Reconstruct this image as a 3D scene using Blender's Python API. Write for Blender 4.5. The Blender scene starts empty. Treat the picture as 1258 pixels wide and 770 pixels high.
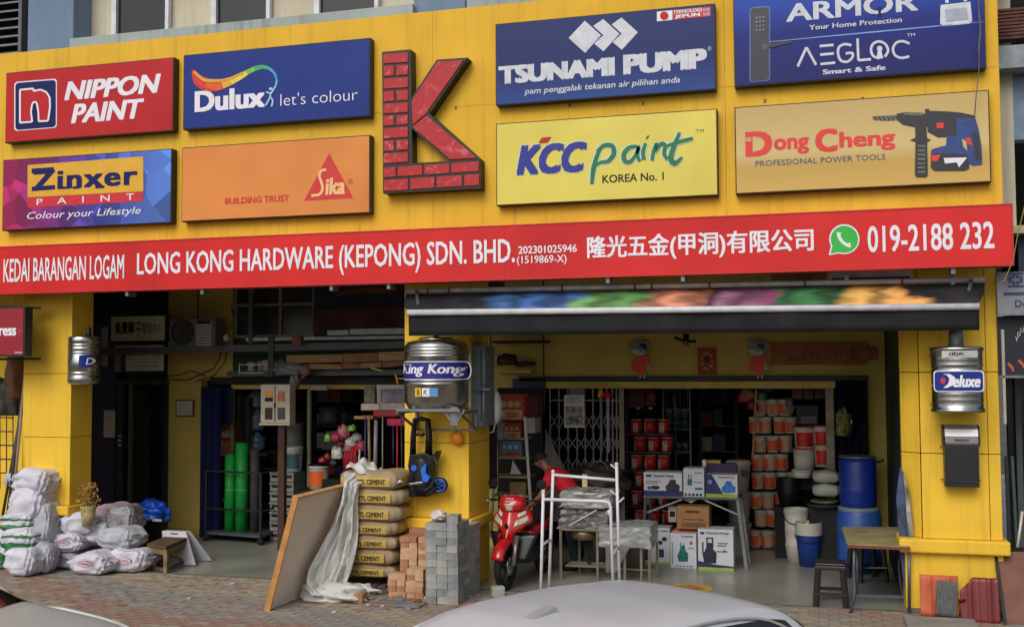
import bpy, math, random
from math import sin, cos, pi, radians
from mathutils import Vector, Matrix, noise as mnoise
random.seed(7)
S = bpy.context.scene
COL = S.collection

# ---------------------------------------------------------------- camera
CAM = Vector((0.0, -12.0995, 2.5))
RM = Matrix(((0.9619923646, 0.2730271580, -0.0051829553),
             (0.0190314645, -0.0480981700, 0.9986612886),
             (0.2724123634, -0.9608031727, -0.0514661789)))      # rows: camera right, up, back
FPX = 1350.0
cd = bpy.data.cameras.new('camera'); cam = bpy.data.objects.new('camera', cd); COL.objects.link(cam)
cd.sensor_width = 36.0; cd.lens = FPX / 1258.0 * 36.0; cd.clip_end = 800; cd.clip_start = 0.1
cam.matrix_world = Matrix.Translation(CAM) @ RM.transposed().to_4x4()
S.camera = cam

# ---------------------------------------------------------------- light
SUN_EL, SUN_AZ = radians(40), radians(190)      # azimuth clockwise from +Y (north)
w = bpy.data.worlds.new('World'); S.world = w; w.use_nodes = True
nt = w.node_tree; bg = nt.nodes['Background']
sky = nt.nodes.new('ShaderNodeTexSky'); sky.sky_type = 'NISHITA'; sky.sun_disc = False
sky.sun_elevation = SUN_EL; sky.sun_rotation = SUN_AZ; sky.dust_density = 4.0; sky.air_density = 1.0
hs = nt.nodes.new('ShaderNodeHueSaturation'); hs.inputs['Saturation'].default_value = 0.35
nt.links.new(sky.outputs[0], hs.inputs['Color']); nt.links.new(hs.outputs[0], bg.inputs[0])
bg.inputs[1].default_value = 0.11
sl = bpy.data.lights.new('sun', 'SUN'); sl.energy = 1.15; sl.angle = radians(35); sl.color = (1.0, 0.95, 0.86)
so = bpy.data.objects.new('sun', sl); COL.objects.link(so)
sd = Vector((sin(SUN_AZ) * cos(SUN_EL), cos(SUN_AZ) * cos(SUN_EL), sin(SUN_EL)))
so.rotation_euler = sd.to_track_quat('Z', 'Y').to_euler()
S.view_settings.view_transform = 'Standard'; S.view_settings.look = 'None'
S.view_settings.exposure = 0.0; S.view_settings.gamma = 1.0
S.render.engine = 'CYCLES'
S.cycles.use_denoising = True
S.cycles.max_bounces = 6; S.cycles.diffuse_bounces = 4

# ---------------------------------------------------------------- survey: photo pixel -> place on a known plane of the site
def at(px, py, Y=None, Z=None):
    d = RM.transposed() @ Vector(((px - 629) / FPX, -(py - 385) / FPX, -1.0))
    t = (Y - CAM.y) / d.y if Y is not None else (Z - CAM.z) / d.z
    return CAM + d * t
def rect(x0, y0, x1, y1, Y):
    ym = (y0 + y1) / 2; xm = (x0 + x1) / 2
    return at(x0, ym, Y=Y).x, at(xm, y1, Y=Y).z, at(x1, ym, Y=Y).x, at(xm, y0, Y=Y).z
def zat(px, py, Y): return at(px, py, Y=Y).z
def xat(px, py, Y): return at(px, py, Y=Y).x

# ---------------------------------------------------------------- materials
def lin(c):
    return tuple(((v / 255) / 12.92 if v / 255 <= 0.04045 else ((v / 255 + 0.055) / 1.055) ** 2.4) for v in c)
MATS = {}
def M(name, rgb, rough=0.6, metal=0.0, var=0.12, scale=6.0, bump=0.0, bscale=None, rgb2=None, emit=0, alpha=1.0, coat=0.0, trans=0.0, stretch=None, detail=5, spec=0.5):
    if name in MATS: return MATS[name]
    m = bpy.data.materials.new(name); m.use_nodes = True; n = m.node_tree; b = n.nodes['Principled BSDF']
    col = lin(rgb); b.inputs['Roughness'].default_value = rough; b.inputs['Metallic'].default_value = metal
    b.inputs['Specular IOR Level'].default_value = spec
    tc = n.nodes.new('ShaderNodeTexCoord'); mp = n.nodes.new('ShaderNodeMapping')
    n.links.new(tc.outputs['Object'], mp.inputs[0])
    if stretch: mp.inputs['Scale'].default_value = stretch
    nz = n.nodes.new('ShaderNodeTexNoise'); nz.inputs['Scale'].default_value = scale; nz.inputs['Detail'].default_value = detail
    n.links.new(mp.outputs[0], nz.inputs['Vector'])
    if var > 0:
        mr = n.nodes.new('ShaderNodeMapRange'); mr.inputs['From Min'].default_value = 0.3; mr.inputs['From Max'].default_value = 0.7
        n.links.new(nz.outputs['Fac'], mr.inputs[0])
        mx = n.nodes.new('ShaderNodeMix'); mx.data_type = 'RGBA'
        c2 = lin(rgb2) if rgb2 else tuple(v * (1 - 2 * var) for v in col)
        c1 = col if rgb2 else tuple(min(1, v * (1 + var * .6)) for v in col)
        mx.inputs[6].default_value = (*c1, 1); mx.inputs[7].default_value = (*c2, 1)
        n.links.new(mr.outputs[0], mx.inputs[0]); n.links.new(mx.outputs[2], b.inputs['Base Color'])
        rr = n.nodes.new('ShaderNodeMapRange'); rr.inputs['To Min'].default_value = max(0.02, rough - 0.1); rr.inputs['To Max'].default_value = min(1, rough + 0.12)
        n.links.new(nz.outputs['Fac'], rr.inputs[0]); n.links.new(rr.outputs[0], b.inputs['Roughness'])
    else:
        b.inputs['Base Color'].default_value = (*col, 1)
    if bump > 0:
        nb = n.nodes.new('ShaderNodeTexNoise'); nb.inputs['Scale'].default_value = bscale or scale * 6; nb.inputs['Detail'].default_value = 6
        n.links.new(mp.outputs[0], nb.inputs['Vector'])
        bp = n.nodes.new('ShaderNodeBump'); bp.inputs['Strength'].default_value = bump; bp.inputs['Distance'].default_value = 0.02
        n.links.new(nb.outputs['Fac'], bp.inputs['Height']); n.links.new(bp.outputs[0], b.inputs['Normal'])
    if emit: b.inputs['Emission Color'].default_value = (*col, 1); b.inputs['Emission Strength'].default_value = emit
    if coat: b.inputs['Coat Weight'].default_value = coat; b.inputs['Coat Roughness'].default_value = 0.08
    if alpha < 1: b.inputs['Alpha'].default_value = alpha
    if trans: b.inputs['Transmission Weight'].default_value = trans
    MATS[name] = m; return m

def wall_paint(name, rgb, grime, amount=0.45):
    """painted render: soft blotches, thin vertical rain streaks"""
    m = M(name, rgb, 0.75, var=0.07, scale=1.3, bump=0.12, bscale=60)
    n = m.node_tree; b = n.nodes['Principled BSDF']; src = b.inputs['Base Color'].links[0].from_socket
    tc = n.nodes.new('ShaderNodeTexCoord'); mp = n.nodes.new('ShaderNodeMapping'); mp.inputs['Scale'].default_value = (7, 7, .35)
    nz = n.nodes.new('ShaderNodeTexNoise'); nz.inputs['Scale'].default_value = 1.6; nz.inputs['Detail'].default_value = 7; nz.inputs['Roughness'].default_value = .65
    mr = n.nodes.new('ShaderNodeMapRange'); mr.inputs['From Min'].default_value = 0.52; mr.inputs['From Max'].default_value = 0.78; mr.inputs['To Max'].default_value = amount
    mx = n.nodes.new('ShaderNodeMix'); mx.data_type = 'RGBA'; mx.inputs[7].default_value = (*lin(grime), 1)
    n.links.new(tc.outputs['Object'], mp.inputs[0]); n.links.new(mp.outputs[0], nz.inputs['Vector']); n.links.new(nz.outputs['Fac'], mr.inputs[0])
    n.links.new(mr.outputs[0], mx.inputs[0]); n.links.new(src, mx.inputs[6]); n.links.new(mx.outputs[2], b.inputs['Base Color'])
    return m
yel = wall_paint('yellow_render', (238, 194, 54), (156, 122, 46), .45)
yelb = wall_paint('yellow_sheet', (232, 182, 46), (160, 120, 34), .5)
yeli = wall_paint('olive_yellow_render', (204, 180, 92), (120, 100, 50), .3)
cream = wall_paint('cream_render', (196, 188, 164), (110, 104, 88), .4)
blueg = wall_paint('blue_grey_render', (112, 134, 160), (60, 72, 86), .4)
ledgem = wall_paint('pale_ledge', (160, 172, 172), (70, 76, 72), .6)
white = M('white_plastic', (226, 226, 228), .45, var=.05)
wprint = M('white_vinyl', (232, 230, 240), .5, var=.04, scale=3)
offw = M('offwhite', (205, 200, 190), .6)
black = M('black_plastic', (15, 15, 17), .45, spec=.35)
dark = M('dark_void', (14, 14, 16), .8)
navy = M('navy_paint', (22, 30, 66), .5)
navyp = M('navy_vinyl', (22, 28, 92), .55, var=.04, spec=.25)
bluep = M('blue_vinyl', (18, 46, 132), .5, var=.07, scale=1.2, spec=.3, bump=.1, bscale=2.5)
redp = M('red_vinyl', (188, 30, 36), .5, var=.08, scale=1.2, spec=.3, bump=.1, bscale=2.5)
redb = M('red_banner', (214, 38, 38), .5, var=.12, scale=.8, spec=.3, bump=.15, bscale=2)
steel = M('stainless', (200, 200, 198), .22, metal=1.0, var=.08, scale=4)
steelr = M('stainless_brushed', (170, 170, 168), .35, metal=1.0, var=.1)
galv = M('galvanised', (130, 136, 140), .5, metal=.6, var=.15)
greym = M('grey_metal', (96, 100, 106), .5, metal=.3)
darkm = M('dark_metal', (44, 46, 50), .5, metal=.3)
whitem = M('white_metal', (215, 216, 222), .4)
wood = M('raw_wood', (172, 130, 82), .7, var=.2, scale=4, stretch=(1, 1, 8))
card = M('cardboard', (158, 116, 74), .8, var=.1)
rubber = M('rubber', (20, 20, 20), .8)
conc = M('concrete', (150, 146, 138), .85, var=.15, scale=3, bump=.4, bscale=40)

# ---------------------------------------------------------------- object helpers
def tag(o, label=None, cat=None, group=None, kind=None):
    if label: o['label'] = label
    if cat: o['category'] = cat
    if group: o['group'] = group
    if kind: o['kind'] = kind
    return o
def thing(name, label, cat, loc=(0, 0, 0), rz=0, group=None, scale=None):
    o = bpy.data.objects.new(name, None); COL.objects.link(o); o.location = loc; o.rotation_euler = (0, 0, rz)
    o.empty_display_size = .1
    if scale: o.scale = scale
    return tag(o, label, cat, group)
def rootof(o):
    while o.parent: o = o.parent
    return o
def relabel(o, label): o['label'] = label; return o
def copy_tree(o, parent=None):
    c = o.copy(); COL.objects.link(c); c.parent = parent
    for ch in list(o.children): copy_tree(ch, c)
    return c

class MB:
    def __init__(s): s.v = []; s.f = []; s.sm = []
    def add(s, vs, fs, sm=False):
        n = len(s.v); s.v += [tuple(v) for v in vs]; s.f += [tuple(i + n for i in f) for f in fs]; s.sm += [sm] * len(fs); return s
    def box(s, x0, y0, z0, x1, y1, z1):
        if x0 > x1: x0, x1 = x1, x0
        if y0 > y1: y0, y1 = y1, y0
        if z0 > z1: z0, z1 = z1, z0
        v = [(x0, y0, z0), (x1, y0, z0), (x1, y1, z0), (x0, y1, z0), (x0, y0, z1), (x1, y0, z1), (x1, y1, z1), (x0, y1, z1)]
        return s.add(v, [(0, 3, 2, 1), (4, 5, 6, 7), (0, 1, 5, 4), (1, 2, 6, 5), (2, 3, 7, 6), (3, 0, 4, 7)])
    def obox(s, c, size, mat=None):
        n = len(s.v); hx, hy, hz = size[0] / 2, size[1] / 2, size[2] / 2; s.box(-hx, -hy, -hz, hx, hy, hz)
        mm = mat or Matrix.Identity(3)
        for i in range(n, len(s.v)): s.v[i] = tuple(mm @ Vector(s.v[i]) + Vector(c))
        return s
    def bar(s, p0, p1, w, h=None):
        p0 = Vector(p0); p1 = Vector(p1); d = p1 - p0; q = d.to_track_quat('Z', 'Y').to_matrix()
        return s.obox((p0 + p1) / 2, (w, h or w, d.length), q)
    def tube(s, path, r, n=8, caps=True, closed=False):
        P = [Vector(p) for p in path]; rings = []; L = len(P); b = len(s.v)
        prev = None
        for i, p in enumerate(P):
            if closed: d = P[(i + 1) % L] - P[i - 1]
            else: d = (P[min(i + 1, L - 1)] - P[max(i - 1, 0)])
            d.normalize()
            if prev is None:
                a = d.orthogonal().normalized()
            else:
                a = (prev - d * prev.dot(d)).normalized()
            prev = a; c = d.cross(a); rr = r[i] if isinstance(r, (list, tuple)) else r
            s.v += [tuple(p + (a * cos(2 * pi * k / n) + c * sin(2 * pi * k / n)) * rr) for k in range(n)]
        for i in range(L if closed else L - 1):
            for k in range(n):
                A = b + i * n; B = b + ((i + 1) % L) * n
                s.f.append((A + k, A + (k + 1) % n, B + (k + 1) % n, B + k)); s.sm.append(True)
        if caps and not closed:
            s.f.append(tuple(b + k for k in range(n))[::-1]); s.sm.append(False)
            s.f.append(tuple(b + (L - 1) * n + k for k in range(n))); s.sm.append(False)
        return s
    def lathe(s, prof, c=(0, 0, 0), n=20, axis='z', caps=True, sx=1, sy=1):
        b = len(s.v)
        for r, z in prof:
            for k in range(n):
                a = 2 * pi * k / n; p = (r * cos(a) * sx, r * sin(a) * sy, z)
                if axis == 'y': p = (p[0], p[2], p[1])
                if axis == 'x': p = (p[2], p[0], p[1])
                s.v.append((p[0] + c[0], p[1] + c[1], p[2] + c[2]))
        flip = axis == 'y'
        for i in range(len(prof) - 1):
            for k in range(n):
                q = (b + i * n + k, b + i * n + (k + 1) % n, b + (i + 1) * n + (k + 1) % n, b + (i + 1) * n + k)
                s.f.append(q[::-1] if flip else q); s.sm.append(True)
        if caps:
            q = tuple(b + k for k in range(n)); t = tuple(b + (len(prof) - 1) * n + k for k in range(n))
            s.f.append(q if flip else q[::-1]); s.f.append(t[::-1] if flip else t); s.sm += [False, False]
        return s
    def prism(s, poly, y0, y1, plane='xz'):
        n = len(poly)
        ar = sum(poly[i][0] * poly[(i + 1) % n][1] - poly[(i + 1) % n][0] * poly[i][1] for i in range(n))
        if ar < 0: poly = poly[::-1]
        def P(a, d):
            return (a[0], d, a[1]) if plane == 'xz' else ((a[0], a[1], d) if plane == 'xy' else (d, a[0], a[1]))
        v = [P(a, y0) for a in poly] + [P(a, y1) for a in poly]
        fr = tuple(range(n)); bk = tuple(range(n, 2 * n))
        fs = [fr, bk[::-1]] + [(i, n + i, n + (i + 1) % n, (i + 1) % n) for i in range(n)]
        up = (y1 > y0) if plane == 'xz' else (y1 < y0)
        if not up: fs = [f[::-1] for f in fs]
        return s.add(v, fs)
    def grid(s, fn, nu, nv, sm=True, thick=None):
        b = [fn(i / nu, j / nv) for j in range(nv + 1) for i in range(nu + 1)]
        fs = [(j * (nu + 1) + i, j * (nu + 1) + i + 1, (j + 1) * (nu + 1) + i + 1, (j + 1) * (nu + 1) + i) for j in range(nv) for i in range(nu)]
        return s.add(b, fs, sm)
    def build(s, name, mat, parent=None, bevel=0, world=True, smooth=False, subsurf=0, solid=0, seg=2):
        me = bpy.data.meshes.new(name)
        off = Vector((0, 0, 0))
        if parent is not None and world: off = rootof(parent).location
        me.from_pydata([(v[0] - off.x, v[1] - off.y, v[2] - off.z) for v in s.v], [], s.f)
        me.materials.append(mat)
        if smooth: me.polygons.foreach_set('use_smooth', [True] * len(s.f))
        else: me.polygons.foreach_set('use_smooth', s.sm)
        me.update()
        o = bpy.data.objects.new(name, me); COL.objects.link(o)
        if parent is not None: o.parent = parent
        if solid: md = o.modifiers.new('solid', 'SOLIDIFY'); md.thickness = solid
        if bevel:
            md = o.modifiers.new('bevel', 'BEVEL'); md.width = bevel; md.segments = seg; md.limit_method = 'ANGLE'
        if subsurf: md = o.modifiers.new('sub', 'SUBSURF'); md.levels = md.render_levels = subsurf
        return o
def local(o):                # children of a rotated thing are given in the thing's own frame
    return o
def struct(o): o['kind'] = 'structure'; return o

# ---------------------------------------------------------------- print helpers (flat lettering and shapes lying on a panel at plane Y)
_tc = {}
def textmesh(s, shear, bold, space):
    k = (s, shear, bold, space)
    if k in _tc: return _tc[k]
    c = bpy.data.curves.new('lettering', 'FONT'); c.body = s; c.resolution_u = 2 if len(s) > 12 else 3; c.shear = shear; c.offset = bold; c.space_character = space
    c.dimensions = '2D'; c.fill_mode = 'FRONT'
    o = bpy.data.objects.new('lettering', c); COL.objects.link(o)
    dg = bpy.context.evaluated_depsgraph_get()
    me = bpy.data.meshes.new_from_object(o.evaluated_get(dg))
    vs = [tuple(v.co) for v in me.vertices]; fs = [tuple(p.vertices) for p in me.polygons]
    bpy.data.objects.remove(o); bpy.data.curves.remove(c); bpy.data.meshes.remove(me)
    xs = [v[0] for v in vs]; ys = [v[1] for v in vs]
    r = (vs, fs, min(xs), max(xs), min(ys), max(ys)); _tc[k] = r; return r
def lettering(parent, s, bl, tr, mat, Y, shear=0.0, bold=0.0, space=1.0, name='lettering', rot=0):
    """bl / tr: photo pixels of the text's lower left and upper right corner"""
    a = at(*bl, Y=Y); b = at(*tr, Y=Y)
    return lettering_w(parent, s, a.x, a.z, b.x, b.z, mat, Y, shear, bold, space, name)
def lettering_w(parent, s, X0, Z0, X1, Z1, mat, Y, shear=0.0, bold=0.0, space=1.0, name='lettering', world=True):
    vs, fs, x0, x1, y0, y1 = textmesh(s, shear, min(bold, 0), space)
    bd = max(bold, 0) * .9; by = bd * .55
    x0 -= bd; x1 += bd; y0 -= by; y1 += by
    mb = MB(); k = 0
    for ox, oy in (((-bd, -by), (bd, by), (-bd, by), (bd, -by), (0, 0)) if bd else ((0, 0),)):
        mb.add([(X0 + (v[0] + ox - x0) / (x1 - x0) * (X1 - X0), Y - .0002 * k, Z0 + (v[1] + oy - y0) / (y1 - y0) * (Z1 - Z0)) for v in vs], fs); k += 1
    return mb.build(name, mat, parent, world=world)
def shape(parent, name, pts, mat, Y, th=0.002):
    """flat printed shape from photo pixels"""
    mb = MB(); mb.prism([(p.x, p.z) for p in (at(*q, Y=Y) for q in pts)], Y, Y + th); return mb.build(name, mat, parent)
def strokes(parent, name, lines, mat, Y, wpx):
    """brush lines: each a list of photo pixels (x, y[, width])"""
    mb = MB(); k = 0
    for L in lines:
        P = []
        for i in range(len(L) - 1):            # smooth with Catmull-Rom
            p0 = L[max(i - 1, 0)]; p1 = L[i]; p2 = L[i + 1]; p3 = L[min(i + 2, len(L) - 1)]
            w1 = p1[2] if len(p1) > 2 else wpx; w2 = p2[2] if len(p2) > 2 else wpx
            for t in (0, .25, .5, .75):
                f = lambda a, b, c, d: .5 * (2 * b + (c - a) * t + (2 * a - 5 * b + 4 * c - d) * t * t + (3 * b - a - 3 * c + d) * t ** 3)
                P.append((f(p0[0], p1[0], p2[0], p3[0]), f(p0[1], p1[1], p2[1], p3[1]), w1 + (w2 - w1) * t))
        P.append((L[-1][0], L[-1][1], L[-1][2] if len(L[-1]) > 2 else wpx))
        A = []; B = []
        for i, p in enumerate(P):
            q0 = P[max(i - 1, 0)]; q1 = P[min(i + 1, len(P) - 1)]; dx, dy = q1[0] - q0[0], q1[1] - q0[1]; l = math.hypot(dx, dy) or 1
            nx, ny = -dy / l * p[2] / 2, dx / l * p[2] / 2
            A.append((p[0] + nx, p[1] + ny)); B.append((p[0] - nx, p[1] - ny))
        yy = Y - 0.0004 * k; k += 1
        pa = [at(*a, Y=yy) for a in A]; pb = [at(*b, Y=yy) for b in B]
        vs = []
        for a, b in zip(pa, pb): vs += [a, b]
        mb.add(vs, [(2 * i, 2 * i + 1, 2 * i + 3, 2 * i + 2) for i in range(len(A) - 1)])
    return mb.build(name, mat, parent)
def ell(cx, cy, rx, ry=None, n=24, a0=0, a1=360):
    ry = ry or rx
    return [(cx + rx * cos(radians(a0 + (a1 - a0) * i / n)), cy - ry * sin(radians(a0 + (a1 - a0) * i / n))) for i in range(n if a1 - a0 == 360 else n + 1)]
# ================================================================ SETTING
pav_cols = [M('paver_red', (156, 126, 114), .85, var=.2, scale=8, bump=.3), M('paver_grey', (146, 142, 136), .85, var=.2, scale=8, bump=.3),
            M('paver_beige', (164, 152, 134), .85, var=.2, scale=8, bump=.3), M('paver_brown', (152, 136, 120), .85, var=.2, scale=8, bump=.3)]
struct(MB().box(-400, -400, -.6, 400, 400, -.12).build('road', M('asphalt', (92, 92, 92), .9, var=.2, scale=.8, bump=.5, bscale=60)))
tag(MB().box(-60, -13.2, -.116, 60, -13.06, -.112).build('lane_line', M('road_paint', (200, 200, 195), .7)), kind='structure')
struct(MB().box(-30, -4.55, -.119, 30, -4.4, .0).build('kerb', conc, bevel=.015))
pavement = struct(MB().box(-30, -4.4, -.118, 30, .0, -.02).build('pavement', M('paver_joint_sand', (96, 88, 74), .95, var=.2, scale=5)))
struct(MB().box(-30, 0, -.1, 30, 16, 0).build('porch_floor', None or M('polished_cement', (150, 150, 140), .3, var=.2, scale=.9, bump=.06, bscale=30, detail=8)))
# pavers 0.2 x 0.1 laid across in colour bands
prt = []
yy = -.055; r = 0
while yy > -4.35:
    off = .1 if r % 2 else 0
    for i in range(-80, 25):
        x = i * .205 + off
        if -14 < x < 4.6: prt.append((x, yy))
    yy -= .105; r += 1
def pcol(x, y):
    k = (x * .42 + y * .9 + .35 * sin(x * 1.3 + y)) % 2.4
    if k < .55: return 0
    if k < 1.15: return 1
    if k < 1.8: return 2
    return 3
vis = []
for (x, y) in prt:
    c = RM @ (Vector((x, y, 0)) - CAM); px = 629 + FPX * c.x / -c.z; py = 385 - FPX * c.y / -c.z
    vis.append((py if (0 < px < 560 and 700 < py < 775) or (1000 < px < 1258 and 740 < py < 775) else -1, x, y))
vis.sort(reverse=True)
pm = []
for i, mt in enumerate(pav_cols):
    me = MB().box(-.099, -.049, -.03, .099, .049, 0).build('paver', mt); pm.append(me.data); bpy.data.objects.remove(me)
rest = [MB() for _ in range(4)]
for i, (s_, x, y) in enumerate(vis):
    c = pcol(x, y) if random.random() > .3 else random.randrange(4)
    if i < 300:
        o = bpy.data.objects.new('paver', pm[c]); COL.objects.link(o); o.parent = pavement
        o.location = (x, y, random.uniform(-.0165, -.0125)); o.rotation_euler = (random.uniform(-.006, .006), random.uniform(-.006, .006), random.uniform(-.01, .01))
        o.location.z += .012
    else:
        z = random.uniform(-.006, 0) ; rest[c].box(x - .099, y - .049, z - .03, x + .099, y + .049, z)
for c in range(4):
    o = rest[c].build('paver', pav_cols[c], pavement); o['kind'] = 'stuff'
# long concrete edging between pavers and porch slab
struct(MB().box(-30, -.004, -.08, 30, .045, .004).build('slab_edge', M('edge_cement', (112, 106, 96), .9, var=.25, scale=6)))

# ---- upper storey of the shophouse
ub = thing('shophouse_upper_storey', 'cream upper storey with blue grey pilasters and pale ledges above the yellow hoarding', 'building', (-4, 0.1, 6.5))
MB().box(-14, .25, 3.95, 1.95, 9, 10.5).build('wall', cream, ub)
for (a, b) in ((34, 90), (508, 572)):
    MB().box(xat(a, 30, -.12), -.12, 5.2, xat(b, 30, -.12), .249, 10.5).build('pilaster', blueg, ub, bevel=.01)
xl0, xl1, xl2, xl3 = xat(85, 50, -.22), xat(507, 15, -.22), xat(573, 8, -.22), 1.9
zl = zat(300, 30, -.15)
for (a, b) in ((xl0, xl1), (xl2, xl3)):
    MB().box(a, -.22, zl - .13, b, .248, zl + .02).build('ledge', ledgem, ub, bevel=.01)
# windows over the ledge: px ranges measured along the ledge
glassd = M('dark_glass', (26, 30, 30), .12, var=0, spec=.6)
def window(x0, x1, z0, z1, Yw):
    fr = MB(); t = .05
    fr.box(x0, Yw - .04, z0, x0 + t, Yw + .03, z1); fr.box(x1 - t, Yw - .04, z0, x1, Yw + .03, z1)
    fr.box(x0 + t, Yw - .04, z0, x1 - t, Yw + .03, z0 + t); fr.box(x0 + t, Yw - .04, z1 - t, x1 - t, Yw + .03, z1)
    fr.box(x0 + t, Yw - .06, z0 + t, x0 + t + .035, Yw + .02, z1 - t)
    f = fr.build('window', whitem, ub)
    MB().box(x0 + t, Yw - .005, z0 + t, x1 - t, Yw, z1 - t).build('pane', glassd, f)
for (a, b) in ((139, 209), (261, 333), (387, 466), (640, 735), (800, 870)):
    window(xat(a, 18, .2), xat(b, 18, .2), zl + .03, zl + 1.3, .2)
# adjoining bay at far left: louvres
x0, x1 = xat(-90, 30, .05), xat(27, 30, .05)
lv = thing('louvre_screen', 'grey horizontal louvre screen at the upper left beside the blue grey pilaster', 'louvre', (x1, .1, 6.6))
MB().box(x0, .16, 5.6, x1 + .12, .24, 9).build('backing', dark, lv)
MB().box(x1, -.02, 5.6, x1 + .05, .159, 9).build('frame', greym, lv)
z = 6.55
while z < 8.6:
    MB().obox(((x0 + x1) / 2, .06, z), (x1 - x0 - .01, .13, .012), Matrix.Rotation(radians(28), 3, 'X')).build('louvre_blade', M('louvre_grey', (150, 152, 150), .6), lv)
    z += .115

# ---- five-foot way ceiling, soffit beams, party walls, shop rooms
ce = struct(MB().box(-30, -.02, 3.86, 12, 12, 3.94).build('porch_ceiling', M('soffit', (176, 168, 140), .8)))
gm = M('dark_green_paint', (14, 44, 42), .5)
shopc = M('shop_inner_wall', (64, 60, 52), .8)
sh = thing('shophouse_ground_floor', 'yellow painted shop front wall at the back of the covered walkway with two wide openings', 'building', (-4, 3, 0))
OPR = (xat(669, 560, 3), xat(1028, 560, 3)); OPL = (xat(285, 560, 3), xat(497, 560, 3) + .1)
zr = zat(850, 476, 3); zlft = zat(400, 476, 3)
XW0, XW1 = xat(205, 560, 3), xat(1068, 560, 3)
def wallpiece(x0, z0, x1, z1, m=yeli, y0=3.0, y1=3.2, n='wall'): return MB().box(x0, y0, z0, x1, y1, z1).build(n, m, sh)
wallpiece(XW0, 0, xat(246, 560, 3), 3.86)                     # pier between stair door and left opening
wallpiece(xat(246, 560, 3), zlft + .12, OPL[0], 3.86)
wallpiece(OPL[1], 0, xat(632, 560, 3), 3.86)                   # wall behind the middle column
wallpiece(xat(632, 560, 3), zr + .13, OPR[0], 3.86)
wallpiece(OPR[0], zr + .13, XW1, 3.86)
wallpiece(XW1, 0, .76, 3.86)
wallpiece(-13.2, 2.35, XW0, 3.86, navy); wallpiece(-13.2, 0, xat(150, 560, 3), 2.35, navy)
# skirting strip of darker cement on the pier
MB().box(XW0 - .005, 2.985, 0, xat(246, 560, 3), 2.999, .09).build('skirting', M('skirt', (190, 160, 60), .7), sh)
# rail and yellow trim over right opening
MB().box(OPR[0] - .35, 2.93, zr + .09, XW1, 2.998, zr + .16).build('shutter_rail', M('rail_dark', (26, 30, 34), .5), sh, bevel=.004)
MB().box(OPR[0], 2.95, zr - .01, OPR[1], 2.998, zr + .085).build('lintel_trim', yeli, sh, bevel=.004)
MB().box(OPL[0] - .35, 2.93, zlft + .05, OPL[1], 2.998, zlft + .16).build('shutter_rail', M('rail_dark', (26, 30, 34), .5), sh, bevel=.004)
MB().box(OPL[0], 2.95, zlft - .02, OPL[1], 2.998, zlft + .045).build('lintel_trim', yeli, sh, bevel=.004)
# conduits on the upper wall: panel joints
for px in (668, 603):
    MB().box(xat(px, 440, 3) - .008, 2.99, zr + .16, xat(px, 440, 3) + .008, 2.999, 3.86).build('wall_joint', M('joint_dark', (70, 56, 24), .8), sh)
MB().box(xat(612, 560, 2.92), 2.9, 0, OPR[0] - .001, 2.96, zr).build('dark_panel', dark, sh)  # flat near-black panel in front of the wall, floor to lintel
# party walls
MB().box(.77, .32, 0, 1.5, 3.2, 3.86).build('party_wall', gm, sh)
MB().box(-13.4, 0, 0, -13.2, 3, 3.86).build('party_wall', cream, sh)
# rooms behind
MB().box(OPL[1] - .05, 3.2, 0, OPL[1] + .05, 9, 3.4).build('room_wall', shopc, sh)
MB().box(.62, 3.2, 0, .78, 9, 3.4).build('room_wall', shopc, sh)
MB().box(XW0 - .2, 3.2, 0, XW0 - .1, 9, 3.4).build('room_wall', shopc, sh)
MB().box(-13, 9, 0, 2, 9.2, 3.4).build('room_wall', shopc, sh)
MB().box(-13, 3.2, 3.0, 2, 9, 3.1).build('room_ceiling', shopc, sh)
# dark staircase behind the side door
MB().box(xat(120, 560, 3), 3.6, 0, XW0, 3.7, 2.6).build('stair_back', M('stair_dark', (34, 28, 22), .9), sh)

# ---- columns
def column(name, label, X0, X1, depth, ztop, ledge, joints, face=None, y0=0):
    c = thing(name, label, 'column', ((X0 + X1) / 2, y0, 0))
    zz = [ledge[1]] + joints + [ztop]; g = .0035
    MB().box((face[0] + .01 if face else X0 + .008), y0 + .012, 0, X1 - .008, y0 + depth, ztop).build('core', M('groove_shade', (170, 132, 44), .8), c)  # core in a darker column yellow: the grooves' thin shade is put into its colour
    for a, b in zip(zz[:-1], zz[1:]):
        if face:
            MB().box(face[0] + g, y0 - .025, a + g, face[1] - g, y0 + .02, b - g).build('block', yel, c, bevel=.006)
            MB().prism([(X0, y0 + .3), (X0, y0 + .17), (face[0] - .004, y0 + .005), (face[0] - .004, y0 + .3)], a + g, b - g, 'xy').build('block', yel, c, bevel=.005)
            MB().box(face[1] + .004, y0 - .012, a + g, X1, y0 + depth - .01, b - g).build('block', yel, c, bevel=.006)
        else:
            MB().box(X0, y0, a + g, X1, y0 + depth, b - g).build('block', yel, c, bevel=.006)
    MB().box(X0 - .06, y0 - .1, ledge[0], X1 + .06, y0 + depth, ledge[1]).build('ledge', yel, c, bevel=.02)
    MB().box(X0 + .0, y0 - .012, .0, X1, y0 + depth, ledge[0] - .002).build('plinth', yel, c, bevel=.006)
    MB().box(X0 - .001, y0 - .016, 0, X1 + .001, y0 + .0, .05).build('mortar_skirt', M('mortar', (120, 112, 96), .9), c)
    return c
XL0, XL1 = xat(27, 560, 0), xat(86, 560, 0)
column('column', 'left yellow column behind the heap of white sacks', XL0, XL1, .43, 3.86, (.68, .80), [zat(57, 537, 0), zat(57, 459, 0)])
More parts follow.
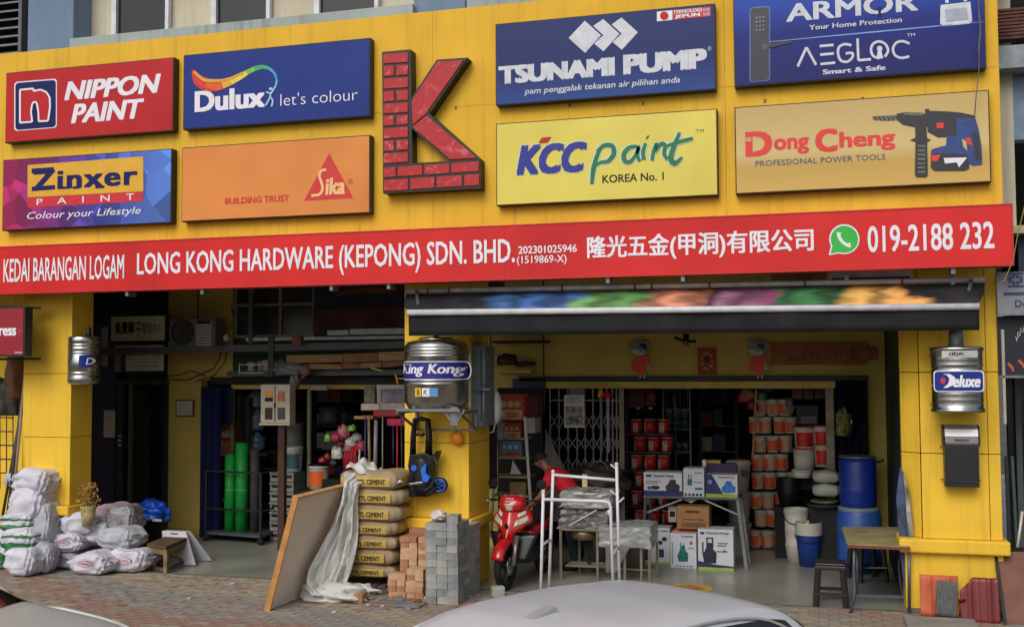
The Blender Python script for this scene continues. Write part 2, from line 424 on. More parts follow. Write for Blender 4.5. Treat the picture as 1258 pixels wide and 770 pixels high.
MB_ = column('column', 'middle yellow column carrying the large steel water tank and the pressure washer', xat(497, 560, 0), xat(576, 560, 0), .8, 3.86, (.68, .80), [zat(545, 544, 0), zat(545, 420, 0)])
column('column', 'right yellow column with the small steel tank and the black mailbox', xat(1109, 560, 0), xat(1229, 560, 0), .4, 3.86, (.62, .76),
       [zat(1170, 557, 0), zat(1170, 457, 0)], (xat(1131, 560, 0), xat(1214, 560, 0)))

# ---- yellow hoarding
YB = -.30
X0, X1 = at(-14, 250, Y=YB).x - 2, at(1232, 240, Y=YB).x
hb = thing('hoarding', 'large yellow sheet hoarding across the shopfront that carries the advertising panels', 'hoarding', ((X0 + X1) / 2, YB, 3.6))
ztop = zat(520, 15, YB)
seams = [X0, xat(-14, 250, YB) , xat(215, 200, YB), xat(532, 270, YB), xat(892, 200, YB), X1]
zj = zat(500, 136, YB)
for a, b in zip(seams[:-1], seams[1:]):
    for (c, d) in ((3.6, zj), (zj, ztop)):
        MB().box(a + .0015, YB, c + .0015, b - .0015, YB + .04, d - .0015).build('sheet', yelb, hb)
MB().box(X0 + .03, YB + .042, 3.65, X1 - .03, YB + .25, ztop - .03).build('frame', darkm, hb)
for px in (52, 140, 300, 420, 560, 700, 790, 940, 1060, 1160):       # little screw plates
    p = at(px, 133 - px * .022 + 12, Y=YB)
    MB().box(p.x - .012, YB - .004, p.z - .02, p.x + .012, YB, p.z + .02).build('screw_plate', M('screw', (120, 90, 30), .6), hb)
# ================================================================ SIGN PANELS
YS = -.42
def panel(name, label, tl, tr, bl, br, mat, Y=YS, th=.1, edge=None, cat='sign panel'):
    a, b, c, d = (at(*p, Y=Y) for p in (tl, tr, bl, br))
    x0 = (a.x + c.x) / 2; x1 = (b.x + d.x) / 2; z1 = (a.z + b.z) / 2; z0 = (c.z + d.z) / 2
    t = thing(name, label, cat, ((x0 + x1) / 2, Y + th, z0), group='advertising panels on the yellow hoarding')
    MB().box(x0, Y + .006, z0, x1, Y + th + .018, z1).build('frame', edge or M('panel_edge', (30, 24, 26), .5), t, bevel=.004)
    e = .012
    MB().box(x0 + e, Y, z0 + e, x1 - e, Y + .0055, z1 - e).build('face', mat, t)
    return t
PR = YS - .003
def grad_mat(name, stops, axis='x', voro=0, lo=-1, hi=1, rough=.45):
    m = bpy.data.materials.new(name); m.use_nodes = True; n = m.node_tree; b = n.nodes['Principled BSDF']; b.inputs['Roughness'].default_value = rough; b.inputs['Specular IOR Level'].default_value = .25
    tc = n.nodes.new('ShaderNodeTexCoord'); sep = n.nodes.new('ShaderNodeSeparateXYZ'); n.links.new(tc.outputs['Object'], sep.inputs[0])
    mr = n.nodes.new('ShaderNodeMapRange'); mr.inputs['From Min'].default_value = lo; mr.inputs['From Max'].default_value = hi
    n.links.new(sep.outputs['X' if axis == 'x' else 'Z'], mr.inputs[0])
    cr = n.nodes.new('ShaderNodeValToRGB'); n.links.new(mr.outputs[0], cr.inputs[0])
    el = cr.color_ramp.elements
    while len(el) < len(stops): el.new(.5)
    for e, (p, c) in zip(el, stops): e.position = p; e.color = (*lin(c), 1)
    out = cr.outputs[0]
    if voro:
        v = n.nodes.new('ShaderNodeTexVoronoi'); v.inputs['Scale'].default_value = voro; n.links.new(tc.outputs['Object'], v.inputs[0])
        s2 = n.nodes.new('ShaderNodeSeparateColor'); n.links.new(v.outputs['Color'], s2.inputs[0])
        m2 = n.nodes.new('ShaderNodeMapRange'); m2.inputs['To Min'].default_value = .55; m2.inputs['To Max'].default_value = 1.7; n.links.new(s2.outputs[0], m2.inputs[0])
        mm = n.nodes.new('ShaderNodeVectorMath'); mm.operation = 'SCALE'; n.links.new(out, mm.inputs[0]); n.links.new(m2.outputs[0], mm.inputs['Scale']); out = mm.outputs[0]
    n.links.new(out, b.inputs['Base Color']); MATS[name] = m; return m

# 1 red paint panel
p = panel('sign_panel', 'red panel reading NIPPON PAINT with a white outlined n on a navy square', (7.5, 89.6), (213.5, 70.4), (5.6, 175.8), (212.7, 161.1), redp)
def rsq(x0, y0, x1, y1, k, dy, r=4):     # rounded square in skewed photo space; dy = rise of the right side
    pts = []
    for cx, cy, a in ((x1 - r, y0 + r, 0), (x0 + r, y0 + r, 90), (x0 + r, y1 - r, 180), (x1 - r, y1 - r, 270)):
        for i in range(5):
            an = radians(a + i * 22.5); pts.append((cx + r * cos(an), cy - r * sin(an) - dy * (cx + r * cos(an) - x0) / (x1 - x0)))
    return pts
shape(p, 'logo_border', rsq(17.5, 101, 69.8, 161.3, 0, 4.2), wprint, PR)
shape(p, 'logo_square', rsq(18.9, 102.3, 68.4, 160, 0, 4.0), navyp, PR - .003)
nb = [(24.5, 110.5), (41, 109), (41, 112), (50, 110.3), (57, 113.5), (61, 120), (61.5, 131), (59, 148.5), (47.5, 149.3), (47, 137), (45, 126.5), (42.5, 125), (39.5, 128), (38, 137), (39.5, 149.8), (24.5, 151)]
def grow(pts, k):
    cx = sum(q[0] for q in pts) / len(pts); cy = sum(q[1] for q in pts) / len(pts); return [(cx + (q[0] - cx) * k, cy + (q[1] - cy) * k) for q in pts]
strokes(p, 'letter_outline', [[(a[0], a[1]), (b[0], b[1])] for a, b in zip(nb, nb[1:] + nb[:1])], wprint, PR - .0065, 2.2)
shape(p, 'letter_n', nb, redp, PR - .006)
lettering(p, 'NIPPON', (79, 124), (197.7, 90.2), wprint, PR, shear=.22, bold=.045, space=1.0)
lettering(p, 'PAINT', (87.3, 151.9), (177, 121), wprint, PR, shear=.22, bold=.045)
# 2 purple panel
zx = panel('sign_panel', 'purple and blue faceted panel reading Zinxer PAINT Colour your Lifestyle', (3.8, 196.5), (211.6, 182.6), (1.9, 283.5), (209.7, 273.7),
      grad_mat('facets', [(0, (166, 40, 96)), (.35, (110, 50, 140)), (.6, (64, 76, 168)), (1, (84, 120, 200))], voro=3.2, lo=-1.05, hi=1.05))
shape(zx, 'name_field', [(33.9, 203), (175.8, 192.3), (176, 235), (34, 242.5)], M('amber_vinyl', (224, 170, 40), .5, var=.05), PR)
shape(zx, 'name_strip', [(33.9, 242.7), (175.8, 235.2), (175.4, 247.5), (34, 255.3)], M('crimson_vinyl', (204, 34, 48), .5, var=.04), PR)
lettering(zx, 'Zinxer', (39.5, 234.5), (169.4, 202.3), navyp, PR - .003, bold=.04, space=1.12)
shape(zx, 'letter_serif', [(38.8, 207.3), (66, 205.3), (66, 210.8), (38.8, 213)], navyp, PR - .0045)
shape(zx, 'letter_serif', [(39, 229.3), (67, 227.4), (67, 232.7), (39, 234.9)], navyp, PR - .0045)
for a, b in ((73, 85.5), (89, 98), (117, 128)):
    shape(zx, 'letter_serif', [(a, 231.2 - a * .02 - .2), (b, 230.6 - a * .02 - .2), (b, 233.2 - a * .02), (a, 233.8 - a * .02)], navyp, PR - .0055)
lettering(zx, 'P  A  I  N  T', (45, 252), (165, 237.6), wprint, PR - .003, bold=.01, space=1.35)
lettering(zx, 'Colour your Lifestyle', (33, 272.3), (173, 253.5), wprint, PR, shear=.25, bold=.004)
# 3 blue panel
du = panel('sign_panel', "blue panel reading Dulux let's colour with a rainbow ribbon", (224.8, 68.1), (454.4, 46.3), (224.8, 159.3), (455.1, 143.1), bluep)
rb = [(237, 86.5, 3), (244, 99, 14), (253, 104, 16), (263, 105.5, 14), (273, 104, 11), (283, 101, 8), (293, 96, 6.5), (303, 89.5, 6), (313, 84.5, 6), (322, 82.5, 5), (330, 84, 4), (337, 90, 3), (340, 99, 2.4), (338, 107, 2), (334, 111, 1.6)]
rc = [(206, 40, 40), (226, 90, 30), (236, 170, 40), (226, 210, 60), (120, 190, 60), (60, 170, 110), (60, 160, 200), (120, 190, 230)]
cuts = [(0, 3), (2, 5), (4, 6), (5, 8), (7, 9), (8, 11), (10, 13), (12, 15)]
for k, (a, b) in enumerate(cuts):
    strokes(du, 'ribbon', [rb[a:b]], M('ribbon_%d' % k, rc[k], .5, var=.1, scale=20), PR - .001 * (k % 3), 8)
strokes(du, 'ribbon', [[(238, 88, 2), (250, 98, 4), (262, 99.5, 4), (274, 98.5, 3), (286, 95, 2), (298, 89, 1.5)]], M('ribbon_y', (240, 170, 50), .5), PR - .006, 3)
strokes(du, 'ribbon', [[(238, 92, 1.5), (247, 103, 4), (257, 110, 3), (266, 112, 1.5)]], M('ribbon_r', (224, 60, 30), .5), PR - .007, 3)
lettering(du, 'Dulux', (239, 138.4), (325.6, 105.5), wprint, PR - .003, bold=.05)
shape(du, 'figure', ell(332.3, 109.3, 1.9, n=10), M('pale_blue', (170, 205, 235), .5), PR - .006)
strokes(du, 'figure', [[(337.5, 107), (333, 114.5), (327, 113)], [(333, 113), (331, 121), (326, 130)], [(332, 119), (335, 124), (333.5, 131)]], M('pale_blue', (170, 205, 235), .5), PR - .006, 1.9)
lettering(du, "let's colour", (344.4, 130.5), (439.3, 108), wprint, PR - .003, bold=-.012)
# 4 orange panel
si = panel('sign_panel', 'orange panel reading BUILDING TRUST beside a red triangle reading Sika', (222.9, 181.5), (454.4, 165.7), (222.9, 272.2), (454.7, 262),
      M('orange_vinyl', (226, 142, 74), .55, var=.08, scale=1.2, spec=.25), edge=M('panel_edge', (30, 24, 26), .5))
rt = M('brick_red_vinyl', (206, 44, 40), .5, var=.04); cr_ = M('peach_print', (240, 190, 130), .5, var=.03)
shape(si, 'triangle', [(404.3, 188.3), (433.9, 243.4), (373.4, 246.7)], rt, PR)
strokes(si, 'lettering', [[(400.8, 208.5), (394.5, 210), (392.3, 216), (394.8, 224), (396.2, 232), (392.5, 238.8), (382.5, 240.5)]], cr_, PR - .003, 3.2)
lettering(si, 'ika', (399.5, 239.7), (424, 217.5), cr_, PR - .003, shear=.1, bold=.045)
lettering(si, 'BUILDING TRUST', (276.3, 251.3), (355.3, 239.2), rt, PR, bold=.035)
lettering(si, '®', (427.5, 226.5), (433.5, 219.5), rt, PR)
# 5 brick letter K: three-dimensional box letter with separate acrylic bricks
YK = -.46
kt = thing('letter_sign', 'red brick patterned box letter K in the middle of the yellow hoarding', 'letter sign', (at(530, 237, Y=YK).x, YB, at(530, 237, Y=YK).z))
kout = [(469.3, 64), (504.5, 61), (506, 119.5), (536.5, 73.6), (574.5, 71), (527.5, 139.5), (590, 195.7), (590.5, 231.5), (470.5, 237.5)]
hole = [(506.3, 158.5), (506.7, 200.5), (551, 197.8)]
def wpt(q, Y): a = at(*q, Y=Y); return (a.x, a.z)
kb = MB()
for quad in ([(469.3, 64), (504.5, 61), (506.7, 200.5), (470.3, 202.2)], [(470.3, 202.2), (506.7, 200.5), (590, 195.7), (590.5, 231.5), (470.5, 237.5)],
             [(505.9, 119.5), (536.5, 73.6), (574.5, 71), (527.5, 139.5), (506.2, 158.5)], [(506.2, 158.5), (527.5, 139.5), (590, 195.7), (551, 197.8)]):
    kb.prism([wpt(q, YK) for q in quad], YK, YB)
kb.build('letter_box', M('letter_black', (26, 22, 22), .5), kt)
acr = M('red_marbled_acrylic', (176, 10, 20), .25, var=.4, scale=5, rgb2=(206, 96, 100), detail=8, coat=.3, spec=.3)
n_ = acr.node_tree
for nd in n_.nodes:
    if nd.type == 'MAP_RANGE' and nd.inputs['From Min'].default_value < .31: nd.inputs['From Min'].default_value = .56; nd.inputs['From Max'].default_value = .70
    if nd.type == 'TEX_NOISE': nd.inputs['Distortion'].default_value = 2.5
def kbrick(q): MB().prism([wpt(v, YK - .012) for v in q], YK - .012, YK + .001).build('brick', acr, kt, bevel=.002)
def rowb(yl, yr, xs):
    # xs list of (x0,x1); stem width 471..501
    f = lambda x, y: y - (x - 471) * .065
    for a, b in xs: kbrick([(a, f(a, yl)), (b, f(b, yl)), (b, f(b, yr)), (a, f(a, yr))])
ys = [66.5, 81.5, 97, 112.5, 128, 143, 158, 173.5, 189, 204]
for i in range(9):
    a, b = ys[i] , ys[i + 1] - 3.2
    rowb(a, b, [(471.2, 501)] if i % 2 == 0 else [(471.2, 483.8), (487.2, 501)])
rowb(206, 218, [(471.6, 486), (488.5, 518.5), (521.5, 552), (554.5, 588)])
rowb(221.5, 235, [(471.8, 501), (504, 533.5), (536.5, 567.5), (570.5, 588.5)])
kbrick([(537.5, 76), (569.5, 73.8), (523.5, 139.5), (507, 153.5), (505.5, 124)])
kbrick([(507, 156), (523.5, 142), (585.5, 194.2), (553, 196)])
# 6 navy pump panel
ts = panel('sign_panel', 'navy blue panel reading TSUNAMI PUMP with three pale diamonds', (608.3, 30.1), (877.9, 3.8), (609, 130.3), (880.1, 109.9),
      grad_mat('pump_blue', [(0, (38, 70, 140)), (.35, (24, 42, 104)), (1, (30, 44, 100))], axis='z', lo=0, hi=1))
silv = M('silver_print', (205, 208, 218), .45, var=.08, scale=10)
shape(ts, 'diamond', [(698.5, 47), (718.4, 25.8), (738.4, 43.8), (718.8, 65.3)], silv, PR)
for dx, dy in ((0, 0), (22.6, -1.9)):
    shape(ts, 'diamond', [(728.7 + dx, 32.2 + dy), (741 + dx, 23.8 + dy), (761 + dx, 41.9 + dy), (741.4 + dx, 63.4 + dy), (730 + dx, 54 + dy), (741.2 + dx, 43.6 + dy)], silv, PR)
lettering(ts, 'TSUNAMI', (612.4, 104.3), (755.1, 70), silv, PR, bold=.075)
lettering(ts, 'PUMP', (765.7, 92.3), (868.4, 59.3), silv, PR, bold=.075)
lettering(ts, 'pam penggalak tekanan air pilihan anda', (644.4, 118.4), (835.3, 94), silv, PR, shear=.2, bold=.012)
lettering(ts, '®', (869.5, 63), (873.8, 57), silv, PR)
shape(ts, 'flag', [(807, 14.8), (826, 12.9), (826, 24.8), (807, 26.6)], wprint, PR)
shape(ts, 'flag_disc', ell(816, 19.7, 5.2), redp, PR - .003)
shape(ts, 'country_label', [(826.2, 12.8), (873, 8.2), (873, 20.2), (826.2, 24.8)], M('label_red', (196, 60, 66), .5), PR)
lettering(ts, 'TEKNOLOGI', (827, 17.6), (862, 9.9), wprint, PR - .003, bold=.03)
lettering(ts, 'JEPUN', (829, 24), (860, 15.9), wprint, PR - .003, bold=.05)
lettering(ts, '日本', (864, 14.8), (872, 9.8), wprint, PR - .003)
lettering(ts, '科技', (864, 20), (872, 15.2), wprint, PR - .003)
# 7 pale yellow panel
kc = panel('sign_panel', 'pale yellow panel reading KCC paint KOREA No. 1', (609, 151.7), (880.5, 133.7), (609.8, 253.4), (882.8, 239.5), M('lemon_vinyl', (222, 206, 84), .45, var=.06, scale=1.5))
halo = M('halo_print', (190, 214, 210), .5, var=0); kbl = M('royal_print', (28, 36, 140), .5, var=.02); kgr = M('green_print', (14, 112, 62), .5, var=.05)
lettering(kc, 'KCC', (633.6, 216.7), (722, 172.5), halo, PR, shear=.24, bold=.075, name='lettering_halo')
lettering(kc, 'KCC', (634.6, 215.9), (721.2, 173.4), kbl, PR - .003, shear=.24, bold=.065)
shape(kc, 'accent', [(661.5, 175.8), (665.5, 169.2), (677.2, 168.2), (672.5, 174.9)], redp, PR - .006)
pa = [[(741, 177.5, 3), (734, 190, 5), (729, 208, 6), (727, 226, 4)], [(733, 186, 3), (742, 179, 5), (752, 179.5, 6), (754, 189, 6), (747, 198, 5), (738, 199.5, 4), (730, 205, 3)],
      [(783, 180, 4), (774, 181, 5), (767, 188, 6), (767, 197, 6), (774, 199, 5), (781, 190, 4), (785, 180, 4), (783, 191, 5), (786, 198, 4)],
      [(793, 176, 4), (790, 187, 5), (791, 196, 5)], [(794.5, 168, 5), (796, 169, 5)], [(801, 197, 4), (803, 186, 5), (807, 176, 4), (805, 186, 3), (812, 177, 5), (817, 179, 5), (816, 189, 5), (820, 196, 4)],
      [(835, 163, 4), (828, 180, 6), (824, 195, 7), (829, 201, 6), (838, 193, 3)], [(818, 180, 3), (832, 175, 5), (851, 170, 4)]]
strokes(kc, 'script_halo', [[(a[0], a[1], a[2] + 2.6) for a in l] for l in pa], halo, PR, 5)
strokes(kc, 'script_lettering', pa, kgr, PR - .0045, 5)
lettering(kc, 'KOREA No. 1', (740, 225.2), (815.4, 211.2), black, PR, bold=.02)
lettering(kc, 'TM', (854.5, 163.5), (864.5, 158.5), M('olive_print', (90, 84, 40), .5), PR)
# 8 blue lock panel
ar = panel('sign_panel', 'dark blue panel reading ARMOR AEGLOC with a door lock picture', (901, -17), (1208.6, -42), (901.5, 107.3), (1212, 84),
      grad_mat('lock_blue', [(0, (22, 28, 100)), (.45, (20, 34, 120)), (.75, (36, 72, 176)), (1, (18, 34, 110))], axis='z', lo=0, hi=1.2))
lettering(ar, 'ARMOR', (965.8, 27.7), (1127.5, -9.5), silv, PR, bold=.03)
lettering(ar, 'Your Home Protection', (994, 37.3), (1107.8, 21.2), silv, PR, bold=.02)
strokes(ar, 'light_line', [[(936, 52.5, .4), (1010, 45.5, 1.2), (1080, 39, 1.6), (1150, 32.4, 1.2), (1208, 27, .4)]], M('glow_line', (120, 160, 230), .5, var=0), PR, 1)
strokes(ar, 'lettering', [[(980, 82), (990.7, 58.5)], [(990.7, 58.5), (1002.5, 80)], [(1007, 57), (1024, 55.5)], [(1007.5, 67.5), (1024.5, 66)], [(1008, 79), (1026, 77.3)],
      [(1046, 56), (1038, 54.6), (1031, 58), (1029.5, 66), (1033, 74.6), (1041, 76), (1047, 71), (1047, 65.5), (1039, 66)],
      [(1053.5, 47.5), (1054.5, 74.4)], [(1054.5, 74.4), (1070, 73)], [(1087, 70), (1091, 63), (1088, 55), (1080.5, 51.2), (1073, 54), (1070, 61.5), (1073, 69.2), (1080.5, 72)],
      [(1117.5, 54), (1109, 51), (1101, 53), (1097, 60.5), (1100, 68.5), (1108, 71.5), (1117, 69.5)]], silv, PR, 3.1)
shape(ar, 'keyhole', ell(1080.6, 60, 3.4), silv, PR); shape(ar, 'keyhole', [(1078.8, 61), (1082.4, 61), (1085, 72), (1076.6, 72.5)], silv, PR - .003)
shape(ar, 'keyhole', ell(1080.6, 11.5, 3.0), navyp, PR - .003); shape(ar, 'keyhole', [(1079.4, 12), (1081.8, 12), (1083, 20.5), (1078.4, 20.8)], navyp, PR - .005)
lettering(ar, 'Smart & Safe', (1010.6, 91.9), (1087.8, 80), silv, PR, bold=.04)
lettering(ar, 'TM', (1114, 45.5), (1124, 40.8), silv, PR)
dlk = M('lock_dark', (26, 30, 52), .4, var=.1)
shape(ar, 'lock_glow', rsq(920.6, 9.5, 946.2, 101.5, 0, 2.2, 4), M('lock_rim', (86, 108, 170), .5), PR)
shape(ar, 'lock_plate', rsq(922.2, 11, 944.6, 100, 0, 2, 3.5), dlk, PR - .003)
strokes(ar, 'lock_handle', [[(939, 57.5, 4.5), (950, 55.5, 4.8), (962, 53, 4.5), (972.5, 51, 3.6)]], dlk, PR - .006, 4)
shape(ar, 'lock_rose', ell(939.2, 57.3, 4.2), M('lock_rose', (60, 66, 90), .4), PR - .007)
dots = MB()
for i in range(3):
    for j in range(4):
        q = at(929.5 + i * 4.2, 22 + j * 5.2 - i * .4, Y=PR - .006); dots.box(q.x - .009, PR - .007, q.z - .009, q.x + .009, PR - .004, q.z + .009)
dots.build('keypad', M('keypad_dots', (120, 130, 160), .5), ar)
pd = M('padlock_print', (206, 212, 224), .4, var=.1, scale=12)
shape(ar, 'padlock_body', [(1155.5, 6.5), (1192, 2.5), (1194.5, 26), (1191, 29.5), (1158, 32.5), (1155, 29)], pd, PR)
strokes(ar, 'padlock_shackle', [[(1163.5, 4), (1163, -6), (1166, -12), (1173, -15), (1181, -13), (1185, -7), (1186, 2)]], pd, PR - .003, 4.2)
shape(ar, 'padlock_plate', [(1161, 12), (1188, 9.5), (1189, 24), (1162, 26.5)], M('padlock_grey', (168, 176, 194), .4), PR - .005)
# 9 tan power tool panel
dc = panel('sign_panel', 'tan panel reading Dong Cheng PROFESSIONAL POWER TOOLS with a cordless hammer drill picture', (901.5, 131.8), (1214.3, 110.3), (904.5, 238.3), (1218.9, 224),
      grad_mat('tan_print', [(0, (206, 172, 96)), (.25, (196, 160, 88)), (.4, (210, 186, 128)), (1, (190, 160, 100))], axis='z', lo=0, hi=1.05))
dr = M('tomato_print', (222, 52, 46), .5, var=.03)
lettering(dc, 'D', (915.8, 193), (948.5, 160.3), dr, PR, bold=.055)
shape(dc, 'letter_cut', [(915, 169.5), (923, 168.8), (923, 174), (915, 174.6)], M('tan_patch', (202, 174, 112), .5), PR - .003)
lettering(dc, 'ong', (950.8, 190.8), (993.7, 168.2), dr, PR, bold=.04)
lettering(dc, 'C', (1001.6, 187.6), (1028.7, 157.4), dr, PR, bold=.055)
lettering(dc, 'heng', (1031.3, 187.7), (1099.5, 158.2), dr, PR, bold=.04)
lettering(dc, 'PROFESSIONAL POWER TOOLS', (928.2, 204.7), (1087.8, 189), M('slate_print', (66, 78, 110), .5, var=.03), PR, bold=.005)
def K9(pts, nm, mat, d=0): return shape(dc, nm, [(880 + x / 2.656, y / 2.656) for x, y in pts], mat, PR - d)
dkp = M('tool_dark_print', (34, 36, 46), .45, var=.2, scale=20); tbl = M('tool_blue_print', (30, 62, 130), .45, var=.12, scale=15); met = M('tool_metal_print', (110, 106, 100), .4, var=.25, scale=30)
K9([(508, 381), (530, 379), (590, 376), (600, 380), (598, 391), (560, 395), (512, 391)], 'drill_bit', met)
for k in range(6): K9([(514 + k * 14, 380), (519 + k * 14, 380), (526 + k * 14, 394), (521 + k * 14, 394)], 'drill_flute', dkp, .003)
K9([(588, 372), (606, 368), (640, 370), (700, 372), (702, 412), (650, 416), (610, 408), (592, 394)], 'drill_chuck', dkp, .002)
K9([(610, 366), (676, 368), (676, 378), (612, 376)], 'drill_band', met, .005)
K9([(680, 358), (692, 355), (696, 362), (756, 364), (800, 368), (846, 378), (840, 396), (800, 398), (784, 446), (724, 448), (690, 430), (684, 380)], 'drill_body', dkp, .004)
K9([(784, 386), (845, 386), (856, 420), (866, 480), (868, 536), (840, 540), (824, 534), (816, 460), (800, 448), (782, 440)], 'drill_grip', tbl, .007)
K9([(836, 430), (856, 436), (864, 520), (846, 524)], 'drill_grip_pad', dkp, .009)
K9([(752, 444), (800, 446), (806, 480), (826, 500), (822, 520), (700, 510), (702, 488), (750, 474)], 'drill_base', tbl, .0075)
K9([(700, 506), (720, 500), (820, 504), (826, 548), (812, 556), (712, 557), (700, 546)], 'drill_battery', dkp, .0085)
K9([(702, 508), (732, 504), (722, 526), (702, 526)], 'battery_mark', dr, .010); K9([(742, 516), (818, 514), (806, 530), (792, 546), (784, 530), (746, 534)], 'battery_mark', wprint, .010)
K9([(812, 452), (828, 448), (836, 476), (820, 470)], 'drill_trigger', dr, .010)
K9([(648, 400), (684, 400), (688, 452), (700, 456), (688, 462), (690, 572), (684, 577), (654, 577), (648, 570), (650, 462), (632, 457), (650, 450)], 'side_handle', dkp, .009)
for k in range(7): K9([(656, 474 + k * 14), (682, 474 + k * 14), (682, 480 + k * 14), (656, 480 + k * 14)], 'handle_rib', met, .011)
K9([(718, 402), (742, 400), (742, 418), (720, 420)], 'drill_badge', dr, .010)
# 10 long red banner
YR = -.5
ba = [at(*q, Y=YR) for q in ((-30, 304.4), (1242.7, 250), (-30, 362.8), (1247.3, 326))]
bx0, bx1 = ba[0].x - 1.2, (ba[1].x + ba[3].x) / 2; bz1 = (at(0, 302.9, Y=YR).z + ba[1].z) / 2; bz0 = (at(0, 361.9, Y=YR).z + ba[3].z) / 2
bn = thing('shop_banner', 'long red shop name board reading LONG KONG HARDWARE (KEPONG) SDN. BHD.', 'sign board', ((bx0 + bx1) / 2, YR, bz0))
jn = [bx0, xat(190, 330, YR), xat(620, 310, YR), bx1]
for a, b in zip(jn[:-1], jn[1:]): MB().box(a + .0008, YR, bz0 + .015, b - .0008, YR + .012, bz1 - .015).build('face', redb, bn)
fr = MB(); fr.box(bx0, YR - .006, bz0, bx1, YR + .19, bz0 + .0145); fr.box(bx0, YR - .006, bz1 - .0145, bx1, YR + .19, bz1)
fr.box(bx1 - .0145, YR - .006, bz0 + .015, bx1, YR + .19, bz1 - .015); fr.box(bx0 + .002, YR + .013, bz0 + .016, bx1 - .016, YR + .185, bz1 - .016)
fr.build('frame', M('banner_frame', (190, 34, 34), .5, var=.1), bn)
PB = YR - .004
lettering(bn, 'KEDAI BARANGAN LOGAM', (4, 346.9), (152.6, 312.4), wprint, PB, bold=.018)
lettering(bn, 'LONG KONG HARDWARE (KEPONG) SDN. BHD.', (168, 345.6), (632.4, 292.8), wprint, PB, bold=.022)
lettering(bn, '202301025946', (636.7, 312), (708.7, 300), wprint, PB, bold=.02)
lettering(bn, '(1519869-X)', (635.2, 326.8), (696, 312.6), wprint, PB, bold=.01)
lettering(bn, '隆光五金(甲洞)有限公司', (721.4, 321.5), (999.3, 279.6), wprint, PB, bold=.028)
wg = M('chat_green', (40, 180, 60), .5, var=.04)
shape(bn, 'chat_badge_rim', ell(1037.3, 293.9, 18.6, 18.4, 28), wprint, PB); shape(bn, 'chat_badge_rim', [(1018, 313.6), (1021.5, 299), (1033, 311)], wprint, PB - .0005)
shape(bn, 'chat_badge', ell(1037.4, 293.9, 16.8, 16.6, 28), wg, PB - .003); shape(bn, 'chat_badge', [(1020.3, 311.3), (1023, 301), (1031.5, 309.5)], wg, PB - .0035)
strokes(bn, 'handset', [[(1031, 285.5, 6.2), (1030.5, 289.5, 4), (1034, 296, 3.6), (1040.5, 301, 4), (1045, 301, 6.2)]], wprint, PB - .006, 4)
lettering(bn, '019-2188 232', (1066.2, 310.3), (1220.9, 271.8), wprint, PB, bold=.02)
for px, py in ((160, 358), (252, 355), (410, 354), (480, 352), (748, 340), (840, 345), (1170, 333)):
    q = at(px, py, Y=-.4)
    MB().box(q.x - .02, -.47, bz0 - .06, q.x + .02, -.3, bz0 - .001).build('bracket', galv, bn)
# cable hanging down over the right panels
cb = thing('hanging_cable', 'thin grey cable hanging down over the right end of the lock and drill panels', 'cable', at(1203, 60, Y=-.6))
MB().tube([at(x, y, Y=-.55) for x, y in ((1202, -60), (1203, -20), (1202.5, 20), (1205, 40), (1203, 62), (1202.5, 90), (1199, 120), (1197.5, 141))], .005, 6).build('cable_strand', M('cable_grey', (110, 110, 105), .6), cb)
MB().tube([at(x, y, Y=-.57) for x, y in ((1204, -60), (1201, -10), (1204.5, 30), (1202, 58), (1201, 64))], .004, 6).build('cable_strand', M('cable_grey', (110, 110, 105), .6), cb)
# ================================================================ AWNING AND THINGS ON THE COLUMNS
aw = thing('awning', 'rolled up awning with flowery fabric and black valance over the right opening', 'awning', at(850, 395, Y=-.5))
A0, A1 = at(501, 384, Y=-.62), at(1203, 376.5, Y=-.62)
MB().tube([A0 + Vector((0, 0, .0)), A1], .034, 14).build('front_bar', whitem, aw)
r0, r1 = at(499, 357.5, Y=-.2), at(1210, 343.5, Y=-.2)
mb = MB(); mb.tube([r0, r1], .03, 10); mb.build('roller_tube', M('roller_white', (190, 188, 186), .5, var=.15, scale=8), aw)
for px in (530, 560, 712, 805, 826, 897, 1010, 1120):
    t = (px - 499) / 711; q = r0.lerp(r1, t); MB().tube([q + Vector((-.012, 0, 0)), q + Vector((.012, 0, 0))], .0325, 10).build('rust_band', M('rust', (140, 70, 50), .8), aw)
# fabric between roller and bar: bellied roll
fm = bpy.data.materials.new('flower_fabric'); fm.use_nodes = True; MATS['flower_fabric'] = fm
n = fm.node_tree; b = n.nodes['Principled BSDF']; b.inputs['Roughness'].default_value = .75
tc = n.nodes.new('ShaderNodeTexCoord'); mp = n.nodes.new('ShaderNodeMapping'); mp.inputs['Scale'].default_value = (.5, 1.2, 1.2)
wv = n.nodes.new('ShaderNodeTexNoise'); wv.inputs['Scale'].default_value = 1.6; wv.inputs['Distortion'].default_value = 1.0; wv.inputs['Detail'].default_value = 3.0
sp = n.nodes.new('ShaderNodeSeparateXYZ'); n.links.new(tc.outputs['Object'], sp.inputs[0]); n.links.new(tc.outputs['Object'], mp.inputs[0]); n.links.new(mp.outputs[0], wv.inputs['Vector'])
ad = n.nodes.new('ShaderNodeMath'); ad.operation = 'MULTIPLY_ADD'; ad.inputs[1].default_value = .16; n.links.new(wv.outputs['Fac'], ad.inputs[0])
mr = n.nodes.new('ShaderNodeMapRange'); mr.inputs['From Min'].default_value = -3.0; mr.inputs['From Max'].default_value = 3.0; n.links.new(sp.outputs['X'], mr.inputs[0]); 
sb = n.nodes.new('ShaderNodeMath'); sb.operation = 'SUBTRACT'; sb.inputs[1].default_value = .08; n.links.new(mr.outputs[0], sb.inputs[0]); n.links.new(sb.outputs[0], ad.inputs[2])
cr = n.nodes.new('ShaderNodeValToRGB'); n.links.new(ad.outputs[0], cr.inputs[0]); el = cr.color_ramp.elements
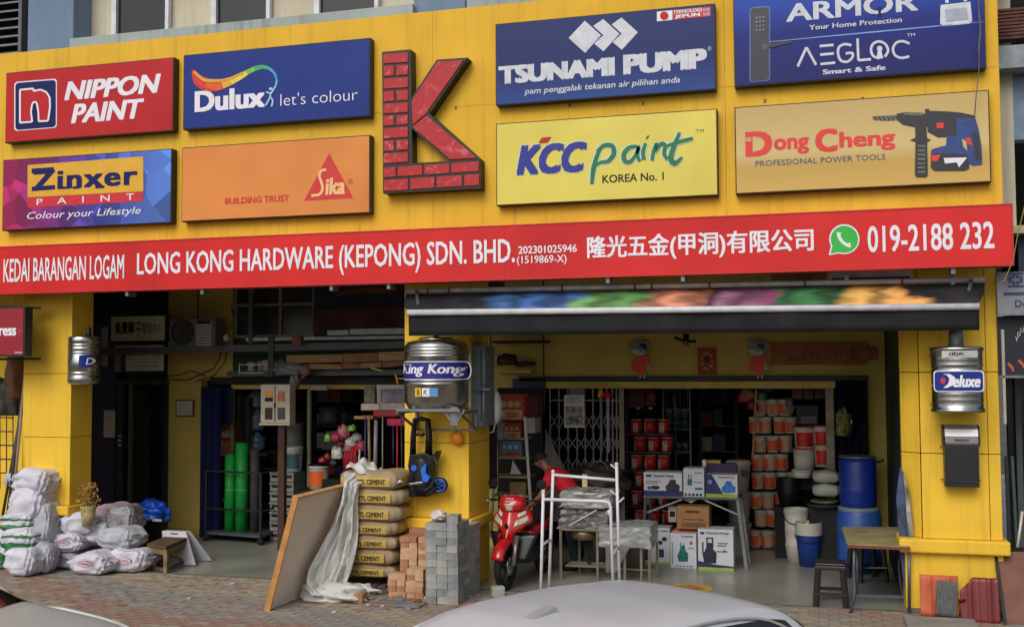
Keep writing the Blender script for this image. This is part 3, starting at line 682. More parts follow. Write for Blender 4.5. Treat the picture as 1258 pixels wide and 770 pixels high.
st = [(0, (24, 26, 34)), (.13, (26, 30, 42)), (.17, (60, 100, 160)), (.27, (66, 104, 170)), (.30, (110, 160, 90)), (.40, (84, 130, 70)), (.43, (210, 140, 110)), (.51, (200, 130, 100)), (.53, (60, 30, 50)),
      (.56, (150, 100, 130)), (.63, (120, 60, 90)), (.65, (60, 120, 70)), (.74, (50, 100, 60)), (.76, (214, 170, 90)), (.88, (220, 160, 90)), (.9, (40, 36, 36)), (1, (28, 28, 32))]
while len(el) < len(st): el.new(.5)
for e, (p, c) in zip(el, st): e.position = p; e.color = (*lin(c), 1)
fine = n.nodes.new('ShaderNodeTexWave'); fine.inputs['Scale'].default_value = 1.3; fine.inputs['Distortion'].default_value = 6; fine.inputs['Detail Scale'].default_value = 2.5; fine.inputs['Detail'].default_value = 2; n.links.new(mp.outputs[0], fine.inputs['Vector'])
fr_ = n.nodes.new('ShaderNodeMapRange'); fr_.inputs['To Min'].default_value = .45; fr_.inputs['To Max'].default_value = 1.25; n.links.new(fine.outputs['Fac'], fr_.inputs[0])
mm = n.nodes.new('ShaderNodeVectorMath'); mm.operation = 'SCALE'; n.links.new(cr.outputs[0], mm.inputs[0]); n.links.new(fr_.outputs[0], mm.inputs['Scale']); n.links.new(mm.outputs[0], b.inputs['Base Color'])
def fab(u, v):
    a = A0.lerp(A1, .004 + u * .992); r = r0.lerp(r1, u); a = a + Vector((0, .02, .035))
    q = a.lerp(r, v); q.z -= .05 * sin(pi * v) + .012 * sin(u * 23 + v * 2) * sin(pi * v); q.y -= .12 * sin(pi * v); return tuple(q + Vector((0, 0, -.035 * v)))
MB().grid(fab, 90, 8).build('fabric', fm, aw, solid=.004)
val = M('valance_black', (13, 13, 19), .8, var=.15, scale=5)
zb = [at(502, 411.8, Y=-.6), at(1203, 404.8, Y=-.6)]
def vl(u, v):
    a = A0.lerp(A1, u); bq = zb[0].lerp(zb[1], u); q = a.lerp(bq, v)
    return (q.x, -.60 + .012 * sin(u * 61) * v + .01 * sin(u * 24 + 1), q.z - .005)
MB().grid(vl, 120, 4).build('valance', val, aw, solid=.003)
for t in (0.02, .98):       # folded arms
    q = A0.lerp(A1, t); r = r0.lerp(r1, t); MB().bar(q + Vector((0, .03, -.02)), r, .03, .05).build('arm', galv, aw)
for px in (747, 1170, 1040):
    q = at(px, 333, Y=-.2); MB().box(q.x - .02, -.22, q.z - .14, q.x + .02, -.17, q.z + .05).build('bracket', galv, aw)
# blind-box lettering strip glimpsed behind roller
q0 = rect(1018, 332, 1120, 345, .05)
bl = thing('wall_box', 'grey box with a blue edge tucked between the banner and the awning roller', 'box', (q0[0], .0, q0[1]))
MB().box(q0[0], -.05, q0[1], q0[2], -.008, q0[3]).build('body', offw, bl); MB().box(q0[0] + .03, -.055, q0[1], q0[2] - .02, -.0505, q0[1] + .03).build('stripe', navyp, bl)
for k, (a, b, c) in enumerate(((560, 610, (120, 60, 40)), (945, 1015, (150, 110, 70)), (1125, 1200, (150, 70, 30)))):
    q0 = rect(a, 330, b, 345, .6)
    o = MB().box(q0[0], .9, q0[1] - .1, q0[2], .95, q0[3] + .2).build('timber_board', M('timber_%d' % k, c, .7, var=.2), None)
    tag(o, ('reddish', 'tan', 'rusty orange')[k] + ' board stored above the awning roller ' + ('at its left end', 'right of its middle', 'at its right end')[k], 'board')

# ---- steel water tanks
def tank(name, label, cx, Y, zb_, zt, r, parts=True, loc=None):
    t = thing(name, label, 'water tank', (cx, Y, zb_))
    H = zt - zb_; pr = []
    def ribs(z0, z1, k, a=.012):
        o = []
        for i in range(k * 4 + 1): z = z0 + (z1 - z0) * i / (k * 4); o.append((r - a * .5 + a * .5 * cos(2 * pi * i / 4), z))
        return o
    return t, H, ribs
ribm = M('stainless_ribbed', (186, 186, 182), .25, metal=1, var=.1, scale=3, bump=.12, bscale=9)
tx, ty = at(536, 470, Y=-.34).x, -.34
R_ = (at(574, 460, Y=-.34).x - at(499.5, 460, Y=-.34).x) / 2 - .005
zb_, zt_ = zat(536, 497, -.5), zat(536, 416, -.34)
tk = thing('water_tank', 'large ribbed stainless water tank reading King Kong on the middle column', 'water tank', (tx, ty, zb_))
H = zt_ - zb_; F = lambda k: zb_ + H * k
prof = [(0.02, zb_ - .05), (R_ * .86, zb_ - .05), (R_ * .95, zb_), (R_, F(.04)), (R_, F(.28))]
for k in range(3): z = F(.31 + k * .05); prof += [(R_ + .009, z), (R_ + .009, z + H * .012), (R_ - .006, z + H * .03)]
prof += [(R_, F(.48)), (R_, F(.70))]
for k in range(3): z = F(.73 + k * .045); prof += [(R_ + .009, z), (R_ + .009, z + H * .01), (R_ - .006, z + H * .028)]
prof += [(R_, F(.865)), (R_ * .985, F(.90)), (R_ * .86, F(.955)), (R_ * .62, F(.985)), (R_ * .58, F(.985))]
MB().lathe(prof, (tx, ty, 0), 40).build('shell', ribm, tk)
MB().lathe([(R_ * .56, F(.975)), (R_ * .56, F(1.0)), (R_ * .5, F(1.02)), (R_ * .1, F(1.03)), (.03, F(1.05))], (tx, ty, 0), 28).build('lid', steel, tk)
# wrapped label with lettering: curved patch
def curved(parent, name, x0, x1, z0, z1, c, r, mat, nu=16, round_=0.0):
    """patch on the cylinder between photo columns x0..x1 (as world x)"""
    mb = MB()
    def f(u, v):
        x = x0 + (x1 - x0) * u; d = max(0, r * r - (x - c[0]) ** 2); hh = (z1 - z0) / 2; e = 0
        if round_:
            k = min(u, 1 - u) * (x1 - x0)
            if k < round_: e = hh * (1 - math.sqrt(max(0, 1 - ((round_ - k) / round_) ** 2))) * .9
        zz = z0 + e + (z1 - z0 - 2 * e) * v
        return (x, c[1] - math.sqrt(d), zz)
    mb.grid(f, nu, 2); return mb.build(name, mat, parent)
def curved_text(parent, s, x0, x1, z0, z1, c, r, mat, shear=.2, bold=.04):
    vs, fs, a0, a1, b0, b1 = textmesh(s, shear, 0.0, 1.0); mb = MB(); k = 0
    for ox in ((-bold, bold, 0) if bold else (0,)):
        out = []
        for v in vs:
            x = x0 + (v[0] + ox - a0 + bold) / (a1 - a0 + 2 * bold) * (x1 - x0); z = z0 + (v[1] - b0) / (b1 - b0) * (z1 - z0)
            out.append((x, c[1] - math.sqrt(max(0, (r + .0004 * k) ** 2 - (x - c[0]) ** 2)), z))
        mb.add(out, fs); k += 1
    return mb.build('lettering', mat, parent)
zc = F(.59)
yf = ty - R_
xa = lambda px, py=460: at(px, py, Y=yf).x
g = lambda py: at(536, py, Y=yf).z
curved(tk, 'label_rim', tx - R_ * .97, xa(566) + .006, g(466.5), g(443.5), (tx, ty), R_ + .010, wprint, 72, .06)
curved(tk, 'label', tx - R_ * .975, xa(565.5), g(465.3), g(444.7), (tx, ty), R_ + .012, M('indigo_label', (34, 34, 130), .45, var=.03), 72, .055)
curved_text(tk, 'King', tx - R_ * .93, xa(521), g(462.5), g(446.5), (tx, ty), R_ + .0135, wprint)
curved_text(tk, 'Kong', xa(525.5), xa(562.5), g(462.5), g(446.8), (tx, ty), R_ + .0135, wprint)
for a, b, m_ in ((509, 517.5, M('sticker_yellow', (226, 186, 40), .5)), (518.5, 527.5, wprint), (528, 537, M('sticker_sky', (90, 160, 220), .5))):
    curved(tk, 'sticker', xa(a), xa(b), g(487), g(476.5), (tx, ty), R_ + .003, m_, 5)
curved_text(tk, '8', xa(511.5), xa(515.3), g(485.5), g(478), (tx, ty), R_ + .005, black, 0, 0)
curved_text(tk, 'K', xa(520.5), xa(525), g(485), g(478.5), (tx, ty), R_ + .005, navyp, .1, 0)
# bracket carrying the tank
bk = MB(); zs = zb_ - .055
x0_, x1_ = at(498, 500, Y=-.36).x, at(577, 500, Y=-.3).x
bk.bar((x0_, -.64, zs), (x1_, -.64, zs), .03); bk.bar((x0_, -.05, zs), (x1_, -.05, zs), .03)
for x in (x0_ + .01, x1_ - .01):
    bk.bar((x, -.63, zs - .03), (x, -.03, zs - .03), .03); bk.bar((x, -.60, zs - .04), (x, -.03, zs - .24), .025); bk.bar((x, -.03, zs - .26), (x, -.03, zs + .0), .03)
bk.bar((x0_, -.03, zs - .245), (x1_, -.03, zs - .245), .02)
bk.build('bracket', galv, tk)
MB().bar(at(545, 503, Y=-.6), at(556, 519, Y=-.6), .02).build('stay', galv, tk); MB().bar(at(571, 503, Y=-.6), at(561, 519, Y=-.6), .02).build('stay', galv, tk)
MB().obox(at(558, 511, Y=-.6), (.085, .012, .2)).build('name_plate', galv, tk)
MB().bar((x1_ + .005, -.3, zs), (x1_ + .005, -.3, zs + .62), .015).build('side_strap', galv, tk)
# small tank on right column
c0, c1 = at(1143, 470, Y=-.33).x, at(1209.5, 470, Y=-.33).x; cx = (c0 + c1) / 2; r2 = (c1 - c0) / 2; ty2 = -.31
z0, z1 = zat(1176, 506, -.5), zat(1176, 427, -.4)
tk2 = thing('water_tank', 'small wall hung steel tank reading Deluxe on the right column', 'water tank', (cx, ty2, z0))
Hh = z1 - z0; pr = [(r2 * .97, z0 - .01), (r2 * 1.02, z0), (r2 * 1.02, z0 + .025), (r2 * .98, z0 + .03)]
for k in range(1, 10):
    zz = z0 + .03 + (Hh - .06) * k / 10; a = .011 if k in (4, 7) else .004; pr += [(r2 * .975, zz - .02), (r2 * .975 - a, zz), (r2 * .975, zz + .02)]
pr += [(r2 * .98, z1 - .03), (r2 * 1.02, z1 - .025), (r2 * 1.02, z1), (r2 * .9, z1 + .012)]
MB().lathe(pr, (cx, ty2, 0), 36, sy=.82).build('shell', ribm, tk2)
MB().lathe([(r2 * .3, z1), (r2 * .28, z1 + .12), (r2 * .26, zat(1175, 406, -.31))], (cx, ty2, 0), 16).build('vent_pipe', galv, tk2)
yf2 = ty2 - r2 * .84 - .006
for (a, b, c, d, m_, nm, dd) in ((1147, 455, 1209, 481, wprint, 'label_rim', 0), (1148.2, 456.2, 1207.8, 479.8, bluep, 'label', .003), (1157, 430.5, 1201, 439, M('silver_label', (190, 190, 186), .4), 'sticker', 0)):
    q = rect(a, b, c, d, yf2 - dd); o = MB()
    rr = .03 if 'label' in nm else .005; pts = []
    for ex, ez, an in ((q[2] - rr, q[3] - rr, 0), (q[0] + rr, q[3] - rr, 90), (q[0] + rr, q[1] + rr, 180), (q[2] - rr, q[1] + rr, 270)):
        pts += [(ex + rr * cos(radians(an + i * 22.5)), ez + rr * sin(radians(an + i * 22.5))) for i in range(5)]
    MB().prism(pts, yf2 - dd, yf2 - dd + .0025).build(nm, m_, tk2)
lettering(tk2, 'eluxe', (1171, 475.5), (1204.5, 460.5), wprint, yf2 - .006, shear=.25, bold=.05)
shape(tk2, 'crescent', [(1158.5, 476.5), (1165, 471), (1166.5, 465), (1163, 460.5), (1158, 459), (1167, 459.3), (1173, 463), (1174, 468), (1170, 473.5), (1164, 476)], wprint, yf2 - .006)
shape(tk2, 'red_dot', ell(1158.5, 467.5, 3.2, 4), M('dot_red', (200, 50, 60), .5), yf2 - .0065)
lettering(tk2, '(8)K', (1166, 437.6), (1185, 432.3), black, yf2 - .003, bold=.02)
MB().box(c0 + .02, ty2 + .1, z0 + .05, c1 - .02, -.027, z0 + .09).build('bracket', galv, tk2); MB().box(c0 + .02, ty2 + .1, z1 - .09, c1 - .02, -.027, z1 - .05).build('bracket', galv, tk2)
# narrow tank on left column side
cx3 = at(103, 442, Y=.02).x; r3 = (at(119, 442, Y=.02).x - at(87, 442, Y=.02).x) / 2
z0, z1 = zat(103, 471, .0), zat(103, 413, .0); H3 = z1 - z0
tk3 = thing('water_tank', 'narrow ribbed steel tank with a blue label on the right side of the left column', 'water tank', (cx3, .02, z0))
pr = [(r3 * .9, z0 - .01), (r3, z0 + .02)]
for zc_ in (.18, .25, .62, .68, .78, .84): pr += [(r3, z0 + H3 * (zc_ - .015)), (r3 - .008, z0 + H3 * zc_), (r3, z0 + H3 * (zc_ + .015))]
pr += [(r3, z1 - .02), (r3 * .9, z1)]
MB().lathe(pr, (cx3, .02, 0), 28).build('shell', ribm, tk3)
MB().lathe([(.035, z1), (.035, zat(109, 402, 0))], (at(109, 405, Y=.02).x, .02, 0), 10).build('vent_pipe', darkm, tk3)
curved(tk3, 'label', xat(101, 445, -.1), cx3 + r3 * .93, z0 + H3 * .34, z0 + H3 * .60, (cx3, .02), r3 + .004, bluep, 10)
curved_text(tk3, 'D', xat(107, 445, -.1), xat(112, 445, -.1), z0 + H3 * .40, z0 + H3 * .54, (cx3, .02), r3 + .006, wprint, .2, .02)

# ---- hanging pressure washer
YW = -.14
pw = thing('pressure_washer', 'black pressure washer with blue trim hanging under the large tank', 'pressure washer', at(525, 608, Y=YW))
def PW(pts, nm, mat, y0, y1, bev=.004):
    pp = [(at(490 + x / 3.5, 400 + y / 3.5, Y=YW)) for x, y in pts]; return MB().prism([(a.x, a.z) for a in pp], y0, y1).build(nm, mat, pw, bevel=bev)
hb_ = [(64, 408), (74, 398), (122, 398), (130, 406), (134, 480), (138, 545), (118, 560), (62, 556), (50, 545), (58, 460)]
path = [at(490 + x / 3.5, 400 + y / 3.5, Y=YW) for x, y in ((60, 556), (62, 470), (70, 404), (98, 400), (125, 405), (130, 480), (128, 556))]
MB().tube(path, [.04, .034, .031, .031, .034, .04, .046], 8).build('handle', black, pw)
MB().tube([at(490 + x / 3.5, 400 + y / 3.5, Y=YW) for x, y in ((84, 402), (98, 407), (112, 402))], .014, 6).build('handle_grip', M('teal_grip', (20, 90, 84), .5), pw)
MB().tube([at(490 + x / 3.5, 400 + y / 3.5, Y=YW - .01) for x, y in ((66, 470), (86, 466), (98, 472), (110, 462))], .018, 6).build('hose_hook', black, pw)
PW([(58, 552), (128, 545), (148, 556), (165, 548), (171, 534), (178, 538), (171, 566), (158, 584), (150, 612), (158, 650), (168, 700), (158, 722), (110, 730), (62, 733), (55, 705), (60, 640), (51, 600)], 'body', black, YW - .1, YW + .06, .022)
PW([(112, 612), (130, 590), (136, 594), (134, 630), (152, 648), (140, 668), (122, 664), (118, 640)], 'blue_trim', M('bright_blue', (30, 110, 220), .4), YW - .150, YW - .10)
MB().lathe([(.03, 0), (.036, .006), (.036, .02)], (at(490 + 82 / 3.5, 400 + 608 / 3.5, Y=YW).x, YW - .135, at(490 + 82 / 3.5, 400 + 608 / 3.5, Y=YW).z), 14, 'y').build('dial', M('bright_blue', (30, 110, 220), .4), pw)
PW([(60, 672), (118, 664), (122, 674), (62, 682)], 'chrome_strip', steel, YW - .140, YW - .09)
PW([(62, 690), (96, 690), (94, 712), (62, 714)], 'socket', M('black2', (12, 12, 14), .3), YW - .112, YW - .09)
qa = at(490 + 106 / 3.5, 400 + 645 / 3.5, Y=YW)
MB().lathe([(.02, -.235), (.10, -.22), (.135, -.15), (.14, -.05), (.125, .06), (.11, .15), (.085, .22), (.04, .25), (.01, .255)], (qa.x, YW - .045, qa.z), 20, sy=.62).build('motor_housing', black, pw)
MB().tube([at(490 + x / 3.5, 400 + y / 3.5, Y=YW - .12) for x, y in ((150, 560), (166, 600), (160, 640), (140, 690), (116, 706), (92, 700))], .011, 7).build('hose', M('hose_grey', (48, 48, 52), .4), pw)
q = at(490 + 181 / 3.5, 400 + 684 / 3.5, Y=YW)
MB().lathe([(.02, -.055), (.082, -.055), (.088, -.04), (.088, .0), (.02, .0)], (q.x, YW, q.z), 22, 'y').build('wheel', black, pw)
mb = MB()
for k in range(5): a = k * 2 * pi / 5; mb.bar((q.x + .015 * cos(a), YW - .058, q.z + .015 * sin(a)), (q.x + .062 * cos(a), YW - .058, q.z + .062 * sin(a)), .018, .008)
mb.build('wheel_spoke', M('bright_blue', (30, 110, 220), .4), pw)
MB().lathe([(.062, 0), (.07, -.004), (.076, 0)], (q.x, YW - .056, q.z), 20, 'y', caps=False).build('wheel_ring', M('bright_blue', (30, 110, 220), .4), pw)
MB().tube([at(519, 505, Y=-.3), at(518, 512, Y=-.16), at(519, 516, Y=YW)], .004, 5).build('string', dark, pw)
# ---- round orange reflector
q = at(561.5, 538, Y=-.06)
orf = thing('reflector', 'round orange plastic lamp hanging beside the pressure washer', 'lamp', tuple(q))
MB().lathe([(.005, -.05), (.05, -.045), (.078, -.02), (.082, 0), (.07, .02)], tuple(q), 20, 'y').build('lens', M('amber_plastic', (236, 140, 20), .35, var=.15, scale=30), orf)
MB().tube([q + Vector((0, 0, .08)), at(557, 520, Y=-.06)], .003, 5).build('string', dark, orf)
# ---- meter cabinet on the corner of the middle column
q0 = rect(582.5, 424, 600.5, 523, .2)
mc = thing('meter_cabinet', 'tall narrow blue grey metal cabinet on the side of the middle column', 'cabinet', (q0[0], .2, q0[1]))
MB().box(q0[0] - .02, .12, q0[1], q0[2] - .02, .5, q0[3]).build('body', M('cabinet_grey', (120, 136, 142), .5, metal=.2, var=.12), mc, bevel=.006)
MB().box(q0[2] - .07, .11, q0[1] + .06, q0[2] - .06, .119, q0[3] - .05).build('seam', darkm, mc)
MB().box(q0[0] + .05, .06, q0[1] + .42, q0[2] + .05, .08, q0[1] + .44).build('latch', galv, mc); MB().tube([(q0[2] - .03, .09, q0[1] - .02), (q0[2] - .03, .09, q0[1] + .5)], .012, 6).build('pipe', galv, mc)
# ---- white wash basin shape hanging beside it, with chrome shower hook
q0 = rect(599, 479, 614, 522, .55)
wb = thing('water_heater', 'white curved plastic basin hanging beside the blue grey cabinet with a chrome tap above', 'basin', (q0[0], .6, q0[1]))
hx, hz = (q0[0] + q0[2]) / 2, (q0[1] + q0[3]) / 2
MB().lathe([(.01, -.07), (.55, -.07), (.9, -.03), (1.0, .02), (.96, .05), (.5, .06)], (0, 0, 0), 24, 'y').build('shell', white, wb, world=False)
sc_ = wb.children[0]; sc_.scale = ((q0[2] - q0[0]) / 2, 1, (q0[3] - q0[1]) / 2); sc_.location = (hx - q0[0], 0, hz - q0[1])
MB().tube([at(x, y, Y=.5) for x, y in ((593, 482), (598, 474), (605, 469), (612, 470))], .012, 6).build('tap', steel, wb)
MB().tube([at(x, y, Y=.48) for x, y in ((597, 520), (603, 517), (608, 522), (606, 530), (600, 532), (596, 526))], .012, 6, closed=True).build('ring', M('ring_plastic', (170, 165, 155), .5), wb)
# ---- black mailbox
q0 = rect(1161, 547, 1203, 598, -.2)
mx_ = thing('mailbox', 'black mailbox with a curved silver lid on the right column', 'mailbox', ((q0[0] + q0[2]) / 2, -.1, q0[1]))
MB().box(q0[0], -.2, q0[1], q0[2], -.03, q0[3] + .05).build('body', M('mailbox_black', (30, 31, 34), .4, var=.08), mx_, bevel=.004)
MB().box(q0[0] + .02, -.206, q0[1] + .04, q0[2] - .02, -.2005, q0[3] - .02).build('door', M('mailbox_door', (26, 27, 30), .45), mx_, bevel=.002)
zt2 = zat(1183, 522, -.2); zl2 = q0[3] + .005; r_ = (zt2 - zl2)
pts = [(-.205, zl2), (-.222, zl2 + .02), (-.225, zl2 + r_ * .45), (-.2, zl2 + r_ * .8), (-.16, zl2 + r_ * .97), (-.1, zl2 + r_), (-.03, zl2 + r_), (-.03, zl2)]
MB().prism(pts, q0[0] + .005, q0[2] - .005, 'yz').build('lid', M('lid_silver', (176, 176, 180), .35, metal=.7, var=.05), mx_)
for x in (q0[0] - .012, q0[2] - .002): MB().prism([(y - .004 if y < -.1 else y, z) for y, z in pts], x, x + .014, 'yz').build('lid_cheek', black, mx_)
lettering_w(mx_, 'MAILBOX', q0[0] + .09, zl2 + .035, q0[2] - .09, zl2 + .062, black, -.2262, bold=.03)
for x, z in ((q0[0], q0[3] - .02), (q0[2], q0[3] - .02), (q0[0], q0[1] + .06), (q0[2], q0[1] + .06)): MB().tube([(x - .03, -.06, z), (x + .03, -.06, z)], .007, 6).build('bolt', M('rust', (140, 70, 50), .8), mx_)

# ================================================================ THINGS ON THE PAVEMENT
def bag_mb(L, W, H, seed, sag=.15, nu=14, nv=10, sq=.38, wr=0.0):
    rnd = random.Random(seed); ph = [rnd.uniform(0, 6.28) for _ in range(6)]
    def f(u, v):
        a = 2 * pi * u; b = pi * (v - .5)
        def se(x, p): return math.copysign(abs(x) ** p, x)
        cx_, sy_ = se(cos(a), sq), se(sin(a), sq); cb, sb = abs(cos(b)) ** .35, se(sin(b), .75)
        k = 1 + .03 * sin(3 * a + ph[0]) + .03 * sin(7 * a + ph[1]) * cb + .02 * sin(11 * a + ph[2] + 4 * b)
        if wr: k += wr * (.035 * sin(5 * a + 6 * b + ph[4]) + .03 * sin(13 * a - 5 * b + ph[5]) + .02 * sin(23 * a + 9 * b + ph[0]))
        x = L / 2 * cx_ * cb * k; y = W / 2 * sy_ * cb * k
        if wr:
            nz_ = mnoise.ridged_multi_fractal(Vector((x * 3.2 + seed, y * 3.2, sb * 1.3 + seed * .7)), .8, 2.1, 4, 1.0, 2.0) - 1.0; x *= 1 + .10 * nz_; y *= 1 + .12 * nz_
        z = H / 2 * sb * (1 + (.10 * nz_ if wr and sb > -.3 else 0)) * (1 - sag * (abs(x) / (L / 2)) ** 3) + .012 * sin(9 * x / L + ph[3]) * (sb > 0)
        return (x, y, z + H / 2)
    mb = MB(); mb.grid(f, nu * 2, nv); return mb
# cement bags
cem = M('cement_paper', (164, 142, 114), .75, var=.1, scale=5, bump=.25, bscale=14)
cemy = M('cement_yellow', (196, 162, 78), .7, var=.08)
pal = thing('pallet', 'low grey pallet under the stack of cement bags', 'pallet', (-5.0, -.1, 0))
for k in range(3): MB().box(-5.6, -.44 + k * .33, 0, -4.78, -.36 + k * .33, .06).build('bearer', M('pallet_grey', (96, 90, 82), .8), pal)
for k in range(7): MB().box(-5.6 + k * .118, -.46, .061, -5.51 + k * .118, .34, .08).build('slat', M('pallet_grey', (96, 90, 82), .8), pal)
YC = -.45
ybot = [712, 696, 678.5, 660, 643.5, 624.5, 607]; bz = [zat(462, y, YC + .02) for y in (711, 695.5, 676.5, 659.5, 642.5, 622, 602.5, 582)]
right = [485, 489.5, 492, 488.5, 484, 481, 483][::-1]; right = [483.5, 484, 487, 486.5, 489.5, 492, 491]
rank = ['lowest', 'second from the bottom', 'third from the bottom', 'middle', 'third from the top', 'second from the top', 'topmost']
for k in range(7):
    H = bz[k + 1] - bz[k]; xr = xat(right[k], 650, YC); L = .76
    t = thing('cement_bag', 'brown and yellow cement bag, %s of the stack beside the middle column' % rank[k], 'cement bag', (xr - L / 2, YC + .26, bz[k] + .001), group='cement bags stacked on the pavement')
    bag_mb(L, .52, H * 1.16, k + 40, .1, sq=.28).build('sack', cem, t, world=False, smooth=True)
    # yellow printed band curved over the front face
    z0 = H * .26; z1 = H * .82
    MB().grid(lambda u, v: (-L / 2 + .05 + u * (L - .17), -.2665 - .007 * sin(pi * v) + .03 * max(0, abs(u - .5) * 2 - .8) ** 1.2, z0 + (z1 - z0) * v), 20, 3).build('printed_band', cemy, t, world=False)
    MB().grid(lambda u, v: (L / 2 - .004 + .006 * sin(pi * v), -.19 + u * .36, z0 + (z1 - z0) * v), 6, 3).build('printed_band', cemy, t, world=False)
    lettering_w(t, 'YTL CEMENT', -.14 + random.uniform(-.02, .02), H * .38, L / 2 - .17, H * .68, M('bag_ink', (50, 40, 26), .8), -.276, bold=.04, world=False)
# brick stack
bm_ = [M('brick_a', (196, 150, 116), .85, var=.15, scale=12, bump=.2), M('brick_b', (176, 126, 94), .85, var=.15, scale=12, bump=.2), M('brick_c', (202, 164, 132), .85, var=.12, scale=12, bump=.2)]
bs = thing('brick_stack', 'stack of orange clay bricks between the cement bags and the grey block stack', 'brick stack', (-4.5, -.5, 0))
bmesh = []
for mt in bm_:
    for s_ in ((.2, .095, .062), (.095, .2, .062)):
        o = MB().box(-s_[0] / 2, -s_[1] / 2, 0, s_[0] / 2, s_[1] / 2, s_[2]).build('brick', mt); bmesh.append(o.data); bpy.data.objects.remove(o)
def piece(nm, mesh, parent, loc, rz=0, rx=0):
    o = bpy.data.objects.new(nm, mesh); COL.objects.link(o); o.parent = parent; o.location = Vector(loc) - parent.location; o.rotation_euler = (rx, 0, rz); return o
xb0 = xat(474, 700, -.62); xb1 = xat(523, 700, -.62)
hx_ = (xb1 - xb0) / 2
def brick_col(x0, x1, yf, zt, zst=0):
    z = zst; row = 0
    while z + .062 < zt:
        cross = random.random() < .5
        if cross:
            n_ = max(2, round((x1 - x0) / .1)); 
            for i in range(n_): piece('brick', bmesh[random.randrange(3) * 2 + 1], bs, (x0 + (i + .5) * (x1 - x0) / n_, yf + .1 + random.uniform(-.008, .008), z), random.uniform(-.02, .02))
        else:
            piece('brick', bmesh[random.randrange(3) * 2], bs, ((x0 + x1) / 2 + random.uniform(-.01, .01), yf + .048 + random.uniform(-.008, .008), z), random.uniform(-.03, .03)); piece('brick', bmesh[random.randrange(3) * 2], bs, ((x0 + x1) / 2, yf + .15, z))
        z += .0635; row += 1
zt_l, zt_r = zat(487, 653, -.42), zat(511, 653, -.42)
brick_col(xb0 + .02, xb0 + .225, -.62, zat(487, 698, -.62)); brick_col(xb0 + .24, xb0 + .445, -.62, zat(511, 693, -.62))
brick_col(xb0 + .08, xb0 + .285, -.40, zt_l); brick_col(xb0 + .295, xb0 + .50, -.40, zt_l + .0)
brick_col(xb0 + .11, xb0 + .315, -.18, zt_l + .07); brick_col(xb0 + .32, xb0 + .525, -.18, zt_l + .07)
# grey block stack
gb = [M('block_a', (150, 152, 150), .9, var=.12, scale=14, bump=.4), M('block_b', (132, 136, 138), .9, var=.14, scale=14, bump=.4), M('block_c', (166, 166, 160), .9, var=.12, scale=14, bump=.4)]
gs = thing('block_stack', 'tall stack of grey paving blocks in front of the middle column', 'block stack', (-3.9, -.7, 0))
gmesh = []
for mt in gb:
    for s_ in ((.2, .1, .08), (.1, .2, .08)):
        o = MB().box(-s_[0] / 2 + .002, -s_[1] / 2 + .002, .001, s_[0] / 2 - .002, s_[1] / 2 - .002, s_[2] - .001).build('block', mt, bevel=0); gmesh.append(o.data); bpy.data.objects.remove(o)
gx0 = xat(523, 700, -.82)
ztg = zat(545, 640, -.82)
gx1 = xat(563, 700, -.82)
wd = gx1 - gx0
bw3 = wd / 3
gm3 = []
for mt in gb:
    for k in range(2):
        o = MB().box(-bw3 / 2 + .002, -.1, .001, bw3 / 2 - .002, .1, .0765).build('block', mt, bevel=0); gm3.append(o.data); bpy.data.objects.remove(o)
        md = gm3[-1]
        for v in md.vertices: v.co += Vector((random.uniform(-.003, .003), random.uniform(-.003, .003), random.uniform(-.001, .001)))
z = 0; row = 0; ztr = zat(566, 656, -.6)
while z < ztg - .04:
    lean = -.012 * z
    for i in range(3):
        piece('block', gm3[random.randrange(6)], gs, (gx0 + (i + .5) * bw3 + random.uniform(-.004, .004) + lean, -.72 + random.uniform(-.009, .009), z), random.uniform(-.015, .015))
        piece('block', gm3[random.randrange(6)], gs, (gx0 + (i + .5) * bw3 + lean, -.515, z))
    if z < ztr:
        piece('block', gm3[random.randrange(6)], gs, (gx1 - .065, -.33 + random.uniform(-.008, .008), z), random.uniform(-.02, .02)); piece('block', gm3[random.randrange(6)], gs, (gx1 - .065, -.125, z))
    z += .078; row += 1
piece('block', gm3[1], gs, (gx0 + 2.2 * bw3, -.66, z), .1)
# rubble
rub = thing('rubble_pile', 'small heap of broken concrete and brick pieces in front of the bricks', 'rubble', (-4.7, -.8, 0))
rmats = [M('rubble_grey', (128, 128, 126), .9, var=.2, scale=10, bump=.5), M('rubble_white', (186, 182, 172), .9, var=.15), M('rubble_brown', (120, 90, 52), .9, var=.2), M('brick_b', (176, 112, 76), .85)]
def stone(c, s, mt, seed, flat=.6):
    rnd = random.Random(seed); mb = MB(); n = 8
    pts = [Vector((rnd.uniform(.7, 1) * cos(2 * pi * k / n), rnd.uniform(.6, 1) * sin(2 * pi * k / n), 0)) for k in range(n)]
    vs = [(p.x * s, p.y * s, 0) for p in pts] + [(p.x * s * 1.08, p.y * s * 1.08, s * flat * rnd.uniform(.35, .6)) for p in pts] + [(p.x * s * .6, p.y * s * .6, s * flat * rnd.uniform(.8, 1.1)) for p in pts]
    fs = [(k, (k + 1) % n, n + (k + 1) % n, n + k) for k in range(n)] + [(n + k, n + (k + 1) % n, 2 * n + (k + 1) % n, 2 * n + k) for k in range(n)] + [tuple(range(2 * n, 3 * n))]
    mb.add([(v[0] + c[0], v[1] + c[1], v[2] + c[2]) for v in vs], fs); return mb.build('stone', mt, rub)
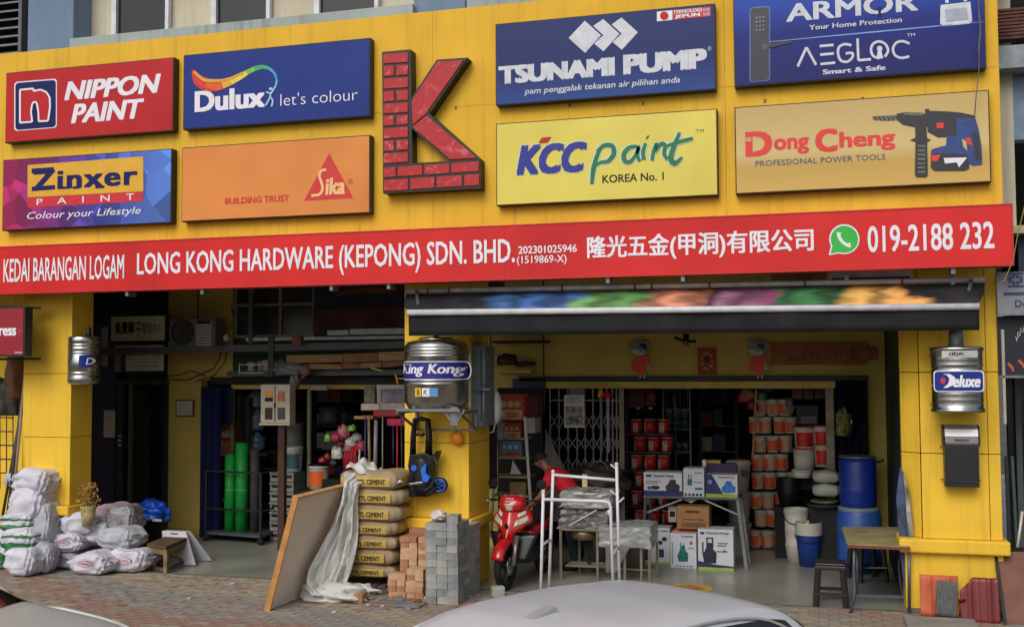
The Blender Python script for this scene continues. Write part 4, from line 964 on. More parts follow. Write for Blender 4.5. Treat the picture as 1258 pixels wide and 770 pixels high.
for (px, py, s_, k) in ((490, 738, .085, 0), (512, 742, .075, 2), (497, 731, .05, 2), (478, 741, .05, 0), (466, 728, .045, 1), (455, 735, .035, 1), (448, 722, .05, 0), (458, 715, .06, 0), (440, 730, .03, 1), (437, 722, .03, 1),
                        (470, 744, .03, 1), (452, 743, .025, 1), (525, 735, .045, 1), (502, 748, .05, 0), (430, 716, .04, 1), (463, 738, .03, 3), (445, 738, .02, 0), (482, 733, .04, 3), (470, 737, .05, 0), (458, 730, .045, 0), (450, 728, .03, 3), (444, 735, .04, 1), (500, 742, .035, 3), (476, 748, .03, 0), (520, 744, .035, 2), (535, 742, .02, 0), (577, 733, .03, 1)):
    q = at(px, py, Z=.0); stone((q.x, q.y, 0), s_, rmats[k], int(px * 7))
q = at(487, 744, Z=0)
MB().box(q.x - .25, q.y - .05, 0, q.x + .28, q.y + .18, .025).build('slab_piece', rmats[0], rub, bevel=.006)
for px, py in ((421, 738), (439, 740)):
    q = at(px, py, Z=0)
    o = MB().box(-.055, -.1, 0, .055, .1, .09).build('loose_brick', bm_[1], None, bevel=.004, world=False); o.location = (q.x, q.y + .08, 0); o.rotation_euler = (0, 0, .1)
    tag(o, 'loose orange brick at the foot of the plastic sheet, %s of the two' % ('left' if px < 430 else 'right'), 'brick', 'loose bricks on the pavement')
q = at(612, 733, Z=0)
o = MB().box(-.07, -.06, 0, .07, .06, .12).build('concrete_lump', gb[2], None, bevel=.015, world=False); o.location = (q.x, q.y, 0); o.rotation_euler = (0, 0, .5)
tag(o, 'pale concrete lump on the ground between the middle column and the motorbike', 'concrete block')
# small plastic bag on block stack
def crumple(name, c, s, mt, seed, label=None, cat=None, squash=(1, 1, .7), nu=34, nv=18, rough=.22, parent=None):
    rnd = random.Random(seed); ph = [(rnd.uniform(1, 4), rnd.uniform(1, 5), rnd.uniform(0, 6)) for _ in range(9)]
    def f(u, v):
        a = 2 * pi * u; b = pi * (v - .5); k = 1
        for i, (p, q, r) in enumerate(ph): k += rough / (1 + i * .6) * abs(sin(p * (round(i % 4) + 1) * 0 + (i % 5 + 1) * a + r + q * b)) - rough * .4 / (1 + i * .6)
        k *= .86 + .22 * mnoise.ridged_multi_fractal(Vector((cos(a) * cos(b) * 1.6 + seed, sin(a) * cos(b) * 1.6, sin(b) * 1.6)), .9, 2.1, 4, 1.0, 2.0) - .12
        z = sin(b) * k * s * squash[2]
        return (c[0] + cos(a) * cos(b) * k * s * squash[0], c[1] + sin(a) * cos(b) * k * s * squash[1], max(z, -s * squash[2] * .55) + c[2] + s * squash[2] * .55)
    o = MB().grid(f, nu, nv).build(name, mt, parent, smooth=True)
    if label: tag(o, label, cat)
    return o
clearp = M('crumpled_plastic', (205, 205, 205), .3, var=.1, bump=.4, bscale=25)
crumple('plastic_bag', tuple(at(539, 637, Y=-.72)), .075, M('pinkish_plastic', (210, 196, 198), .35), 5, 'small crumpled white plastic bag on top of the grey block stack', 'plastic bag')

# plywood board leaning on the cement
bd = thing('plywood_board', 'beige plywood board with a raw wood edge leaning against the cement bags', 'board', (-5.68, -1.0, 0))
ang = math.atan2(.33, 1.205)
def bp_(u, v, w_): # u along y, v up slope, w normal (towards -x up)
    y = -1.6 + u * 1.22; x = -5.685 + v * 1.25 * sin(ang) - w_ * cos(ang); z = v * 1.25 * cos(ang) + w_ * sin(ang); return (x, y, z)
def slabq(u0, v0, u1, v1, w0, w1):
    mb = MB(); mb.add([bp_(u0, v0, w0), bp_(u1, v0, w0), bp_(u1, v1, w0), bp_(u0, v1, w0), bp_(u0, v0, w1), bp_(u1, v0, w1), bp_(u1, v1, w1), bp_(u0, v1, w1)],
           [(0, 3, 2, 1), (4, 5, 6, 7), (0, 1, 5, 4), (1, 2, 6, 5), (2, 3, 7, 6), (3, 0, 4, 7)]); return mb
ply = M('ply_face', (236, 222, 206), .7, var=.03, scale=2)
slabq(.02, 0.02, .998, .998, -.035, -.005).build('sheet', ply, bd)
slabq(0, 0, .019, 1, -.055, .012).build('edge_batten', M('batten', (196, 138, 76), .65, var=.12, scale=8), bd, bevel=.003)
slabq(.02, .981, 1, 1, -.055, .010).build('edge_batten', M('batten2', (206, 164, 110), .65, var=.12, scale=8), bd, bevel=.003)
# white woven plastic sheet draped over the cement bags and down the front of the board
tarp = M('tarp_woven', (216, 216, 212), .45, var=.12, scale=3, bump=.35, bscale=12)
tp = thing('plastic_sheet', 'translucent white plastic sheet draped from the top of the cement bags down to the pavement', 'plastic sheet', (-5.2, -.6, 0))
edge = [  # rows from the top: left px, right px, y px, depth left, depth right
    (424, 470, 579, -.42, .15), (423, 476, 581, -.55, .0), (422, 442, 592, -.62, -.50), (421, 440, 604, -.66, -.52), (417, 438, 620, -.70, -.54), (410, 437.5, 636, -.76, -.55), (403, 437, 652, -.82, -.56),
    (394, 436, 668, -.88, -.60), (386, 433, 684, -.94, -.66), (379, 429, 698, -1.0, -.72), (376, 424, 712, -1.05, -.78), (377, 430, 722, -1.1, -.8), (384, 446, 731, -1.12, -.85)]
rows = [(at(l, y, Y=yl), at(r, y + 3, Y=yr)) for l, r, y, yl, yr in edge]
def tf(u, v):
    k = v * (len(rows) - 1); i = min(int(k), len(rows) - 2); f = k - i
    a = rows[i][0].lerp(rows[i + 1][0], f); b = rows[i][1].lerp(rows[i + 1][1], f); q = a.lerp(b, u)
    am = min(1, v * 3) * .035
    q.y += am * (sin(u * 19 + v * 3) + .6 * sin(u * 37 - v * 7) + .5 * sin(u * 9 + v * 13)); q.x += .012 * sin(v * 23 + u * 5) * (1 - abs(2 * u - 1)) + .01 * sin(u * 30 + v * 4)
    cr2 = mnoise.ridged_multi_fractal(Vector((u * 5, v * 7, 3.1)), .8, 2.2, 4, 1.0, 2.0) - 1
    q.y -= .03 * cr2 * min(1, v * 3); q.x += .012 * cr2
    if q.z < .02: q.z = .02 + .01 * sin(u * 20)
    return tuple(q)
MB().grid(tf, 80, 90).build('drape', tarp, tp, solid=.003)
tops = [(at(425, 584, Y=-.46), at(495, 598, Y=-.42)), (at(430, 577, Y=-.3), at(492, 591, Y=-.25)), (at(444, 572, Y=-.1), at(488, 585, Y=-.05)), (at(450, 574, Y=.05), at(484, 582, Y=.08))]
def tf2(u, v):
    k = v * 3; i = min(int(k), 2); f = k - i; a = tops[i][0].lerp(tops[i + 1][0], f); b = tops[i][1].lerp(tops[i + 1][1], f); q = a.lerp(b, u)
    q.z += .03 + .06 * sin(u * 5 + 1) * (1 - u) + .022 * sin(u * 21 + v * 9) + .012 * sin(v * 22 + u * 7); return tuple(q)
MB().grid(tf2, 40, 16).build('top_fold', tarp, tp, solid=.003)
crumple('crumpled_end', tuple(at(408, 735, Z=0)), .20, tarp, 11, squash=(1.5, .8, .5), rough=.35, nu=40, nv=20, parent=tp)
crumple('crumpled_end', tuple(at(436, 729, Z=0)), .12, tarp, 13, squash=(1.7, .8, .5), rough=.35, nu=40, nv=20, parent=tp)
crumple('crumpled_end', tuple(at(386, 731, Z=0)), .11, M('tarp_grey', (150, 146, 138), .5, bump=.3), 17, squash=(1.4, .8, .6), rough=.35, nu=32, nv=16, parent=tp)

for k, (px, py, s_) in enumerate(((285, 717, .035), (232, 735, .02), (410, 752, .025), (600, 744, .03))):
    q = at(px, py, Z=.0)
    o = MB().add([(-s_, -s_ * .6, .004), (s_ * .8, -s_ * .7, .006), (s_, s_ * .5, .02), (-s_ * .7, s_ * .8, .008), (-s_, -s_ * .6, .0), (s_ * .8, -s_ * .7, .001), (s_, s_ * .5, .001), (-s_ * .7, s_ * .8, .001)], [(0, 1, 2, 3), (0, 4, 5, 1), (1, 5, 6, 2), (2, 6, 7, 3), (3, 7, 4, 0)]).build('paper_scrap', offw, None, world=False); o.location = (q.x, q.y, .0)
    tag(o, 'small white scrap lying on the paving, ' + ['below the trolley', 'near the left car', 'in front of the brick stack', 'between the block stack and the silver car'][k], 'litter')
# ================================================================ LEFT BAY
Y3 = 3.0
# window wall above the left opening
uw = thing('shop_upper_window', 'dark gridded window above the left shop opening', 'window', (xat(336, 380, 2.98), 2.98, zat(336, 412, 2.98)))
q = rect(286, 352, 497, 430, 2.98)
MB().box(q[0], 2.99, zlft + .16, OPL[1] + .1, 3.1, 3.86).build('wall', M('fascia_board_green', (34, 66, 44), .7), uw)
q = rect(290, 340, 386, 414, 2.98)
MB().box(q[0], 2.975, q[1], q[2], 2.985, q[3]).build('pane', M('dim_glass', (42, 48, 48), .2, var=.2, scale=2), uw)
for (a, b, c, d) in ((288, 338, 291.5, 415), (343, 338, 346.5, 415), (384, 338, 387, 415), (288, 372.5, 387, 376), (288, 340, 387, 342), (288, 411, 387, 415)):
    w_ = rect(a, b, c, d, 2.96); MB().box(w_[0], 2.94 if a < c - 50 else 2.945, w_[1], w_[2], 2.974, w_[3]).build('mullion', M('mullion_grey', (130, 130, 110), .6), uw)
w_ = rect(306, 335, 311, 422, 2.7); MB().box(w_[0], 2.68, w_[1], w_[2], 2.74, 3.86).build('conduit', greym, uw)
q = rect(386, 340, 500, 377, 2.93); o = MB().box(q[0], 2.93, q[1], q[2], 2.96, q[3] + .2).build('poster_board', M('poster_navy', (22, 24, 56), .6, var=.25, scale=3), None); tag(o, 'dark navy board with an orange smear hung above the left opening', 'board')
sm = MB(); sm.grid(lambda u, v: (q[0] + .35 + u * .9, 2.925, q[1] + .16 + .05 * sin(u * 3) + v * (.05 + .05 * u)), 10, 1); sm.build('smear', M('smear_orange', (130, 60, 36), .7, var=.3), o)
q = rect(385, 378, 500, 409, 2.93); o = MB().box(q[0], 2.93, q[1], q[2], 2.96, q[3]).build('brown_board', M('poster_brown', (86, 50, 42), .7, var=.2, scale=3), None); tag(o, 'plain dark brown board below the navy board', 'board')
for k, (a, b, c, d, Yd) in enumerate(((402, 405.5, 428, 411.5, 2.6), (430, 403.5, 499, 410.5, 2.6), (302, 413.5, 497, 417.5, 2.7))):
    q = rect(a, b, c, d, Yd); o = MB().box(q[0], Yd, q[1], q[2], Yd + .06, q[3]).build('white_batten', whitem, None, bevel=.003)
    tag(o, ('short white batten at the left end of the upper pair', 'long white batten at the right of the upper pair', 'thin white pipe running the width of the left bay below the battens')[k], 'batten')
# long steel shelf beam with its post
sb = thing('steel_shelf', 'long grey steel shelf on a post carrying timber above the left opening', 'shelf', at(340, 440, Y=2.3))
MB().bar(at(125, 432, Y=2.35), at(503, 423, Y=2.15), .06, .10).build('front_beam', M('beam_grey', (84, 86, 92), .6, metal=.2), sb)
MB().bar(at(280, 459, Y=2.5), at(503, 457, Y=2.35), .05, .08).build('lower_beam', M('beam_grey', (84, 86, 92), .6, metal=.2), sb)
MB().bar(at(333.5, 412, Y=2.2), at(333, 463, Y=2.2), .035, .09).build('hanger', M('dark_steel', (30, 40, 44), .5), sb)
q = at(366, 418, Y=2.1)
o = MB().obox(q, (.14, .1, .13)).build('junction_box', M('rust_box', (120, 70, 56), .7), None, bevel=.008); tag(o, 'small rusty red junction box where the hanger meets the shelf beam', 'junction box')
tcol = [(150, 112, 80), (132, 96, 66), (166, 128, 92), (140, 104, 74)]
tl = [((358, 441), (426, 440), .11), ((427, 440), (469, 438.5), .12), ((470, 438), (502, 437), .12), ((360, 450), (385, 451), .07), ((386, 450), (425, 450.5), .07), ((424, 449), (447, 449), .08), ((448, 449), (473, 447.5), .07), ((474, 447.5), (502, 444.5), .09)]
for k, (a, b, hgt) in enumerate(tl):
    Yt = 2.25 + .1 * (k > 2)
    o = MB().bar(at(*a, Y=Yt), at(*b, Y=Yt), .3, hgt).build('timber_plank', M('timber_' + 'abcd'[k % 4], tcol[k % 4], .75, var=.15, stretch=(1, 1, 6)), None)
    tag(o, 'tan timber plank on the steel shelf, %s row, %s' % ('upper' if k < 3 else 'lower', ['left end', 'second', 'right end', 'left end', 'second', 'third', 'fourth', 'right end'][k]), 'plank', 'planks on the steel shelf')
# basket with bottles and plastic mess
bkt = thing('wire_rack', 'small white wire rack with jars on the left end of the steel shelf', 'rack', at(315, 456, Y=2.5))
for y in (448, 458): MB().tube([at(294, y, Y=2.45), at(345, y, Y=2.45)], .008, 5).build('wire', whitem, bkt)
MB().tube([at(294, 446, Y=2.45), at(294, 460, Y=2.45)], .008, 5).build('wire', whitem, bkt)
for k, (px, c) in enumerate(((309, (180, 176, 160)), (321, (160, 150, 120)), (328, (190, 180, 160)), (339, (150, 140, 120)), (348, (130, 120, 100)))):
    q = at(px, 457, Y=2.55); s_ = random.uniform(.8, 1.1)
    o = MB().lathe([(.05, 0), (.055, .02), (.05, .11 * s_), (.075 * s_, .14 * s_), (.07, .17 * s_), (.02, .18 * s_)], tuple(q), 12).build('jar', M('jar_%d' % k, c, .5, var=.2), None)
    tag(o, 'dusty pale jar on the wire rack, %s from the left' % ['first', 'second', 'third', 'fourth', 'fifth'][k], 'jar', 'jars on the wire rack')
crumple('plastic_bundle', tuple(at(357, 460, Y=2.2)), .17, M('grey_plastic', (120, 122, 122), .35, bump=.4), 21, 'bundle of crumpled grey plastic hanging off the steel shelf', 'plastic bundle', (1.3, .6, .6))
crumple('plastic_bundle', tuple(at(362, 478, Y=2.2)), .09, M('grey_plastic', (120, 122, 122), .35, bump=.4), 22, 'grey plastic scrap dangling below the bundle on the steel shelf', 'plastic scrap', (.7, .6, 1.6))
o = MB().bar(at(371, 464, Y=2.2), at(381, 455, Y=2.2), .05, .04).build('clay_scrap', M('rust', (140, 70, 50), .8), None); tag(o, 'rusty brown scrap lying on the rail above the left opening', 'scrap')
o = MB().bar(at(456, 452, Y=2.1), at(469, 455, Y=2.1), .02, .015).build('yellow_ruler', M('ruler_yellow', (220, 200, 90), .5), None); tag(o, 'short pale yellow stick on the shelf near the middle column', 'stick')
sy = thing('yellow_bracket', 'small yellow folding bracket on the rail beside the middle column', 'bracket', at(489, 470, Y=2.2))
MB().bar(at(486, 459, Y=2.2), at(489, 472, Y=2.2), .03, .02).build('leg', M('ruler_yellow2', (226, 180, 40), .5), sy); MB().bar(at(489, 464.5, Y=2.2), at(498, 465, Y=2.2), .015).build('arm', M('ruler_yellow2', (226, 180, 40), .5), sy)
# air conditioner
q = rect(205, 391, 262, 427, 2.5)
ac = thing('air_conditioner', 'grey outdoor air conditioner unit with a round fan on the yellow pier', 'air conditioner', (q[0], 2.5, q[1]))
acm = M('ac_body', (118, 116, 110), .55, var=.08); acl = M('ac_louvre', (206, 204, 194), .55, var=.05)
MB().box(q[0], 2.55, q[1], q[2], 2.85, q[3]).build('case', acm, ac, bevel=.01)
fc = at(222.5, 408, Y=2.5); rf = .175
MB().lathe([(.0, .02), (rf, .02), (rf, -.006), (rf + .012, -.006), (rf + .012, .03)], (fc.x, 2.535, fc.z), 24, 'y').build('fan_grille', M('fan_black', (16, 16, 18), .6), ac)
mb = MB()
for k in range(1, 5): mb.lathe([(rf * k / 5, 0), (rf * k / 5 + .006, -.004), (rf * k / 5 + .012, 0)], (fc.x, 2.528, fc.z), 24, 'y', caps=False)
for k in range(8): a = k * pi / 4; mb.bar((fc.x, 2.53, fc.z), (fc.x + rf * cos(a), 2.53, fc.z + rf * sin(a)), .006)
mb.build('fan_ring', M('fan_ring', (26, 26, 26), .6), ac)
g0 = rect(240.5, 392.5, 259.5, 426, 2.54)
for k in range(9): MB().box(g0[0], 2.54, g0[1] + .02 + k * .042, g0[2], 2.549, g0[1] + .045 + k * .042).build('louvre', acl, ac)
g1 = rect(242, 393.5, 258, 397.5, 2.53); MB().box(g1[0], 2.53, g1[1], g1[2], 2.5395, g1[3]).build('name_strip', M('strip_dark', (50, 50, 60), .5), ac)
MB().box(q[0] - .1, 2.5, q[1] - .06, q[2] + .1, 2.9, q[1] - .005).build('bracket', greym, ac)
q2 = at(279, 415, Y=2.7); MB().obox(q2, (.08, .1, .09)).build('valve', offw, ac, bevel=.01)
for pts in (((268, 398), (280, 405), (288, 395), (284, 375)), ((206, 462), (222, 460), (235, 455), (252, 462)), ((206, 466), (230, 467), (250, 458), (263, 452), (270, 440), (272, 428)), ((240, 468), (262, 462), (276, 445), (279, 430)), ((243, 350), (243, 391))):
    MB().tube([at(x, y, Y=2.97) for x, y in pts], .007, 5).build('cable', dark, ac)
# framed notice on pier
q = rect(216, 491, 238, 511.5, 2.97)
nf = thing('framed_notice', 'small white notice in a reddish frame on the yellow pier', 'notice', (q[0], 2.97, q[1]))
MB().box(q[0], 2.965, q[1], q[2], 2.998, q[3]).build('frame', M('frame_red', (120, 60, 40), .6), nf, bevel=.003); MB().box(q[0] + .02, 2.96, q[1] + .02, q[2] - .02, 2.9645, q[3] - .02).build('paper', offw, nf)
for k in range(5): MB().box(q[0] + .05, 2.958, q[1] + .05 + k * .035, q[2] - .05 - .03 * (k % 2), 2.9598, q[1] + .056 + k * .035).build('text_line', M('print_grey', (120, 120, 118), .7), nf)
# sign above the side door
q = rect(137, 388.5, 202.5, 418.5, 2.5)
ds = thing('door_sign', 'pale sign board with dark brush Chinese characters above the side door', 'sign board', (q[0], 2.5, q[1]))
MB().box(q[0] - .02, 2.5, q[1] - .02, q[2] + .02, 2.62, q[3] + .02).build('frame', M('sign_frame_dark', (40, 46, 44), .6), ds)
MB().box(q[0], 2.49, q[1], q[2], 2.4995, q[3]).build('face', M('sign_pale_green', (204, 212, 186), .6, var=.1, scale=3), ds)
lettering(ds, '吳覺華', (141, 410.5), (165, 395), black, 2.486, bold=.05)
lettering(ds, '中', (166.5, 412), (174, 392), black, 2.486); lettering(ds, '醫堂', (175, 409), (186.5, 396), black, 2.486); lettering(ds, '女心', (187.5, 407), (199, 396.5), black, 2.486)
lettering(ds, 'o', (196.3, 416.4), (199.4, 413.4), whitem, 2.486)
q = rect(153, 432, 200, 455.5, 2.5)
dn = thing('door_notice', 'wide white notice board under the Chinese sign, striped by a dark bar', 'notice', (q[0], 2.5, q[1]))
MB().box(q[0], 2.5, q[1], q[2], 2.53, q[3]).build('panel', offw, dn)
for k in range(4): MB().box(q[0] + .05, 2.497, q[1] + .07 + k * .055, q[2] - .06, 2.4995, q[1] + .078 + k * .055).build('text_line', M('print_grey', (120, 120, 118), .7), dn)
q = rect(140, 424, 200, 428, 2.48); MB().box(q[0], 2.48, q[1], q[2], 2.52, q[3]).build('white_strip', offw, dn)
q = rect(124, 429, 206, 431.5, 2.44); MB().box(q[0], 2.44, q[1], q[2], 2.47, q[3]).build('dark_bar', dark, dn)
q = rect(140.5, 433, 148.5, 457, 2.5); MB().box(q[0], 2.5, q[1], q[2], 2.53, q[3]).build('side_panel', M('notice_grey', (130, 124, 120), .6), dn)
q = rect(149, 424, 154, 457, 2.49); MB().box(q[0], 2.49, q[1], q[2], 2.535, q[3]).build('violet_strip', M('violet', (70, 50, 100), .6), dn)
q = rect(124.5, 402, 131.5, 450, 2.4)
vs_ = thing('vertical_sign', 'narrow vertical white strip sign beside the left column tank', 'sign', (q[0], 2.4, q[1]))
MB().box(q[0], 2.4, q[1], q[2], 2.42, q[3]).build('panel', M('strip_lilac', (160, 156, 176), .6, var=.2, scale=14), vs_)
# side door: frame, inner leaf, white paper, green strip
sdr = thing('side_door', 'open dark side door with a white paper on its frame, left of the yellow pier', 'door', (xat(165, 600, 2.95), 2.95, 0))
for (a, b, m_, Yd) in ((140, 150, M('door_frame_green', (46, 58, 50), .6), 2.9), (157, 161, M('door_grey', (90, 92, 84), .6), 2.95), (199, 204, navy, 2.93)):
    MB().box(xat(a, 560, Yd), Yd, 0, xat(b, 560, Yd), Yd + .06, 2.3).build('jamb', m_, sdr)
MB().box(xat(161, 560, 3.3), 3.3, 0, xat(183, 560, 3.3), 3.35, 2.25).build('inner_leaf', M('leaf_brown', (58, 48, 38), .6), sdr)
MB().box(xat(140, 560, 2.9), 2.89, 2.3, xat(204, 560, 2.9), 2.96, 2.38).build('lintel', M('door_frame_green', (46, 58, 50), .6), sdr)
q = rect(127.5, 504, 141, 537, 2.86); MB().box(q[0], 2.86, q[1], q[2], 2.87, q[3]).build('paper', offw, sdr)
q = rect(120, 470, 141, 700, 2.88); MB().box(q[0], 2.875, 0, q[2], 2.99, 2.6).build('navy_post', navy, sdr)
for k in range(3): MB().box(xat(145, 560, 2.88), 2.87, 1.35 + k * .07, xat(148, 560, 2.88), 2.899, 1.38 + k * .07).build('switch', offw, sdr)
# folding blue shutter, left opening
def folding(name, label, pa, pb, ztop_, Yd, nfold, mat, depth=.08):
    t = thing(name, label, 'folding door', (pa, Yd, 0))
    for i in range(nfold):
        x0 = pa + (pb - pa) * i / nfold; x1 = pa + (pb - pa) * (i + 1) / nfold; y0 = Yd + (depth if i % 2 else 0); y1 = Yd + (0 if i % 2 else depth)
        mb = MB(); mb.prism([(x0, y0), (x1, y1), (x1 + .004, y1 + .02), (x0 + .004, y0 + .02)], .02, ztop_, 'xy'); mb.build('leaf', mat, t)
    return t
folding('folding_door', 'folded navy metal shutter beside the yellow pier at the left opening', xat(246, 560, 2.6), xat(270, 560, 2.6), zlft + .02, 2.6, 6, M('shutter_navy', (26, 36, 84), .45, metal=.2))
fd = folding('folding_door', 'folded navy metal shutter behind the blue barrels at the right opening', xat(1028, 560, 2.72), xat(1067, 560, 2.72), zr + .09, 2.72, 9, M('shutter_dark', (30, 34, 58), .45, metal=.2))
q = at(1046, 508, Y=2.66); MB().tube([q, q + Vector((0, 0, -.22))], .012, 6).build('handle', steel, fd)
MB().box(xat(270, 560, 2.85), 2.85, zlft - .55, xat(284, 560, 2.85), 2.88, zlft).build('leaf', M('shutter_navy', (26, 36, 84), .45, metal=.2), bpy.data.objects['folding_door'])
# posts of the left shop front
for k, (a, b, Yd, lb) in enumerate(((377, 381, 3.02, 'slim pale post in the middle of the left opening'), (283, 286, 3.02, 'slim olive post at the left edge of the left opening'))):
    q = rect(a, 470, b, 660, Yd); o = MB().box(q[0], Yd, 0, q[2], Yd + .05, zlft).build('door_post', M('post_olive', (150, 150, 110), .6), None); tag(o, lb, 'post')
# grey curtain-like roller tubes behind
gt = thing('roll_bundle', 'tall grey vertical rolls leaning behind the electric box', 'rolls', (xat(300, 600, 3.6), 3.6, 0))
for k, px in enumerate((294, 299, 304, 309)): MB().tube([(xat(px, 560, 3.6), 3.6, 0), (xat(px, 560, 3.6), 3.6, 2.15 - .02 * k)], .045, 10).build('roll', M('roll_grey_%d' % (k % 2), (92 - 30 * (k % 2), 88 - 30 * (k % 2), 84 - 28 * (k % 2)), .7), gt)
# electric box on a brown post
q = rect(320, 472, 356, 519.5, 1.9)
eb = thing('electric_box', 'cream electric meter box with four small windows on a brown post', 'electric box', ((q[0] + q[2]) / 2, 1.95, 0))
ebm = M('ebox_cream', (190, 184, 164), .5, var=.08)
MB().box(q[0], 1.9, q[1], q[2], 2.08, q[3]).build('case', ebm, eb, bevel=.01)
MB().box(q[0] - .01, 1.88, q[1] - .03, q[2] + .01, 2.06, q[1] - .002).build('base_lip', ebm, eb)
xm = (q[0] + q[2]) / 2; MB().box(xm - .006, 1.894, q[1] + .02, xm + .006, 1.8995, q[3] - .02).build('door_gap', dark, eb)
MB().box(xm - .012, 1.885, q[1] + .22, xm + .012, 1.8935, q[1] + .28).build('lock', black, eb)
for (a, b, c, d, m_, nm) in ((325.5, 500.5, 334.5, 515, M('win_brown', (50, 36, 30), .3), 'window'), (341, 500.5, 350, 515, M('win_grey', (70, 72, 74), .3), 'window'), (325.5, 480, 335, 488, M('lbl_orange', (220, 150, 40), .5), 'sticker'), (325.5, 488.3, 335, 493, navyp, 'sticker'), (341, 480, 350, 493, M('lbl_red', (200, 120, 90), .5, var=.4, scale=40), 'sticker')):
    w_ = rect(a, b, c, d, 1.894); MB().box(w_[0], 1.892, w_[1], w_[2], 1.8995, w_[3]).build(nm, m_, eb)
MB().box(xm + .02, 1.95, 0, xm + .12, 2.03, q[1] - .031).build('post', M('post_brown', (70, 44, 34), .7), eb)
# trolley
tr = thing('trolley', 'dark steel cage trolley holding the green rolls in the left opening', 'trolley', (-8.9, 3.0, 0))
c0 = at(253, 654, Z=.12); c1 = at(320, 659, Z=.12); c2 = at(345, 651, Z=.12)
c0 = Vector((c0.x, c0.y, 0)); c1 = Vector((c1.x, c1.y, 0)); c2 = Vector((c2.x, c2.y, 0)); c3 = c0 + (c2 - c1)
zt = zat(320, 581, c1.y); zm = zat(320, 628, c1.y)
for c in (c0, c1, c2, c3): MB().bar(c + Vector((0, 0, .1)), c + Vector((0, 0, zt)), .03).build('post', darkm, tr)
for (a, b) in ((c0, c1), (c1, c2), (c2, c3), (c3, c0)):
    for z in (zt, zm): MB().bar(a + Vector((0, 0, z)), b + Vector((0, 0, z)), .025).build('rail', darkm, tr)
MB().add([tuple(c + Vector((0, 0, z))) for z in (.1, .14) for c in (c0, c1, c2, c3)], [(3, 2, 1, 0), (4, 5, 6, 7), (0, 1, 5, 4), (1, 2, 6, 5), (2, 3, 7, 6), (3, 0, 4, 7)]).build('deck', greym, tr)
for c in (c0, c1, c2, c3): MB().lathe([(.02, -.015), (.05, -.015), (.05, .015), (.02, .015)], (c.x, c.y, .05), 12, 'y').build('caster', rubber, tr)
gr = M('green_net', (20, 150, 60), .5, var=.1)
for k, (px, t0, pb, r_, zz) in enumerate(((283, 558, 652, 7.0, 'left'), (297, 544, 652, 8.0, 'right'))):
    b_ = c0.lerp(c1, (px - 253) / 67) + (c2 - c1) * .35; x = at(px, 600, Y=b_.y).x
    rad = r_ * .0118
    t = thing('green_roll', 'tall bright green roll standing in the cage trolley, the %s one' % zz, 'roll', (x, b_.y, .14), group='green rolls in the trolley')
    MB().lathe([(.03, .14), (rad, .14), (rad, zat(px, t0, b_.y)), (.03, zat(px, t0, b_.y) + .004)], (x, b_.y, 0), 18).build('mesh_roll', gr, t)
    MB().lathe([(rad + .002, zat(px, 601, b_.y) - .008), (rad + .002, zat(px, 601, b_.y) + .004)], (x, b_.y, 0), 18, caps=False).build('tie', M('tie_pale', (110, 190, 120), .5), t)
b_ = c0.lerp(c1, .85) + (c2 - c1) * .4; x = at(313, 600, Y=b_.y).x
o = MB().lathe([(.02, .14), (.07, .14), (.07, 1.35), (.02, 1.35)], (x, b_.y, 0), 14).build('dark_roll', M('roll_dark', (60, 58, 56), .7), None); tag(o, 'dark grey roll beside the two green rolls in the trolley', 'roll')
t = thing('bent_rod', 'thin cream bent rod at the left end of the trolley', 'rod', at(262, 640, Y=2.9))
MB().tube([at(x, y, Y=2.75) for x, y in ((257, 616), (266, 612.5), (274, 612), (276, 618), (276, 632))], .006, 5).build('rod', M('rod_cream', (180, 170, 130), .5), t)
o = MB().box(xat(256.5, 560, 2.8), 2.8, zat(257, 586, 2.8), xat(259, 560, 2.8), 2.82, zat(257, 541, 2.8)).build('white_lath', offw, None); tag(o, 'thin pale upright lath in front of the navy shutter', 'lath')
# shelf goods on the left of the opening: boxes
for k, (a, b, c, d, col, lb) in enumerate(((262, 516, 284, 530, (130, 84, 50), 'brown carton on top of the cartons beside the navy shutter'), (262, 530, 286, 541, (150, 80, 56), 'flat rusty carton in the middle of the cartons beside the navy shutter'), (264, 541.5, 287, 560, (176, 120, 84), 'tan carton at the bottom of the cartons beside the navy shutter'))):
    q = rect(a, b, c, d, 3.15); o = MB().box(q[0], 3.15, q[1], q[2], 3.45, q[3]).build('carton', M('carton_%d' % k, col, .8, var=.2), None, bevel=.005); tag(o, lb, 'carton')
o = MB().box(xat(256, 560, 3.2), 3.16, 0, xat(288, 560, 3.2), 3.5, zat(275, 561, 3.15)).build('low_cabinet', dark, None); tag(o, 'dark cabinet under the cartons behind the green rolls', 'cabinet')
crumple('white_bag', tuple(at(279, 537, Y=3.1)), .09, M('bag_dim', (190, 180, 170), .5), 33, 'small pale crumpled bag against the rusty carton', 'bag')
for o_, lb in ((MB().tube([at(257.5, 525, Y=2.95), at(260, 500, Y=2.95), at(258.5, 470 + 35, Y=2.95)], .02, 6), 'red rod'),):
    o = o_.build('red_pole', M('pole_red', (170, 30, 36), .5), None); tag(o, 'short red pole leaning on the navy shutter', 'pole')
